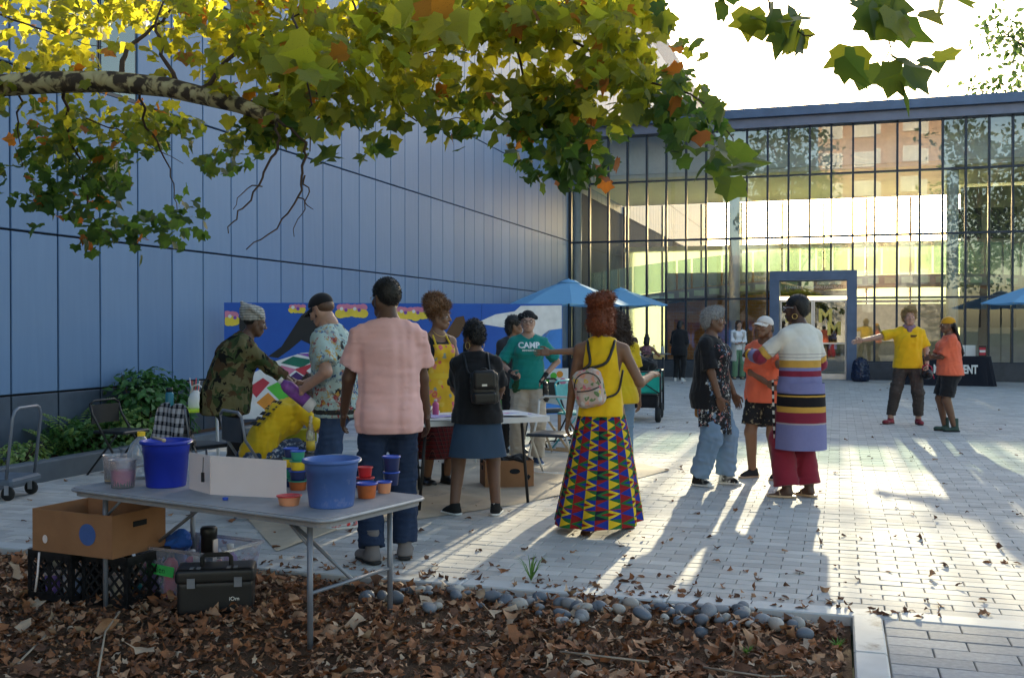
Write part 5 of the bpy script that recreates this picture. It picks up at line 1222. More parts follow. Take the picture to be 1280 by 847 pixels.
# ---- woman in beanie
def person_beanie():
    px = 1192; f = Fig('woman in a mustard beanie and coral t-shirt with folded arms and long braids', 'person', place(1187, 539), facing(px, -104), 1.63,
        dict(head=(-4, 0, 0), footR=(.09, .06, 0, -6), footL=(-.07, -.04, 0, -4), handL=(.08, .27, 1.13), handR=(-.06, .29, 1.16), elbL=(-1, -.2, -.7), elbR=(1, -.2, -.7)), S_M2, 1, .012, build=1.10)
    f.body('relax', 'relax', thumbL=(0, .3, 1), thumbR=(0, .3, 1)); f.top('coral_t_shirt', CL('coral jersey', (.78, .155, .075)), .46, .026, -.06, .042, .014, .009, .03, wl=.13); f.pants('black_shorts', CL('black twill', (.014, .014, .016)), .44, (.03, .045, .04), .008, .1); f.shoes('boot', M('dark green suede', (.045, .075, .06), .9), m_rubber, 'boot')
    f.hair('braids', h_black, [('e', (0, -.03, .01), (.081, .092, .07))]+[('s', (x, -.085, .02), (x*1.6, -.21, -.50+abs(x)), .024, .016) for x in (-.07, -.05, -.03, -.01, .01, .03, .05, .07)], wr=.004, wl=.02, lo=(-.2, -.34, -.62))
    g = SDF((-.12, -.16, -.03), (.12, .12, .17), .007); g.ell((0, -.018, .052), (.086, .106, .085), k=0); g.plane((0, 0, .024), (0, .18, -1)); b = .03; g.seg((0, -.018, .03), (0, -.016, .06), (.090, .110), (.088, .108), side=(1, 0, 0), k=.004, flat=(1, 1)); A = Acc(); A.add(*g.out(1), 0, f.HT); me = A.mesh('beanie', CL('mustard knit', (.60, .28, .015))); me.transform(f.sc()); mkobj('beanie', me, f.root)
person_beanie()
# ---- people at the cafe tables
def person_cafe1():
    f = Fig('person with a dark hair bun sitting at the cafe table in a floral top', 'person', place(808, 478), facing(808, 10), 1.66, dict(sit=1, pz=.50, head=(0, 0, 0), lean=6, kneeR=(.2, 1, .8), kneeL=(-.2, 1, .8), footR=(.14, .42, 0, 8), footL=(-.14, .42, 0, -8), handR=(.25, .35, .80), handL=(-.25, .35, .80)), S_M, 1, .02)
    f.body(); f.top('floral_top', floral_mat('dark pink floral', (.22, .10, .12), [(.5, .2, .25), (.4, .3, .25), (.1, .05, .06)], 18), 0, .012, -.08, 0, .05); f.pants('trousers', CL('black twill', (.014, .014, .016))); f.shoes('low', m_blackpl, m_rubber); f.hair('hair', h_black, [('e', (0, -.02, .045), (.09, .108, .09)), ('e', (0, -.03, .15), (.06, .06, .05)), ('e', (0, -.08, -.06), (.09, .06, .12))], wr=.006, vox=.012)
person_cafe1()
def person_cafe2():
    f = Fig('person in black clothes standing beside the cafe table with the back turned', 'person', place(849, 476), facing(849, 20), 1.68, dict(head=(10, 14, 0), lean=6, handR=(.16, .22, 1.0), handL=(-.16, .22, 1.0)), S_M, 1, .02, build=1.1)
    f.body(); f.top('black_coat', CL('black twill', (.014, .014, .016)), .95, .03, -.18, .026, .01, .008, .04); f.pants('trousers', CL('black twill', (.014, .014, .016))); f.shoes('low', M('pale trainer', (.55, .53, .5), .7), m_whiterub, 'trainer'); f.hair('hair', h_black, [('e', (0, -.02, .045), (.088, .106, .088)), ('e', (0, -.08, -.05), (.08, .05, .1))], wr=.006, vox=.012)
person_cafe2()
def person_cafe3():
    f = Fig('person in a white top sitting beyond the teal wagon', 'person', place(789, 481), facing(789, 60), 1.64, dict(sit=1, pz=.50, lean=8, kneeR=(.2, 1, .8), kneeL=(-.2, 1, .8), footR=(.14, .42, 0, 8), footL=(-.14, .42, 0, -8), handR=(.2, .35, .78), handL=(-.2, .35, .78)), S_M2, 1, .02)
    f.body(); f.top('white_top', CL('white cotton', (.7, .7, .72)), .5, .02); f.pants('trousers', jeans); f.shoes('low', m_blackpl, m_rubber); f.hair('hair', h_brown, [('e', (0, -.02, .045), (.088, .106, .088)), ('e', (0, -.06, .0), (.08, .06, .08))], wr=.006, vox=.012)
person_cafe3()
# ================================================================ OBJECTS
m_tabletop = M('grey plastic table top', (.27, .265, .28), .55, 0, .14, 9, .15, 200, dirt=((.42, .16, .30), 3.2, .70))
m_tubegrey = M('grey enamel tube', (.20, .215, .25), .4, .3, .1)
m_bluebkt = M('blue bucket plastic', (.012, .03, .36), .38, 0, .12, 6, dirt=((.16, .22, .55), 9, .70))
m_bluebkt2 = M('worn blue bucket plastic', (.07, .14, .38), .5, 0, .2, 5, dirt=((.24, .27, .46), 7, .58))
m_pinkpaint = M('pink paint residue', (.55, .16, .30), .5, 0, .3, 9); m_card = M('brown cardboard', (.27, .13, .06), .85, 0, .12, 6); m_cardin = M('cardboard inside', (.36, .19, .08), .85, 0, .1)
m_board = M('pinkish white board', (.70, .60, .57), .8, 0, .05, 3); m_clear = glassy('clear plastic', (.93, .95, .97), .05, .05, body=(.8, .82, .86), bodyfac=.16)
m_frost = glassy('frosted plastic', (.9, .88, .9), .04, .2, body=(.8, .77, .80), bodyfac=.16)
def rounded(L, W, r, n=5):
    o = []
    for cx, cy_, a0 in ((L-r, r, -pi/2), (L-r, W-r, 0), (r, W-r, pi/2), (r, r, pi)):
        o += [(cx+r*cos(a0+pi/2*i/n), cy_+r*sin(a0+pi/2*i/n)) for i in range(n+1)]
    return o
# ---- the grey folding table in the bed
ZT = .62
FL, FR, BR = GP(76, 608, ZT), GP(405, 650, ZT), GP(515, 611, ZT)
tx = (FR-FL); TL = 1.86; tx.normalize(); ty = V(-tx.y, tx.x, 0); TW = .80
FL = FR-tx*TL
trz = atan2(tx.y, tx.x)
tb = thing('folding_table', 'grey plastic folding table standing in the leaf litter with buckets on it', 'table', V(FL.x, FL.y, 0), trz)
tp = MB(); tp.prism(rounded(TL, TW, .07), ZT-.022, ZT); tp.prism([(a*.985+.014, b*.97+.012) for a, b in rounded(TL, TW, .07)], ZT-.045, ZT-.0225); tp.build('table_top', m_tabletop, tb)
rim = MB(); rim.tube([(x, y, ZT-.012) for x, y in rounded(TL+.006, TW+.006, .073)], .009, 6, closed=True); rim.build('edge_trim', M('pale grey edge trim', (.33, .33, .35), .4, .2), tb, True, loc=(-.003, -.003, 0))
for lx in (.20, TL-.17):
    for ly in (.09, TW-.10):
        MB().tube([(lx, ly, ZT-.045), (lx, ly, -.06)], .0145, 10).build('leg', m_tubegrey, tb, True)
    MB().tube([(lx, .09, .24), (lx, TW-.10, .24)], .010, 8).build('cross_bar', m_tubegrey, tb, True)
    MB().tube([(lx, TW/2, .24), (TL/2+(-.22 if lx < 1 else .22), TW/2, ZT-.05)], .010, 8).build('brace', m_tubegrey, tb, True)
    MB().tube([(lx, .09, ZT-.16), (lx+(.14 if lx < 1 else -.14), .09, ZT-.05)], .008, 8).build('brace', m_tubegrey, tb, True)
def bucket(name, label, p, R, H, m, inner, tilt=0, group=None):
    b = thing(name, label, 'bucket', p)
    pr = [(R*.80, 0), (R*.82, .006), (R*.885, H*.35), (R*.89, H*.352), (R*.93, H*.72), (R*.95, H*.725), (R*.985, H*.9), (R*1.0, H*.92), (R*1.07, H*.925), (R*1.085, H*.94), (R*1.085, H*.985), (R*1.06, H), (R*.99, H*.995), (R*.95, H*.93), (R*.80, .03), (0.0001, .03)]
    mb = MB(); mb.lathe(pr, 40); mb.build('shell', m, b, True)
    MB().lathe([(.0001, H*.45), (R*.86, H*.452)], 30).build('paint_residue', inner, b)
    MB().tube([(R*1.09*cos(a), R*1.09*sin(a)*1.0, H*.94+R*.10*max(0, sin(a))) for a in np.linspace(0, pi, 17)], .004, 6).build('bail_handle', m_steel, b, True)
    return b
bucket('bucket', 'bright blue bucket standing on the grey folding table beside the pink pitcher', GP(207, 607, ZT), .130, .255, m_bluebkt, m_pinkpaint)
bucket('bucket', 'worn dull blue bucket with violet rim on the grey folding table beside paint tubs', GP(414, 632, ZT), .133, .235, m_bluebkt2, m_pinkpaint)
def pitcher(label, p, R, H, level, liq, extra=None):
    t = thing('pitcher', label, 'pitcher', p)
    MB().lathe([(R*.82, 0), (R*.86, .005), (R, H*.95), (R*1.06, H), (R*1.0, H*.99), (R*.94, H*.94), (R*.8, .008), (.0001, .008)], 28).build('vessel', m_frost, t, True)
    if liq: MB().lathe([(R*.80, .01), (R*(.82+.14*level), H*level), (.0001, H*level)], 24).build('liquid', liq, t, True)
    MB().tube([(R*.95, 0, H*.85), (R*1.45, 0, H*.8), (R*1.45, 0, H*.35), (R*.92, 0, H*.28)], .008, 6).build('handle', m_frost, t, True); return t
pitcher('frosted plastic pitcher half full of pink paint water on the grey table', GP(153, 609, ZT), .072, .155, .6, M('pink water', (.72, .20, .42), .4, 0, .1)).rotation_euler.z = 2.2
pitcher('empty frosted pitcher tucked behind the pitcher of pink water', GP(143, 603, ZT), .066, .16, .1, M('yellow stain', (.6, .45, .1), .5)).rotation_euler.z = 2.6
wb = thing('water_jug', 'clear gallon water jug with a yellow cap on the grey table', 'jug', GP(176, 597, ZT)); MB().lathe([(.07, 0), (.078, .01), (.078, .07), (.074, .075), (.078, .08), (.078, .15), (.06, .20), (.025, .235), (.02, .25)], 24).build('jug_body', m_clear, wb, True); MB().lathe([(.023, .245), (.023, .27), (.0001, .272)], 16).build('cap', M('yellow cap', (.8, .5, .02), .5), wb)
br = GP(200, 551, ZT+.262)
MB().tube([V(-.07, -.02, .266)+V(0, 0, 0), V(.05, -.10, .268), V(.07, -.112, .266)], [.009, .008, .012], 8).build('paint_brush', M('pale wood handle', (.55, .42, .28), .6), None, True, loc=GP(207, 607, ZT), label='paint brush lying across the rim of the bright blue bucket', category='brush')
# folded white board standing on edge
fb = thing('folded_board', 'pale folded card board standing upright on the grey table between the two buckets', 'board', GP(255, 615, ZT))
a = GP(236, 611, ZT)-GP(255, 615, ZT); c_ = GP(357, 623, ZT)-GP(262, 618, ZT); o2 = GP(262, 618, ZT)-GP(255, 615, ZT)
def slab(p0, p1, h0, h1, th=.005):
    d = (p1-p0); nrm = V(-d.y, d.x, 0).normalized()*th; b = MB(); b.add([p0, p1, p1+nrm, p0+nrm, p0+V(0, 0, h0), p1+V(0, 0, h1), p1+nrm+V(0, 0, h1), p0+nrm+V(0, 0, h0)], [(3, 2, 1, 0), (4, 5, 6, 7), (0, 1, 5, 4), (1, 2, 6, 5), (2, 3, 7, 6), (3, 0, 4, 7)]); return b
slab(a, o2, .20, .205).build('panel', m_board, fb); slab(o2+V(.004, 0, 0), o2+c_, .205, .195).build('panel', m_board, fb)
tag_ = MB(); tag_.tube([o2+V(-.02, -.03, .20), o2+V(-.02, -.035, .12)], .0022, 5); tag_.box(-.008, .008, -.004, .004, -.05, 0, T=Matrix.Translation(o2+V(-.02, -.036, .12))); tag_.build('black_tab', m_blackpl, fb)
def tub(label, p, R, H, body, lid, group=None, name='paint_tub'):
    t = thing(name, label, 'paint tub', p, 0, group); MB().lathe([(R*.78, 0), (R*.8, .003), (R*.95, H*.9), (R*.95, H*.93)], 24).build('tub', body, t, True); MB().lathe([(R*1.04, H*.9), (R*1.06, H*.92), (R*1.06, H), (R*.92, H*1.02), (R*.88, H*.97), (.0001, H*.97)], 24).build('lid', lid, t, True); return t
mo, mr, mb_, mdb, mg, my = (M('orange paint tub', (.50, .12, .03), .4, 0, .15, 20), M('red lid', (.52, .02, .025), .35), M('blue lid', (.02, .07, .42), .3), M('dark blue paint tub', (.02, .03, .10), .35), M('green paint tub', (.03, .26, .16), .4), M('yellow paint tub', (.75, .5, .02), .4))
mpe = M('peach paint tub', (.62, .26, .13), .4)
tub('peach paint tub with a red lid in front of the worn blue bucket', GP(361, 631, ZT), .060, .048, mpe, mr)
tub('orange paint tub with a speckled blue lid right of the worn bucket', GP(458, 622, ZT), .055, .078, mo, mb_)
tub('small peach paint tub with a blue lid near the table corner', GP(480, 616, ZT), .040, .062, mpe, mb_)
s1 = tub('dark blue paint tub with a blue lid carrying another dark tub', GP(489, 606, ZT), .046, .075, mdb, mb_); p = s1.location.copy(); p.z += .077
tub('dark paint tub with a blue lid stacked on a dark blue tub', p, .05, .085, mdb, mb_)
s2 = tub('squat dark red paint tub behind the orange tub', GP(456, 610, ZT), .05, .06, mdb, mr); p = s2.location.copy(); p.z += .062
tub('red paint tub with a red lid stacked behind the worn blue bucket', p, .042, .055, mr, mr)
q0 = GP(372, 612, ZT); k = 0
for dx, dy, n_, cols in ((0, 0, 4, (mo, mdb, my, mg)), (-.10, .10, 4, (mdb, mg, my, mdb)), (.10, .09, 3, (mdb, mo, mdb))):
    z_ = ZT
    for j in range(n_):
        nm_ = {0: 'lowest', 1: 'second', 2: 'third', 3: 'topmost'}[j]; cn = {mo: 'orange', mdb: 'dark blue', my: 'yellow', mg: 'green'}[cols[j]]; st_ = ('front', 'left', 'right')[k]
        tub('%s %s tub in the %s stack of paint tubs by the pale board' % (nm_, cn, {'front': 'nearest', 'left': 'tall rear', 'right': 'short rear'}[st_]), V(q0.x+dx, q0.y+dy, z_), .052-.004*j, .052, cols[j], mb_ if j % 2 else mg); z_ += .0535
    k += 1
MB().lathe([(.014, 0), (.015, .014), (.0001, .016)], 14).build('bottle_cap', mb_, None, True, loc=GP(281, 625, ZT), label='small blue bottle cap at the table edge before the pale board', category='bottle cap')
# ---- under the table
def lattice_side(mb, p0, p1, z0, z1, n=6):
    d = p1-p0; L = d.length; d = d/L; t = V(-d.y, d.x, 0)*.004; h = z1-z0
    def bar(x0, za, x1, zb, w_=.006):
        a = p0+d*x0+V(0, 0, za); b = p0+d*x1+V(0, 0, zb); q = (b-a); nn = q.cross(t).normalized()*w_; mb.add([a-nn-t, b-nn-t, b+nn-t, a+nn-t, a-nn+t, b-nn+t, b+nn+t, a+nn+t], [(0, 1, 2, 3), (7, 6, 5, 4), (0, 4, 5, 1), (2, 6, 7, 3)])
    st = h/ (n*.55); x = -h
    while x < L:
        x0, x1 = max(x, 0), min(x+h, L)
        if x1 > x0: bar(x0, z0+(x0-x), x1, z0+(x1-x)); bar(x0, z1-(x0-x), x1, z1-(x1-x))
        x += st
    for zz, w_ in ((z0, .02), (z1, .022)): bar(0, zz, L, zz, w_)
    for x in (0.012, L/2, L-.012): bar(x, z0, x, z1, .012)
def milk_crate(label, p, rz, m):
    t = thing('milk_crate', label, 'crate', p, rz, None); s = .165
    c4 = [V(-s, -s, 0), V(s, -s, 0), V(s, s, 0), V(-s, s, 0)]
    for i in range(4):
        mb = MB(); lattice_side(mb, c4[i], c4[(i+1) % 4], .02, .255); mb.build('lattice_side', m, t)
    box('floor', m, t, -s, s, -s, s, .0, .012); return t
def G0(px, py): p = GP(px, py); p.z = bed_h(p.x, p.y)+.012; return p
crz = trz+.12
pc1 = G0(90, 736); mk1 = milk_crate('black milk crate holding a white funnel under the cardboard tray', pc1, crz, m_blackpl)
pc2 = pc1+V(cos(crz), sin(crz), 0)*.36+V(-sin(crz), cos(crz), 0)*.05; milk_crate('black milk crate beside the clear plastic bin under the table', pc2, crz, m_blackpl)
fn_ = thing('funnel', 'cream plastic funnel lying in the black milk crate', 'funnel', pc1+V(-.03, -.10, .17)); MB().lathe([(.018, 0), (.02, .03), (.065, .10), (.068, .11), (.062, .11), (.014, .03)], 20).build('cone', M('cream plastic', (.6, .55, .47), .6), fn_, True); MB().tube([(-.05, -.075, .1), (-.055, -.082, -.02), (-.07, -.085, -.12)], .006, 6).build('cord', m_board, fn_, True)
for i in range(5):
    pp = (pc1 if i < 3 else pc2)+V(-.09+.08*(i % 3), -.06+.05*(i % 2), .014); tub(('violet', 'white', 'pale blue', 'silver', 'cream')[i]+' paint tub inside a black milk crate', pp, .045, .12, M('tub %d' % i, [(.3, .2, .6), (.65, .65, .7), (.35, .45, .7), (.5, .5, .55), (.6, .55, .45)][i], .4), m_board)
def carton(label, p, rz, L, W, H, flap=True, logo=None):
    t = thing('cardboard_box', label, 'box', p, rz); w2, l2 = W/2, L/2; th = .006
    for nm_, bx_ in (('side_panel', (-l2, l2, -w2, -w2+th)), ('side_panel', (-l2, l2, w2-th, w2)), ('end_panel', (-l2, -l2+th, -w2+th, w2-th)), ('end_panel', (l2-th, l2, -w2+th, w2-th))): box(nm_, m_card, t, bx_[0], bx_[1], bx_[2], bx_[3], 0, H)
    box('bottom', m_cardin, t, -l2+th, l2-th, -w2+th, w2-th, .001, .008); return t
cb = carton('shallow brown cardboard tray resting on the black milk crates', V((pc1.x+pc2.x)/2, (pc1.y+pc2.y)/2, pc1.z+.277), crz, .60, .40, .235)
t_ = MB(); t_.lathe([(.06, 0), (.06, .002), (.0001, .002)], 24, T=Matrix.Translation((.12, -.2015, .12)) @ Matrix.Rotation(pi/2, 4, 'X')); t_.build('blue_oval_logo', M('faded blue print', (.05, .10, .28), .8), cb)
for sx in (-1, 1): MB().box(sx*.30-.004, sx*.30+.004, -.05, .05, .15, .18).build('hand_hole', m_gap, cb)
MB().lathe([(.018, 0), (.018, .002), (.0001, .002)], 14, T=Matrix.Translation((-.2, -.2015, .07)) @ Matrix.Rotation(pi/2, 4, 'X'), sy=1.3).build('punched_hole', m_board, cb)
# clear bin of paints
pb_ = G0(247, 736); bin_ = thing('plastic_bin', 'clear plastic storage bin full of paint bottles under the table', 'bin', pb_, trz+.10)
m_bin = glassy('clear bin plastic', (.92, .94, .98), .05, .08, body=(.66, .70, .90), bodyfac=.24)
def tbox(mb, l0, w0, l1, w1, z0, z1):
    vs = [V(sx*l*.5, sy*w_*.5, z) for z, l, w_ in ((z0, l0, w0), (z1, l1, w1)) for sx, sy in ((-1, -1), (1, -1), (1, 1), (-1, 1))]; mb.add(vs, [(0, 1, 5, 4), (1, 2, 6, 5), (2, 3, 7, 6), (3, 0, 4, 7)])
bb = MB(); tbox(bb, .50, .33, .58, .41, 0, .29); bb.add([(-.25, -.165, 0), (.25, -.165, 0), (.25, .165, 0), (-.25, .165, 0)], [(3, 2, 1, 0)]); bb.build('bin_body', m_bin, bin_)
MB().tube([(sx*.295, sy*.21, .29) for sx, sy in ((-1, -1), (1, -1), (1, 1), (-1, 1))], .011, 6, closed=True).build('rim', m_frost, bin_)
tape = MB(); tape.box(-.10, .10, -.002, .002, -.028, .028); tp_ = tape.build('green_tape', M('green tape', (.05, .45, .10), .6), bin_, loc=(-.10, -.196, .17), rot=(-.13, .06, 0))
mkobj('handwriting', text_mesh('Orien', .05, m_gap, 0), tp_, (-.02, -.004, 0), (pi/2, 0, 0))
def paint_bottle(label, p, R, H, m, lidm, rz=0, tilt=0):
    t = thing('paint_bottle', label, 'bottle', p); t.rotation_euler = (tilt, 0, rz); MB().lathe([(R*.95, 0), (R, .006), (R, H*.68), (R*.9, H*.76), (R*.45, H*.84), (R*.42, H*.86)], 18).build('bottle', m, t, True); MB().lathe([(R*.5, H*.86), (R*.5, H), (.0001, H)], 14).build('cap', lidm, t, True); return t
cset = [('purple', (.22, .05, .35)), ('blue', (.03, .13, .45)), ('red', (.55, .03, .06)), ('pink', (.70, .14, .28)), ('orange', (.68, .22, .04)), ('teal', (.04, .28, .36)), ('white', (.62, .62, .64)), ('crimson', (.34, .015, .05)), ('yellow', (.7, .5, .05)), ('violet', (.28, .12, .45))]
ca, sa_ = cos(trz+.10), sin(trz+.10); i = 0
pm_ = {n_: M(n_+' paint', c, .4) for n_, c in cset}
for rx in range(5):
    for ry in range(2):
        n_, c = cset[i]; lx, ly = -.19+.095*rx, -.118+.17*ry; h = .20+.03*((i*7) % 4)
        paint_bottle('%s paint bottle standing in the clear plastic bin' % n_, V(pb_.x+lx*ca-ly*sa_, pb_.y+lx*sa_+ly*ca, pb_.z+.005), .040, h, pm_[n_], m_blackpl if i % 3 else pm_['white']); i += 1
pp = V(pb_.x+.06*ca-.02*sa_, pb_.y+.06*sa_+.02*ca, pb_.z+.18); ms = thing('spray_can', 'black lidded can standing tall among the bottles in the clear bin', 'can', pp); MB().lathe([(.045, 0), (.045, .16), (.048, .165), (.048, .20), (.04, .21), (.0001, .211)], 22).build('can_body', m_blackpl, ms, True); box('label', m_board, ms, .036, .0475, -.02, .02, .02, .14)
g = SDF((-.13, -.12, -.02), (.13, .12, .12), .008); g.ell((0, 0, .03), (.10, .085, .045)); g.ell((.03, .01, .06), (.05, .05, .045)); g.wrinkle(.014, .06, 3); A = Acc(); A.add(*g.out(1)); rg = mkobj('blue_rag', A.mesh('blue_rag', CL('blue rag', (.02, .09, .38))), None, V(pb_.x-.17*ca, pb_.y-.17*sa_, pb_.z+.25), 0, label='crumpled blue rag heaped on the clear plastic bin', category='rag')
# toolbox
pt = G0(270, 758); tbx = thing('toolbox', 'black plastic toolbox with a carry handle in front of the clear bin', 'toolbox', pt, trz+.72)
g = SDF((-.26, -.13, 0), (.26, .13, .3), .009); g.rbox((0, 0, .09), (.195, .10, .09), .02); A = Acc(); A.add(*g.out(1)); mkobj('base', A.mesh('base', m_blackpl), tbx)
g = SDF((-.26, -.14, .14), (.26, .14, .3), .009); g.rbox((0, 0, .20), (.205, .107, .045), .022); g.plane((0, 0, .172), (0, 0, -1)); A = Acc(); A.add(*g.out(1)); mkobj('lid', A.mesh('lid', m_blackpl), tbx)
MB().tube([(-.075, 0, .235), (-.075, 0, .285), (-.06, 0, .30), (.06, 0, .30), (.075, 0, .285), (.075, 0, .235)], .012, 8).build('handle', m_rubber, tbx, True)
for i in range(4): box('lid_rib', m_tubegrey, tbx, -.13+.035*i-(0 if i < 2 else -.12), -.11+.035*i-(0 if i < 2 else -.12), -.095, -.05, .2455, .249)
for sx in (-.12, .12): box('latch', m_tubegrey, tbx, sx-.02, sx+.02, -.118, -.108, .15, .20)
mkobj('maker_mark', text_mesh('iOm', .03, m_wlet, .0), tbx, (.10, -.1075, .085), (pi/2, 0, 0))
sb = thing('spray_bottle', 'small green bottle with a yellow nozzle lying on the leaves by the bin', 'bottle', G0(172, 735)); sb.rotation_euler = (0, 1.5, .3); MB().lathe([(.02, 0), (.022, .01), (.022, .09), (.012, .11)], 14).build('bottle', pm_['teal'], sb, True, loc=(-.02, 0, 0)); MB().lathe([(.012, -.03), (.012, .0), (.0001, .0)], 12).build('nozzle', pm_['yellow'], sb, True, loc=(-.02, 0, 0))
# ---- platform cart on the left
pcart = V(-7.18, 7.30, 0); cart = thing('platform_cart', 'grey platform cart with a tubular push handle on the paving near the planter', 'cart', pcart, radians(12))
box('deck', M('grey plastic deck', (.10, .125, .16), .6), cart, -.40, .36, -.24, .24, .14, .19, bev=.02); MB().tube([(.30, -.22, .19), (.36, -.22, .72), (.365, -.19, .78), (.37, -.14, .80), (.37, .14, .80), (.365, .19, .78), (.36, .22, .72), (.30, .22, .19)], .014, 8).build('push_handle', m_tubegrey, cart, True)
for sx in (-.32, .29):
    for sy in (-.18, .18):
        w_ = MB().lathe([(.0001, -.018), (.055, -.018), (.06, -.01), (.06, .01), (.055, .018), (.0001, .018)], 20, T=Matrix.Translation((sx, sy, .06)) @ Matrix.Rotation(pi/2, 4, 'X')).build('wheel', m_rubber, cart, True); box('fork', m_steel, cart, sx-.02, sx+.02, sy-.026, sy-.021, .05, .14)
# ---- folding chairs
def folding_chair(label, p, rz, mfr, mseat, back=True, h=.80):
    t = thing('folding_chair', label, 'chair', p, rz)
    for s in (-1, 1):
        MB().tube([(s*.21, -.20, h), (s*.21, -.17, .62), (s*.21, .24, 0)], .012, 8).build('front_leg', mfr, t, True)
        MB().tube([(s*.185, .12, .43), (s*.185, -.26, 0)], .011, 8).build('rear_leg', mfr, t, True)
    MB().tube([(-.21, -.20, h), (-.15, -.205, h+.035), (.15, -.205, h+.035), (.21, -.20, h)], .012, 8).build('top_rail', mfr, t, True)
    MB().tube([(-.21, .19, .075), (.21, .19, .075)], .009, 8).build('stretcher', mfr, t, True)
    box('seat', mseat, t, -.20, .20, -.18, .21, .425, .455, bev=.012)
    if back: 
        b = MB(); b.grid(lambda u, v: V(-.2+.4*u, -.195-.03*sin(pi*u)+.0*v, h-.20+.19*v), 9, 4); b.grid(lambda u, v: V(.2-.4*u, -.183-.03*sin(pi*u), h-.20+.19*v), 9, 4); b.build('backrest', mseat, t, True)
    return t
m_wframe = M('white enamel frame', (.66, .64, .60), .5); m_dseat = M('dark grey vinyl seat', (.035, .04, .05), .5)
folding_chair('white framed folding chair with a dark seat beside the white table', place(690, 597), facing(690, 200), m_wframe, m_dseat, False, .76)
folding_chair('grey folding chair under the seated person in yellow', V(*(place(318, 642)-V(0, 0, 0))), facing(330, 66), m_tubegrey, m_dseat)
folding_chair('black folding chair against the planter behind the pink pitcher', place(150, 592), facing(150, 130), m_blackpl, m_leather, True, .72)
folding_chair('black folding chair holding painted cards near the mural end', place(690, 556), facing(690, 150), m_blackpl, m_blackpl)
folding_chair('teal folding chair standing beside the black chair near the mural end', place(722, 560), facing(716, 120), M('teal enamel', (.10, .42, .42), .5), M('teal seat', (.10, .36, .36), .6), True)
pc = thing('plaid_shirt_chair', 'metal chair with a black and white plaid shirt hung on it', 'chair', place(248, 620), facing(248, 60))
for sx in (-1, 1):
    for sy in (-1, 1): MB().tube([(sx*.2, sy*.19, .45), (sx*.22, sy*.22, 0)], .012, 8).build('leg', m_tubegrey, pc, True)
    MB().tube([(sx*.2, -.19, .45), (sx*.19, -.24, .80)], .012, 8).build('back_post', m_tubegrey, pc, True)
box('seat', m_dseat, pc, -.21, .21, -.21, .21, .44, .47, bev=.01)
# plaid shirt draped: a cloth shell hanging over the back
mp = plaid_mat('black and white plaid', (.45, .44, .45), (.015, .015, .018), (.02, .02, .03), 13)
def drape(u, v):
    a = (u-.5)*2; t = v*2-1; z = .83-abs(t)**1.3*(.42+.05*sin(7*u)); y = -.24+t*.11+.02*sin(9*u+3*t)+.03*abs(t)*sin(5*a); return V(a*(.20+.09*abs(t))+.02*sin(8*t), y, z+.015*sin(11*u))
b = MB(); b.grid(drape, 30, 30); b.grid(lambda u, v: drape(1-u, v)-V(0, 0, .006), 30, 30); b.build('plaid_shirt', mp, None, True, loc=pc.location, rot=facing(248, 60), label='black and white plaid shirt draped over the chair behind the blue bucket', category='shirt')
# lime tray stand with bottle, jug and cans
lt = thing('lime_side_table', 'lime green topped side table crowded with bottles behind the plaid shirt', 'table', place(238, 596), facing(238, 0)); zl = .69
box('top', M('lime plastic', (.45, .62, .03), .5), lt, -.28, .28, -.2, .2, zl-.03, zl, bev=.01)
for sx in (-1, 1):
    for sy in (-1, 1): MB().tube([(sx*.25, sy*.17, zl-.03), (sx*.27, sy*.19, 0)], .011, 8).build('leg', m_wframe, lt, True)
LR = lambda x, y_: Matrix.Rotation(facing(238, 0), 3, 'Z') @ V(x, y_, 0)+lt.location+V(0, 0, zl)
wf = thing('water_flask', 'teal water flask with a black lid on the lime table', 'flask', LR(-.20, -.02)); MB().lathe([(.038, 0), (.04, .01), (.04, .15), (.03, .17)], 18).build('body', M('teal enamel flask', (.03, .17, .24), .35), wf, True); MB().lathe([(.033, .168), (.033, .21), (.0001, .212)], 16).build('lid', m_blackpl, wf, True)
jg = thing('white_jug', 'white plastic jug with a looped handle on the lime table', 'jug', LR(.05, -.05)); MB().lathe([(.07, 0), (.075, .02), (.075, .10), (.05, .15), (.03, .17), (.03, .18)], 20).build('body', m_whiterub, jg, True); MB().tube([(.05, 0, .145), (.09, 0, .20), (.03, 0, .24), (-.04, 0, .22), (-.06, 0, .14)], .01, 6).build('handle', m_whiterub, jg, True)
bc = thing('brush_can', 'tin can full of paint brushes on the lime table', 'can', LR(.04, .1)); MB().lathe([(.05, 0), (.05, .14), (.046, .14), (.046, .02), (.0001, .02)], 18).build('tin', m_steel, bc, True)
for i in range(9): a = i*.7; MB().tube([(.02*cos(a), .02*sin(a), .03), (.05*cos(a), .05*sin(a), .24+.03*(i % 3))], .005, 5).build('brush', [pm_['red'], m_board, pm_['teal'], m_card][i % 4], bc, True)
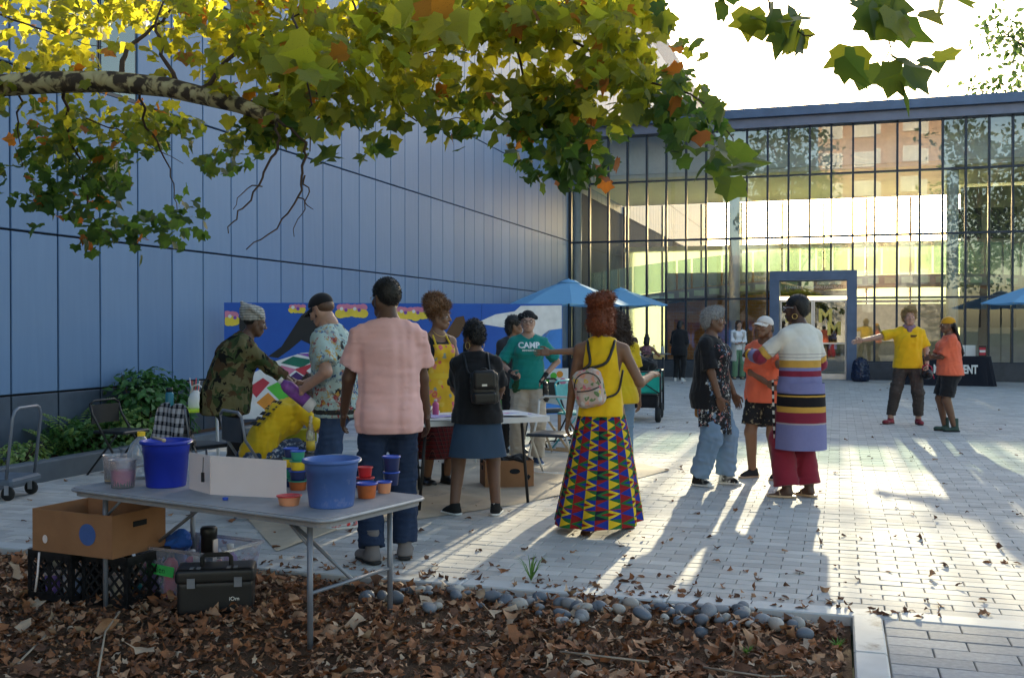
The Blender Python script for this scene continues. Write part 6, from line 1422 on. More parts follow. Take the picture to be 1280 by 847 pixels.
# ---- white painting tables with their clutter
m_wtop = M('white plastic table top', (.66, .64, .62), .5, 0, .06, 4, dirt=((.55, .28, .42), 5, .66))
def wtable(label, pl, pr, wdt=.76, zt=.74):
    d = (pr-pl); L = d.length; t = thing('folding_table', label, 'table', V(pl.x, pl.y, 0), atan2(d.y, d.x)); b = MB(); b.prism(rounded(L, wdt, .05), zt-.045, zt); b.build('table_top', m_wtop, t)
    for lx in (.25, L-.25):
        for ly in (.08, wdt-.08): MB().tube([(lx, ly, zt-.045), (lx+(.06 if lx > 1 else -.06), ly, 0)], .014, 8).build('leg', m_blackpl, t, True)
        MB().tube([(lx+(.03 if lx > 1 else -.03), .08, .35), (lx+(.03 if lx > 1 else -.03), wdt-.08, .35)], .011, 8).build('cross_bar', m_blackpl, t, True)
    return t, L
Z2 = .74
tl, tr = GP(500, 528, Z2), GP(690, 520, Z2); tl.z = tr.z = 0
wt, WL = wtable('white folding table with paint papers between the woman in black and the apron', tl, tr)
d2 = (tr-tl).normalized(); l2_ = GP(338, 514, Z2); l2_.z = 0; e2_ = GP(497, 521, Z2); e2_.z = 0; wt2, WL2 = wtable('white folding table between the camouflage jacket and the man in the cap', l2_, e2_); d3 = (e2_-l2_).normalized()
WQ = lambda x, y_: tl+d2*x+V(-d2.y, d2.x, 0)*y_+V(0, 0, Z2)
mpap = [M('pink painted paper', (.62, .22, .36), .8, 0, .2, 20), M('white paper', (.72, .71, .70), .8), M('lilac paper', (.42, .35, .6), .8, 0, .2, 20)]
for i, (x, y_, r) in enumerate(((.12, .14, .2), (.30, .10, -.3), (.42, .28, .5), (.20, .34, .1), (.62, .12, .3), (.55, .36, -.2), (.98, .20, .15), (1.06, .14, -.4), (1.15, .30, .3), (.85, .42, .1))):
    lb = ['splashed pink sheet lying on the white painting table', 'white sheet of paper lying on the white painting table', 'lilac painted sheet lying on the white painting table'][i % 3]
    b = MB(); b.grid(lambda u, v: V(-.14+.28*u, -.10+.20*v, .002+.006*sin(5*u+i)*sin(4*v)), 6, 5); b.build('paper_sheet', mpap[i % 3], None, True, loc=WQ(x, y_)+V(0, 0, .002+.004*(i % 4)), rot=atan2(d2.y, d2.x)+r, label=lb, category='paper', group='painted sheets on the white table, '+('pink', 'white', 'lilac')[i % 3])
cp = thing('paint_cup', 'clear plastic cup of lilac paint water on the white table', 'cup', WQ(.27, .18)); MB().lathe([(.055, 0), (.075, .11), (.07, .11), (.05, .006)], 22).build('cup', m_frost, cp, True); MB().lathe([(.05, .008), (.062, .07), (.0001, .07)], 20).build('liquid', M('lilac water', (.35, .25, .45), .4), cp, True)
paint_bottle('white glue bottle with a red cap on the white table', WQ(.13, .10), .025, .16, m_whiterub, mr)
for i, (n_, x, y_) in enumerate((('purple', .40, .45), ('pink', .5, .5), ('teal', .05, .4), ('yellow', .16, .5))): paint_bottle('%s paint bottle standing on the white table by the floral apron' % n_, WQ(x, y_), .028, .14, pm_[n_], m_board)
# things before and on the left table: lime board, glass bottle, tubs
WQ2 = lambda x, y_: l2_+d3*x*.7+V(-d3.y, d3.x, 0)*y_+V(0, 0, Z2)
for i, (n_, x, y_) in enumerate((('red', .95, .2), ('orange', 1.05, .12), ('violet', 1.0, .42), ('blue', 1.25, .25), ('white', 1.4, .3), ('crimson', .7, .3))): paint_bottle('%s paint bottle standing on the table beside the man in the cap' % n_, WQ2(x, y_), .03, .17, pm_[n_], m_board if i % 2 else pm_['yellow'])
lb_ = thing('lime_bag', 'lime yellow paper bag with a black handle in front of the seated painter', 'bag', V(*GP(372, 626))); lb_.rotation_euler.z = facing(372, 0); box('bag_body', M('lime paper', (.42, .42, .02), .7), lb_, -.16, .16, -.07, .07, 0, .62); MB().tube([(.03*cos(a)*1.6, -.078, .53+.08*sin(a)) for a in np.linspace(pi, 2*pi, 9)], .006, 6).build('handle', m_leather, lb_, True)
gb = thing('spray_bottle', 'clear bottle with a yellow label on the box behind the worn bucket', 'bottle', V(*GP(388, 640, .0))); 
gbx = thing('paint_stool', 'low stool piled with paint behind the worn blue bucket', 'stool', V(gb.location.x, gb.location.y, 0)); box('seat', m_dseat, gbx, -.17, .17, -.15, .15, .44, .48, bev=.01)
for sx in (-1, 1):
    for sy in (-1, 1): MB().tube([(sx*.14, sy*.12, .44), (sx*.17, sy*.15, 0)], .012, 8).build('leg', m_tubegrey, gbx, True)
gb.location.z = .481; MB().lathe([(.034, 0), (.036, .01), (.036, .16), (.02, .22), (.014, .25), (.014, .30)], 18).build('bottle', m_clear, gb, True); MB().lathe([(.0368, .02), (.0368, .10)], 18).build('label', pm_['yellow'], gb, True)
# purple bottle in the cap man's hand and the red tub he tips
Mx = f_cap.root.matrix_basis if True else None
bpy.context.view_layer.update(); Mw = f_cap.root.matrix_world
hl = Mw @ (Vector(f_cap.J['haL'])*f_cap.S); hr_ = Mw @ (Vector(f_cap.J['haR'])*f_cap.S)
vb = thing('paint_jug', 'purple and white paint bottle held by the man in the black cap', 'bottle', hl); vb.rotation_euler = (V(-CA, -SA, 0)*.72+V(0, 0, .62)+V(SA, -CA, 0)*.1).to_track_quat('Z', 'Y').to_euler(); MB().lathe([(.045, -.16), (.05, -.15), (.05, -.09)], 20).build('white_base', m_whiterub, vb, True); MB().lathe([(.05, -.09), (.0495, .09), (.035, .12), (.022, .14)], 20).build('bottle', M('purple label', (.20, .06, .30), .45, 0, .5, 14), vb, True)
MB().lathe([(.024, .14), (.024, .17), (.0001, .17)], 16).build('cap', m_whiterub, vb, True)
rt = thing('red_paint_cup', 'red paint cup with a dark inside tipped in the cap man\'s hand', 'cup', hr_+V(-.02, -.03, -.01)); rt.rotation_euler = (radians(62), 0, YAW-.2); MB().lathe([(.035, -.09), (.042, -.085), (.045, .05), (.046, .06), (.04, .06), (.038, -.02), (.0001, -.02)], 20).build('cup', M('red plastic', (.45, .015, .03), .35), rt, True); MB().lathe([(.0001, .03), (.039, .031)], 18).build('paint', M('dark brown paint', (.05, .02, .02), .4), rt)
# things in the pointing man's hand
bpy.context.view_layer.update(); hp = f_point.root.matrix_world @ (Vector(f_point.J['haL'])*f_point.S)
g = SDF((-.12, -.12, -.16), (.12, .12, .06), .01); g.ell((0, 0, -.07), (.09, .07, .08)); g.seg((0, -.04, -.08), (0, -.10, -.08), .05, .045, k=.01); A = Acc(); A.add(*g.out(1)); kb = thing('camera_body', 'dark camera with a red strap held by the fair haired man', 'camera', hp, YAW); mkobj('casing', A.mesh('casing', m_blackpl), kb); MB().tube([(-.06, 0, -.02), (-.07, 0, .05), (.0, 0, .08), (.07, 0, .04), (.08, 0, -.05), (.10, -.02, -.14)], .009, 6).build('strap', M('red strap', (.4, .02, .06), .7), kb, True)
# ---- cardboard box below the white table
bp_ = place(633, 607); cb2 = carton('brown cardboard box with printed ends on the drop cloth below the white table', bp_, facing(633, 0)+.16, .46, .36, .26)
hb_ = [(.0, .06), (.035, .09), (.07, .06), (.035, .0)]
MB().prism([(.10, .10), (.12, .12), (.14, .10), (.12, .065)], 0, .002, T=Matrix.Translation((.06, -.181, .01)) @ Matrix.Rotation(pi/2, 4, 'X')).build('heart_print', m_gap, cb2); MB().lathe([(.05, 0), (.05, .002), (.042, .002)], 20, T=Matrix.Translation((.05, -.181, .16)) @ Matrix.Rotation(pi/2, 4, 'X'), sy=.5).build('oval_print', m_gap, cb2); box('hand_hole', m_gap, cb2, -.2315, -.2295, -.05, .05, .16, .2)
g = SDF((-.25, -.18, -.05), (.25, .18, .16), .012); g.ell((-.1, 0, .03), (.14, .12, .07)); g.ell((.1, 0, .03), (.1, .1, .05)); g.wrinkle(.02, .08, 5); A = Acc(); A.add(*g.out(1)); mkobj('dark_cloth', A.mesh('dark_cloth', CL('black rag', (.012, .012, .014))), None, bp_+V(0, 0, .22), facing(633, 0)+.16, label='black cloth heaped in the open cardboard box', category='cloth')
# ---- drop cloth
dpx = [(300, 640), (345, 690), (445, 655), (520, 650), (640, 632), (770, 605), (838, 588), (740, 566), (640, 566), (520, 577), (400, 600), (330, 612)]
dp = [GP(x, y) for x, y in dpx]; cen = sum((V(p.x, p.y, 0) for p in dp), V(0, 0, 0))/len(dp)
dc = MB(); NN = 96; NRr = 26
def edge(u):
    k = u*len(dp); i = int(k) % len(dp); f = k-int(k); a, b = dp[i], dp[(i+1) % len(dp)]; p = a.lerp(b, f); p.z = 0; return p
def dfn(u, v):
    p = cen.lerp(edge(u % 1.0), v*.999+.001); h = .010+.010*abs(sin(3.1*p.x+2*sin(2.3*p.y)))*abs(sin(4.3*p.y+1.7*p.x))+.018*max(0, sin(9*p.x+5*p.y+2*sin(3*p.x)))**6; return V(p.x, p.y, h*min(1, (1-v)*9+.35))
dc.grid(dfn, NN, NRr, closeu=True); dc.build('drop_cloth', M('stained canvas', (.50, .40, .29), .9, 0, .16, 3, .3, 120, dirt=((.36, .30, .25), 2.2, .55)), None, True, label='beige canvas drop cloth spread on the paving under the white tables', category='cloth')
# ---- mural
MD = 13.75; mL, mR = PD(280, 378, MD), PD(703, 381, MD+.9); mur = thing('mural_board', 'long mural of blue sky, black manta shape and coloured tiles before the panel wall', 'mural', V(mL.x, mL.y, 0), atan2(mR.y-mL.y, mR.x-mL.x)); MW = sqrt((mR.x-mL.x)**2+(mR.y-mL.y)**2); MT = mL.z; MB0 = .35
def mpan(c, n_): return M('mural '+n_, c, .6, 0, .12, 6)
ml_blue = NT('mural blue'); cN = ml_blue.mix(ml_blue.noise(3, None, 5), (.010, .065, .34), (.015, .11, .48)); ml_blue = ml_blue.done(cN, .55)
pw = MW/4
for i in range(4): box('panel', ml_blue, mur, pw*i+.002, pw*(i+1)-.002, 0, .03, MB0, MT)
for i in range(5): box('support_post', m_card, mur, min(max(pw*i-.02, .01), MW-.05), min(max(pw*i-.02, .01), MW-.05)+.04, .035, .075, 0, MT-.1)
def shape(name, px_pts, m, lay):
    # painted area: outline given in mural pixels (280..703 by 378..)
    sx = MW/423.0; pts = [((x-280)*sx, MT-(y-378.5)*(MD+.45)/FPX) for x, y in px_pts]; b = MB(); b.prism([(x, z) for x, z in pts], 0, .0012, T=Matrix.Translation((0, -.0008*lay-.0008, 0)) @ Matrix.Rotation(pi/2, 4, 'X')); b.build(name, m, mur)
white = mpan((.72, .70, .68), 'white'); blackm = mpan((.012, .012, .014), 'black'); yel = mpan((.75, .55, .05), 'yellow'); pnk = mpan((.62, .2, .3), 'pink'); grn = mpan((.10, .48, .05), 'green'); dgrn = mpan((.01, .14, .09), 'dark green'); pur = mpan((.20, .06, .36), 'purple'); rd = mpan((.50, .04, .06), 'red'); org = mpan((.70, .26, .03), 'orange'); ppl = mpan((.06, .02, .12), 'deep purple'); lb2 = mpan((.05, .2, .55), 'light blue'); brn = mpan((.10, .05, .02), 'brown')
shape('cloud', [(590, 403), (615, 392), (640, 388), (648, 381), (702, 380), (702, 410), (688, 412), (676, 425), (660, 420), (640, 410), (620, 408)], white, 1)
def puff(x0, x1, y0, y1, name='cloud_puffs'):
    r_ = random.Random(int(x0)); n = max(3, int((x1-x0)/5))
    for k, (m, dy, s_) in enumerate(((pnk, -.28, .30), (yel, .18, .34), (yel, .25, .22))):
        for i in range(n):
            cx = x0+4+(x1-x0-8)*i/(n-1)+r_.uniform(-1, 1); cy_ = (y0+y1)/2+dy*(y1-y0)+r_.uniform(-1, 1); rr = (y1-y0)*s_*r_.uniform(.8, 1.15); shape(name, [(max(281, cx+rr*1.2*cos(a)), cy_+rr*sin(a)) for a in np.linspace(0, 2*pi, 13)[:-1]], m, 1+k*.6+.04*i)
    for i in range(n-1): 
        cx, cy_ = x0+6+i*(x1-x0-10)/max(n-2, 1), (y0+y1)/2-.2*(y1-y0)+2*sin(i*2.1); shape('curl', [(max(281, cx+2.2*cos(a)), cy_+2.2*sin(a)) for a in np.linspace(0, 2*pi, 9)[:-1]], (white, pur, pnk)[i % 3], 4+.05*i)
puff(281, 297, 390, 407); puff(356, 378, 381, 391); puff(415, 452, 381, 396); puff(489, 530, 384, 399)
shape('manta_wing', [(332, 444), (348, 432), (362, 410), (372, 394), (384, 385), (396, 384), (402, 400), (398, 418), (384, 430), (372, 424), (358, 436), (344, 446)], blackm, 2); shape('dark_sail', [(298, 397), (306, 388), (313, 383), (320, 396), (318, 420), (306, 424), (298, 410)], blackm, 2); shape('wing', [(550, 418), (564, 396), (574, 394), (577, 404), (568, 420), (552, 430)], brn, 2); shape('dark_blob', [(528, 416), (538, 414), (542, 424), (530, 428)], blackm, 2)
tl0 = [((300, 478), (344, 448), (420, 438), (446, 470), (470, 520), (300, 520))]
shape('tile_ground', [(296, 474), (340, 450), (372, 440), (425, 436), (452, 470), (470, 520), (296, 520)], white, 1)
for pts, m in (([(347, 452), (362, 444), (388, 449), (372, 458)], dgrn), ([(366, 441), (392, 440), (408, 439), (390, 447)], pur), ([(392, 450), (410, 442), (420, 452), (402, 460)], org), ([(363, 460), (388, 452), (402, 458), (382, 472)], rd), ([(388, 472), (406, 460), (424, 466), (410, 484)], grn), ([(338, 462), (348, 455), (366, 460), (350, 472)], pnk), ([(352, 474), (366, 463), (380, 473), (366, 486)], ppl), ([(372, 488), (384, 475), (402, 486), (388, 500)], org), ([(410, 440), (424, 438), (432, 448), (424, 452)], lb2), ([(330, 482), (346, 474), (364, 488), (348, 500)], grn), ([(308, 482), (326, 470), (334, 476), (318, 494)], rd), ([(352, 504), (368, 490), (384, 502), (370, 516)], pnk), ([(396, 504), (408, 490), (430, 492), (426, 512)], pur), ([(318, 500), (332, 488), (346, 502), (334, 514)], org)): shape('tile', pts, m, 2)
shape('tile_star', [(378, 462), (384, 457), (392, 458), (390, 463), (384, 467)], white, 3)
for i in range(5): a = i*1.25; cx, cy_ = 640, 455; 
shape('hill', [(606, 452), (616, 442), (632, 437), (650, 440), (660, 452), (664, 520), (606, 520)], grn, 1)
shape('water_patch', [(668, 425), (685, 412), (702, 410), (702, 520), (668, 520)], lb2, 1)
# painted cards on the chair
cd = thing('painted_card', 'white card painted with purple and green shapes leaning on the black chair', 'card', place(694, 553)+V(0, 0, .47), facing(692, 0)); slab(V(-.20, 0, .06), V(.17, 0, .0), .42, .5, .006).build('card', mpap[1], cd)
for i, (x, z, m) in enumerate(((-.12, .33, grn), (-.02, .40, grn), (.06, .42, org), (.10, .33, pnk), (-.08, .18, pur), (.06, .15, ppl), (.0, .26, pnk))): MB().prism([(x+.045*cos(a)*(1.6 if m in (pur, ppl) else 1), z+.045*sin(a)*(1.6 if m in (pur, ppl) else 1)) for a in np.linspace(.3, .3+2*pi, 5 if m in (pur, ppl) else 9)[:-1]], 0, .002, T=Matrix.Translation((0, -.001, 0)) @ Matrix.Rotation(pi/2, 4, 'X')).build('painted_shape', m, cd)
es = thing('wooden_easel', 'low pale wooden easel lying open behind the white framed chair', 'easel', place(700, 566)); m_wood = M('pale pine', (.48, .32, .18), .7, 0, .15, 8)
for a, b_ in (((-.1, 0, .02), (-.35, .25, .45)), ((.12, 0, .02), (-.3, .3, .45)), ((-.25, .1, .03), (.35, -.1, .03)), ((-.1, .2, .03), (.40, .1, .03))): MB().tube([a, b_], .018, 4).build('rail', m_wood, es)
# ---- umbrellas
m_umb = NT('sky blue canvas'); nn = m_umb.noise(5); m_umb.set(m_umb.b, 'Subsurface Weight', .0); tr_ = m_umb.n('BsdfTranslucent'); tr_.inputs['Color'].default_value = (.25, .55, .85, 1); mx = m_umb.n('MixShader'); mx.inputs[0].default_value = .35; m_umb.t.links.new(m_umb.b.outputs[0], mx.inputs[1]); m_umb.t.links.new(tr_.outputs[0], mx.inputs[2]); m_umb.t.links.new(mx.outputs[0], m_umb.out.inputs[0]); m_umb = m_umb.done(m_umb.mix(nn, (.27, .55, .80), (.31, .60, .85)), .8)
def umbrella(label, px, d, R, ztop, zedge, rz):
    p = PD(px, 400, d); t = thing('patio_umbrella', label, 'umbrella', V(p.x, p.y, 0), rz, None); n = 8
    for i in range(n):
        a0, a1 = 2*pi*i/n, 2*pi*(i+1)/n; b = MB()
        def fn(u, v, a0=a0, a1=a1):
            r = R*(.10+.90*v); P0 = V(r*cos(a0), r*sin(a0), 0); P1 = V(r*cos(a1), r*sin(a1), 0); p = P0.lerp(P1, u); return V(p.x, p.y, ztop-(ztop-zedge)*v**1.12-.05*sin(pi*u)*v*v*.6)
        b.grid(fn, 7, 8); b.build('canopy_panel', m_umb, t, True)
        MB().tube([(R*.03*cos(a0), R*.03*sin(a0), ztop-.06), (R*cos(a0)*.99, R*sin(a0)*.99, zedge-.02)], .008, 5).build('rib', m_steel, t, True)
    MB().lathe([(R*.20, ztop-.035), (R*.10, ztop+.045), (.02, ztop+.07), (.0001, ztop+.10)], 8).build('vent_cap', m_umb, t, True); MB().tube([(0, 0, 0), (0, 0, ztop)], .024, 10).build('pole', m_blackpl, t, True); MB().lathe([(.28, 0), (.28, .05), (.05, .09), (.05, .25)], 20).build('base', m_blackpl, t, True); return t
umbrella('sky blue patio umbrella nearest the mural end', 711, 25.6, 1.52, 2.62, 2.06, .3); umbrella('sky blue patio umbrella behind another one, over the cafe table', 776, 28.0, 1.28, 2.50, 2.10, .1); umbrella('sky blue patio umbrella beside the dark draped table', 1300, 25.5, 1.42, 2.55, 2.10, .2)
# cafe tables and chairs
def cafe_table(label, p):
    t = thing('cafe_table', label, 'table', p, facing(820, 0)); box('top', M('grey cafe top', (.22, .24, .27), .4) if 'grey cafe top' not in bpy.data.materials else bpy.data.materials['grey cafe top'], t, -.6, .6, -.4, .4, .72, .75, bev=.01)
    for sx in (-1, 1):
        for sy in (-1, 1): MB().tube([(sx*.52, sy*.33, .72), (sx*.55, sy*.36, 0)], .018, 8).build('leg', m_blackpl, t, True)
    return t
cafe_table('grey cafe table with bottles beside the seated person with the bun', place(826, 474)); ct = place(826, 474)
for i, (dx, m, n_) in enumerate(((-.2, m_clear, 'clear'), (.05, m_whiterub, 'white'), (.3, pm_['orange'], 'orange'))): paint_bottle('%s bottle on the grey cafe table' % n_, ct+V(dx, 0, .752), .05, .24, m, m_blackpl)
folding_chair('black chair under the person with the bun at the cafe table', place(808, 479), facing(808, 10), m_blackpl, m_blackpl); folding_chair('black chair under the person in white beyond the wagon', place(789, 482), facing(789, 60), m_blackpl, m_blackpl)
# ---- wagon
wg = thing('folding_wagon', 'teal canvas folding wagon with a black frame and rubber wheels', 'wagon', place(795, 524), facing(795, 4)); m_teal = cloth('teal canvas', (.02, .36, .28))
b = MB(); b.grid(lambda u, v: V(.36*(1 if 1 else 0)*cos(0), 0, 0), 2, 2) if False else None
g = SDF((-.5, -.5, .3), (.5, .5, .85), .016); g.rbox((0, 0, .62), (.40, .46, .18), .05); g.rbox((0, 0, .70), (.36, .42, .20), .05, op='c'); g.wrinkle(.012, .15, 6); A = Acc(); A.add(*g.out(1)); mkobj('canvas_tub', A.mesh('canvas_tub', m_teal), wg)
g = SDF((-.5, -.5, .15), (.5, .5, .5), .016); g.rbox((0, 0, .33), (.38, .44, .11), .05); g.wrinkle(.012, .15, 8); A = Acc(); A.add(*g.out(1)); mkobj('lower_pouch', A.mesh('lower_pouch', CL('black twill', (.014, .014, .016))), wg)
for sx in (-1, 1):
    for sy in (-1, 1): MB().tube([(sx*.42, sy*.48, .12), (sx*.42, sy*.48, 1.0 if sy > 0 else .84)], .018, 8).build('frame_post', m_blackpl, wg, True)
    MB().tube([(sx*.42, -.48, .80), (sx*.42, .48, .80)], .014, 8).build('frame_rail', m_blackpl, wg, True)
for sy in (-1, 1):
    for z in (.80, .44): MB().tube([(-.42, sy*.485, z), (.42, sy*.485, z)], .013, 8).build('frame_rail', m_blackpl, wg, True)
    MB().tube([(-.40, sy*.49, .46), (0, sy*.495, .72), (.40, sy*.49, .46)], .010, 6).build('cross_brace', m_blackpl, wg, True); MB().tube([(-.40, sy*.49, .78), (0, sy*.495, .52), (.40, sy*.49, .78)], .010, 6).build('cross_brace', m_blackpl, wg, True)
for sx in (-1, 1):
    for sy in (-1, 1): MB().lathe([(.0001, -.045), (.10, -.045), (.125, -.03), (.125, .03), (.10, .045), (.0001, .045)], 20, T=Matrix.Translation((sx*.38, sy*.44, .125)) @ Matrix.Rotation(pi/2, 4, 'Y')).build('wheel', m_rubber, wg, True)
g = SDF((-.5, -.4, .7), (.5, .4, 1.25), .018); g.ell((-.1, 0, .92), (.26, .26, .16)); g.ell((.15, 0, .88), (.2, .24, .12)); g.ell((-.2, .05, 1.0), (.14, .14, .1)); g.wrinkle(.03, .14, 3); A = Acc(); A.add(*g.out(1)); mkobj('dark_bags', A.mesh('dark_bags', CL('black twill', (.014, .014, .016))), None, wg.location, wg.rotation_euler.z, label='black bags and clothing heaped in the teal wagon', category='bag')
# ---- draped table with lettering
dtp = place(1187, 481); dt = thing('draped_table', 'table under a black cloth with white lettering before the pavilion', 'table', dtp, facing(1187, 0)); m_drape = cloth('black table cloth', (.012, .014, .022))
def dr(u, v):
    a = 2*pi*u; sx = abs(cos(a))**.25*(1 if cos(a) > 0 else -1); sy = abs(sin(a))**.25*(1 if sin(a) > 0 else -1); t = 1-v; f = 1+t*(.05+.035*sin(14*a)+.02*sin(23*a+1)); ex = .26*t*t*max(0, -cos(a)+.2) if cos(a) < 0 else .06*t; return V((.98*f+ex)*sx, .40*f*sy, .005+.75*v)
b = MB(); b.grid(dr, 140, 14, closeu=True); b.prism([(dr(i/60, 1).x, dr(i/60, 1).y) for i in range(60)], .744, .757); b.build('table_cloth', m_drape, dt, True)
lt_ = text_mesh('MONUMENT', .30, m_wlet, .0, 'CENTER', .012); xs_ = [v.co.x for v in lt_.vertices]; o = mkobj('cloth_lettering', lt_, dt, (.14, -.462, .42), (pi/2+.06, 0, 0)); o.scale = (1.04/(max(xs_)-min(xs_)), 1, 1)
for sx in (-1, 1): MB().tube([(sx*.8, 0, 0), (sx*.8, 0, .74)], .02).build('leg', m_steel, dt)
DQ = lambda x, y_: Matrix.Rotation(facing(1187, 0), 3, 'Z') @ V(x, y_, .757)+dtp
sg = thing('table_sign', 'red and white printed sign standing on the black draped table', 'sign', DQ(.78, -.1), facing(1187, 0)); box('board', m_blackpl, sg, -.09, .09, 0, .015, 0, .27); box('red_print', rd, sg, -.075, .075, -.004, -.001, .03, .23); box('white_band', m_wlet, sg, -.07, .07, -.008, -.0045, .10, .16)
for i, x in enumerate((-.1, .25, .5)): 
    o = slab(V(-.12, 0, 0), V(.12, 0, 0), .28, .28, .01).build('white_poster', m_wlet, None, loc=DQ(x, .1), rot=facing(1187, 0), label=['white poster at the middle of the draped table', 'white poster between two others on the draped table', 'white poster beside the red printed sign'][i], category='poster')
# bin bag by the door
g = SDF((-.3, -.3, 0), (.3, .3, .7), .016); g.seg((0, 0, .16), (0, 0, .48), (.24, .2), (.19, .17), side=(1, 0, 0)); g.ell((0, 0, .60), (.08, .08, .06)); g.wrinkle(.03, .13, 3, sharp=1); g.plane((0, 0, .004), (0, 0, -1)); A = Acc(); A.add(*g.out(1)); mkobj('bin_bag', A.mesh('bin_bag', M('glossy navy plastic', (.012, .02, .05), .25)), None, place(1076, 477), label='full dark blue bin bag standing beside the pavilion door', category='bag')
bo = thing('door_bollard', 'low pale post standing right of the pavilion door', 'post', place(1063, 475)); MB().lathe([(.05, 0), (.05, .98), (.03, 1.0), (.0001, 1.0)], 14).build('post', M('pale stone post', (.42, .38, .32), .8), bo, True)
# ================================================================ PLANTS
def leaf_poly(rs, lobes=5):
    base = [(0, -.06), (.26, -.16), (.56, .04), (.44, .20), (.56, .46), (.27, .50), (0, .84), (-.27, .50), (-.56, .46), (-.44, .20), (-.56, .04), (-.26, -.16)]
    return [(x*(1+rs.uniform(-.16, .16)), y*(1+rs.uniform(-.16, .16))) for x, y in base]
def leaf_mesh_data(rs, fold=.25, curl=.25):
    P = leaf_poly(rs); c = (0, .16); vs = [(c[0], c[1], 0)]
    for x, y in P: vs.append((x, y, fold*abs(x)-curl*((x*x)+(y-.2)**2)*.8))
    fs = [(0, 1+i, 1+(i+1) % 12) for i in range(12)]; return np.array(vs), np.array(fs)
lrs = random.Random(3)
LV = [leaf_mesh_data(lrs, lrs.uniform(.05, .4), lrs.uniform(-.1, .5)) for _ in range(8)]
def dry_leaf(rs):
    n = rs.choice((8, 9, 10)); R = [(.36+.22*rs.random())*(1.35 if i % 2 else .82) for i in range(n)]; ax = rs.uniform(0, pi); k1 = rs.uniform(-1.6, 2.2); k2 = rs.uniform(-.8, .8); k3 = rs.uniform(0, 6); vs = [(0, 0, 0)]
    def z(x, y): u_ = x*cos(ax)+y*sin(ax); w_ = y*cos(ax)-x*sin(ax); return k1*u_*u_*.8+k2*x*y+.10*sin(6*w_+k3)
    for f in (.55, 1.0):
        for i in range(n): t = 2*pi*(i+(.3 if f < 1 else 0))/n; r = R[i]*f if f == 1 else .30; x, y = r*cos(t)*1.3, r*sin(t)*.85; vs.append((x, y, z(x, y)))
    fs = [(0, 1+i, 1+(i+1) % n) for i in range(n)]
    for i in range(n): k = (i+1) % n; fs += [(1+i, 1+n+i, 1+n+k), (1+i, 1+n+k, 1+k)]
    return np.array(vs), np.array(fs)
DRY = [dry_leaf(lrs) for _ in range(14)]
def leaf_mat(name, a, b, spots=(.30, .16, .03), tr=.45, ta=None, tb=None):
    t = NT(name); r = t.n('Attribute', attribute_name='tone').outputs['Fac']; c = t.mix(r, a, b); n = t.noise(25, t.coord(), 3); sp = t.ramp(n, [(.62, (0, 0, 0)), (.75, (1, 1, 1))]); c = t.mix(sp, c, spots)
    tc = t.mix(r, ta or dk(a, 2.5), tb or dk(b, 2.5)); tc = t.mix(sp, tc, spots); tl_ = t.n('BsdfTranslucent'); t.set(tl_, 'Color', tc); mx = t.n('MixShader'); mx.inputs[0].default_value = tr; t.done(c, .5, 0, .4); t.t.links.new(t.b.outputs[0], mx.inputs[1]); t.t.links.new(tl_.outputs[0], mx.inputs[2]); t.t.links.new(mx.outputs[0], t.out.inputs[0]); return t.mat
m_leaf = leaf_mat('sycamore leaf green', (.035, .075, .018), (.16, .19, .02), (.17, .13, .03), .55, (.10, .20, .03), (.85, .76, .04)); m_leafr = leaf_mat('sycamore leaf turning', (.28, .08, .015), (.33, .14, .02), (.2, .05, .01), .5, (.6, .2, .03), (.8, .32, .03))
m_dry = [M('dry leaf rust', (.24, .095, .038), .8, 0, .3, 30), M('dry leaf tan', (.36, .20, .11), .8, 0, .25, 30), M('dry leaf brown', (.12, .055, .03), .85, 0, .3, 30), M('dry leaf pale', (.40, .29, .20), .8, 0, .2, 30)]
m_bark = NT('mottled sycamore bark'); co = m_bark.coord(); mpp = m_bark.n('Mapping'); m_bark.set(mpp, 'Vector', co); n1 = m_bark.noise(15, co, 3, .5, .5); cc = m_bark.ramp(n1, [(.44, (.05, .035, .022)), (.48, (.11, .08, .045)), (.53, (.36, .30, .15)), (.62, (.44, .38, .20))]); m_bark.bump(n1, .4, .02); m_bark = m_bark.done(cc, .85)
m_twig = M('brown twig', (.07, .045, .03), .9, 0, .2, 20)
def spray(A, P, Nrm, up, sz, data, mi, tone=None):
    """many leaves at once: positions, normals, tip directions, sizes"""
    n = len(P)
    if n == 0: return []
    z = Nrm/np.linalg.norm(Nrm, axis=1)[:, None]; y = up-z*(up*z).sum(1)[:, None]; y /= np.linalg.norm(y, axis=1)[:, None]+1e-9; x = np.cross(y, z)
    R = np.stack([x, y, z], 2)
    pick = rng.integers(0, len(data), n); tot = []
    for k in range(len(data)):
        idx = np.nonzero(pick == k)[0]
        if len(idx) == 0: continue
        v, f = data[k]; nv = len(v)
        W = np.einsum('nij,vj->nvi', R[idx], v)*sz[idx][:, None, None]+P[idx][:, None, :]
        F = f[None]+np.arange(len(idx))[:, None, None]*nv
        mm = mi[idx] if hasattr(mi, '__len__') else np.full(len(idx), mi)
        A.V.append(W.reshape(-1, 3)); A.Fq.append(F.reshape(-1, 3)+A.n); A.mi.append(np.repeat(mm, len(f))); A.n += len(idx)*nv; tot.append(np.repeat(rng.uniform(0, 1, len(idx)) if tone is None else tone[idx], len(f)))
    return tot
def add_tone(me, tot): at = me.attributes.new('tone', 'FLOAT', 'FACE'); at.data.foreach_set('value', np.concatenate(tot).astype(np.float32))
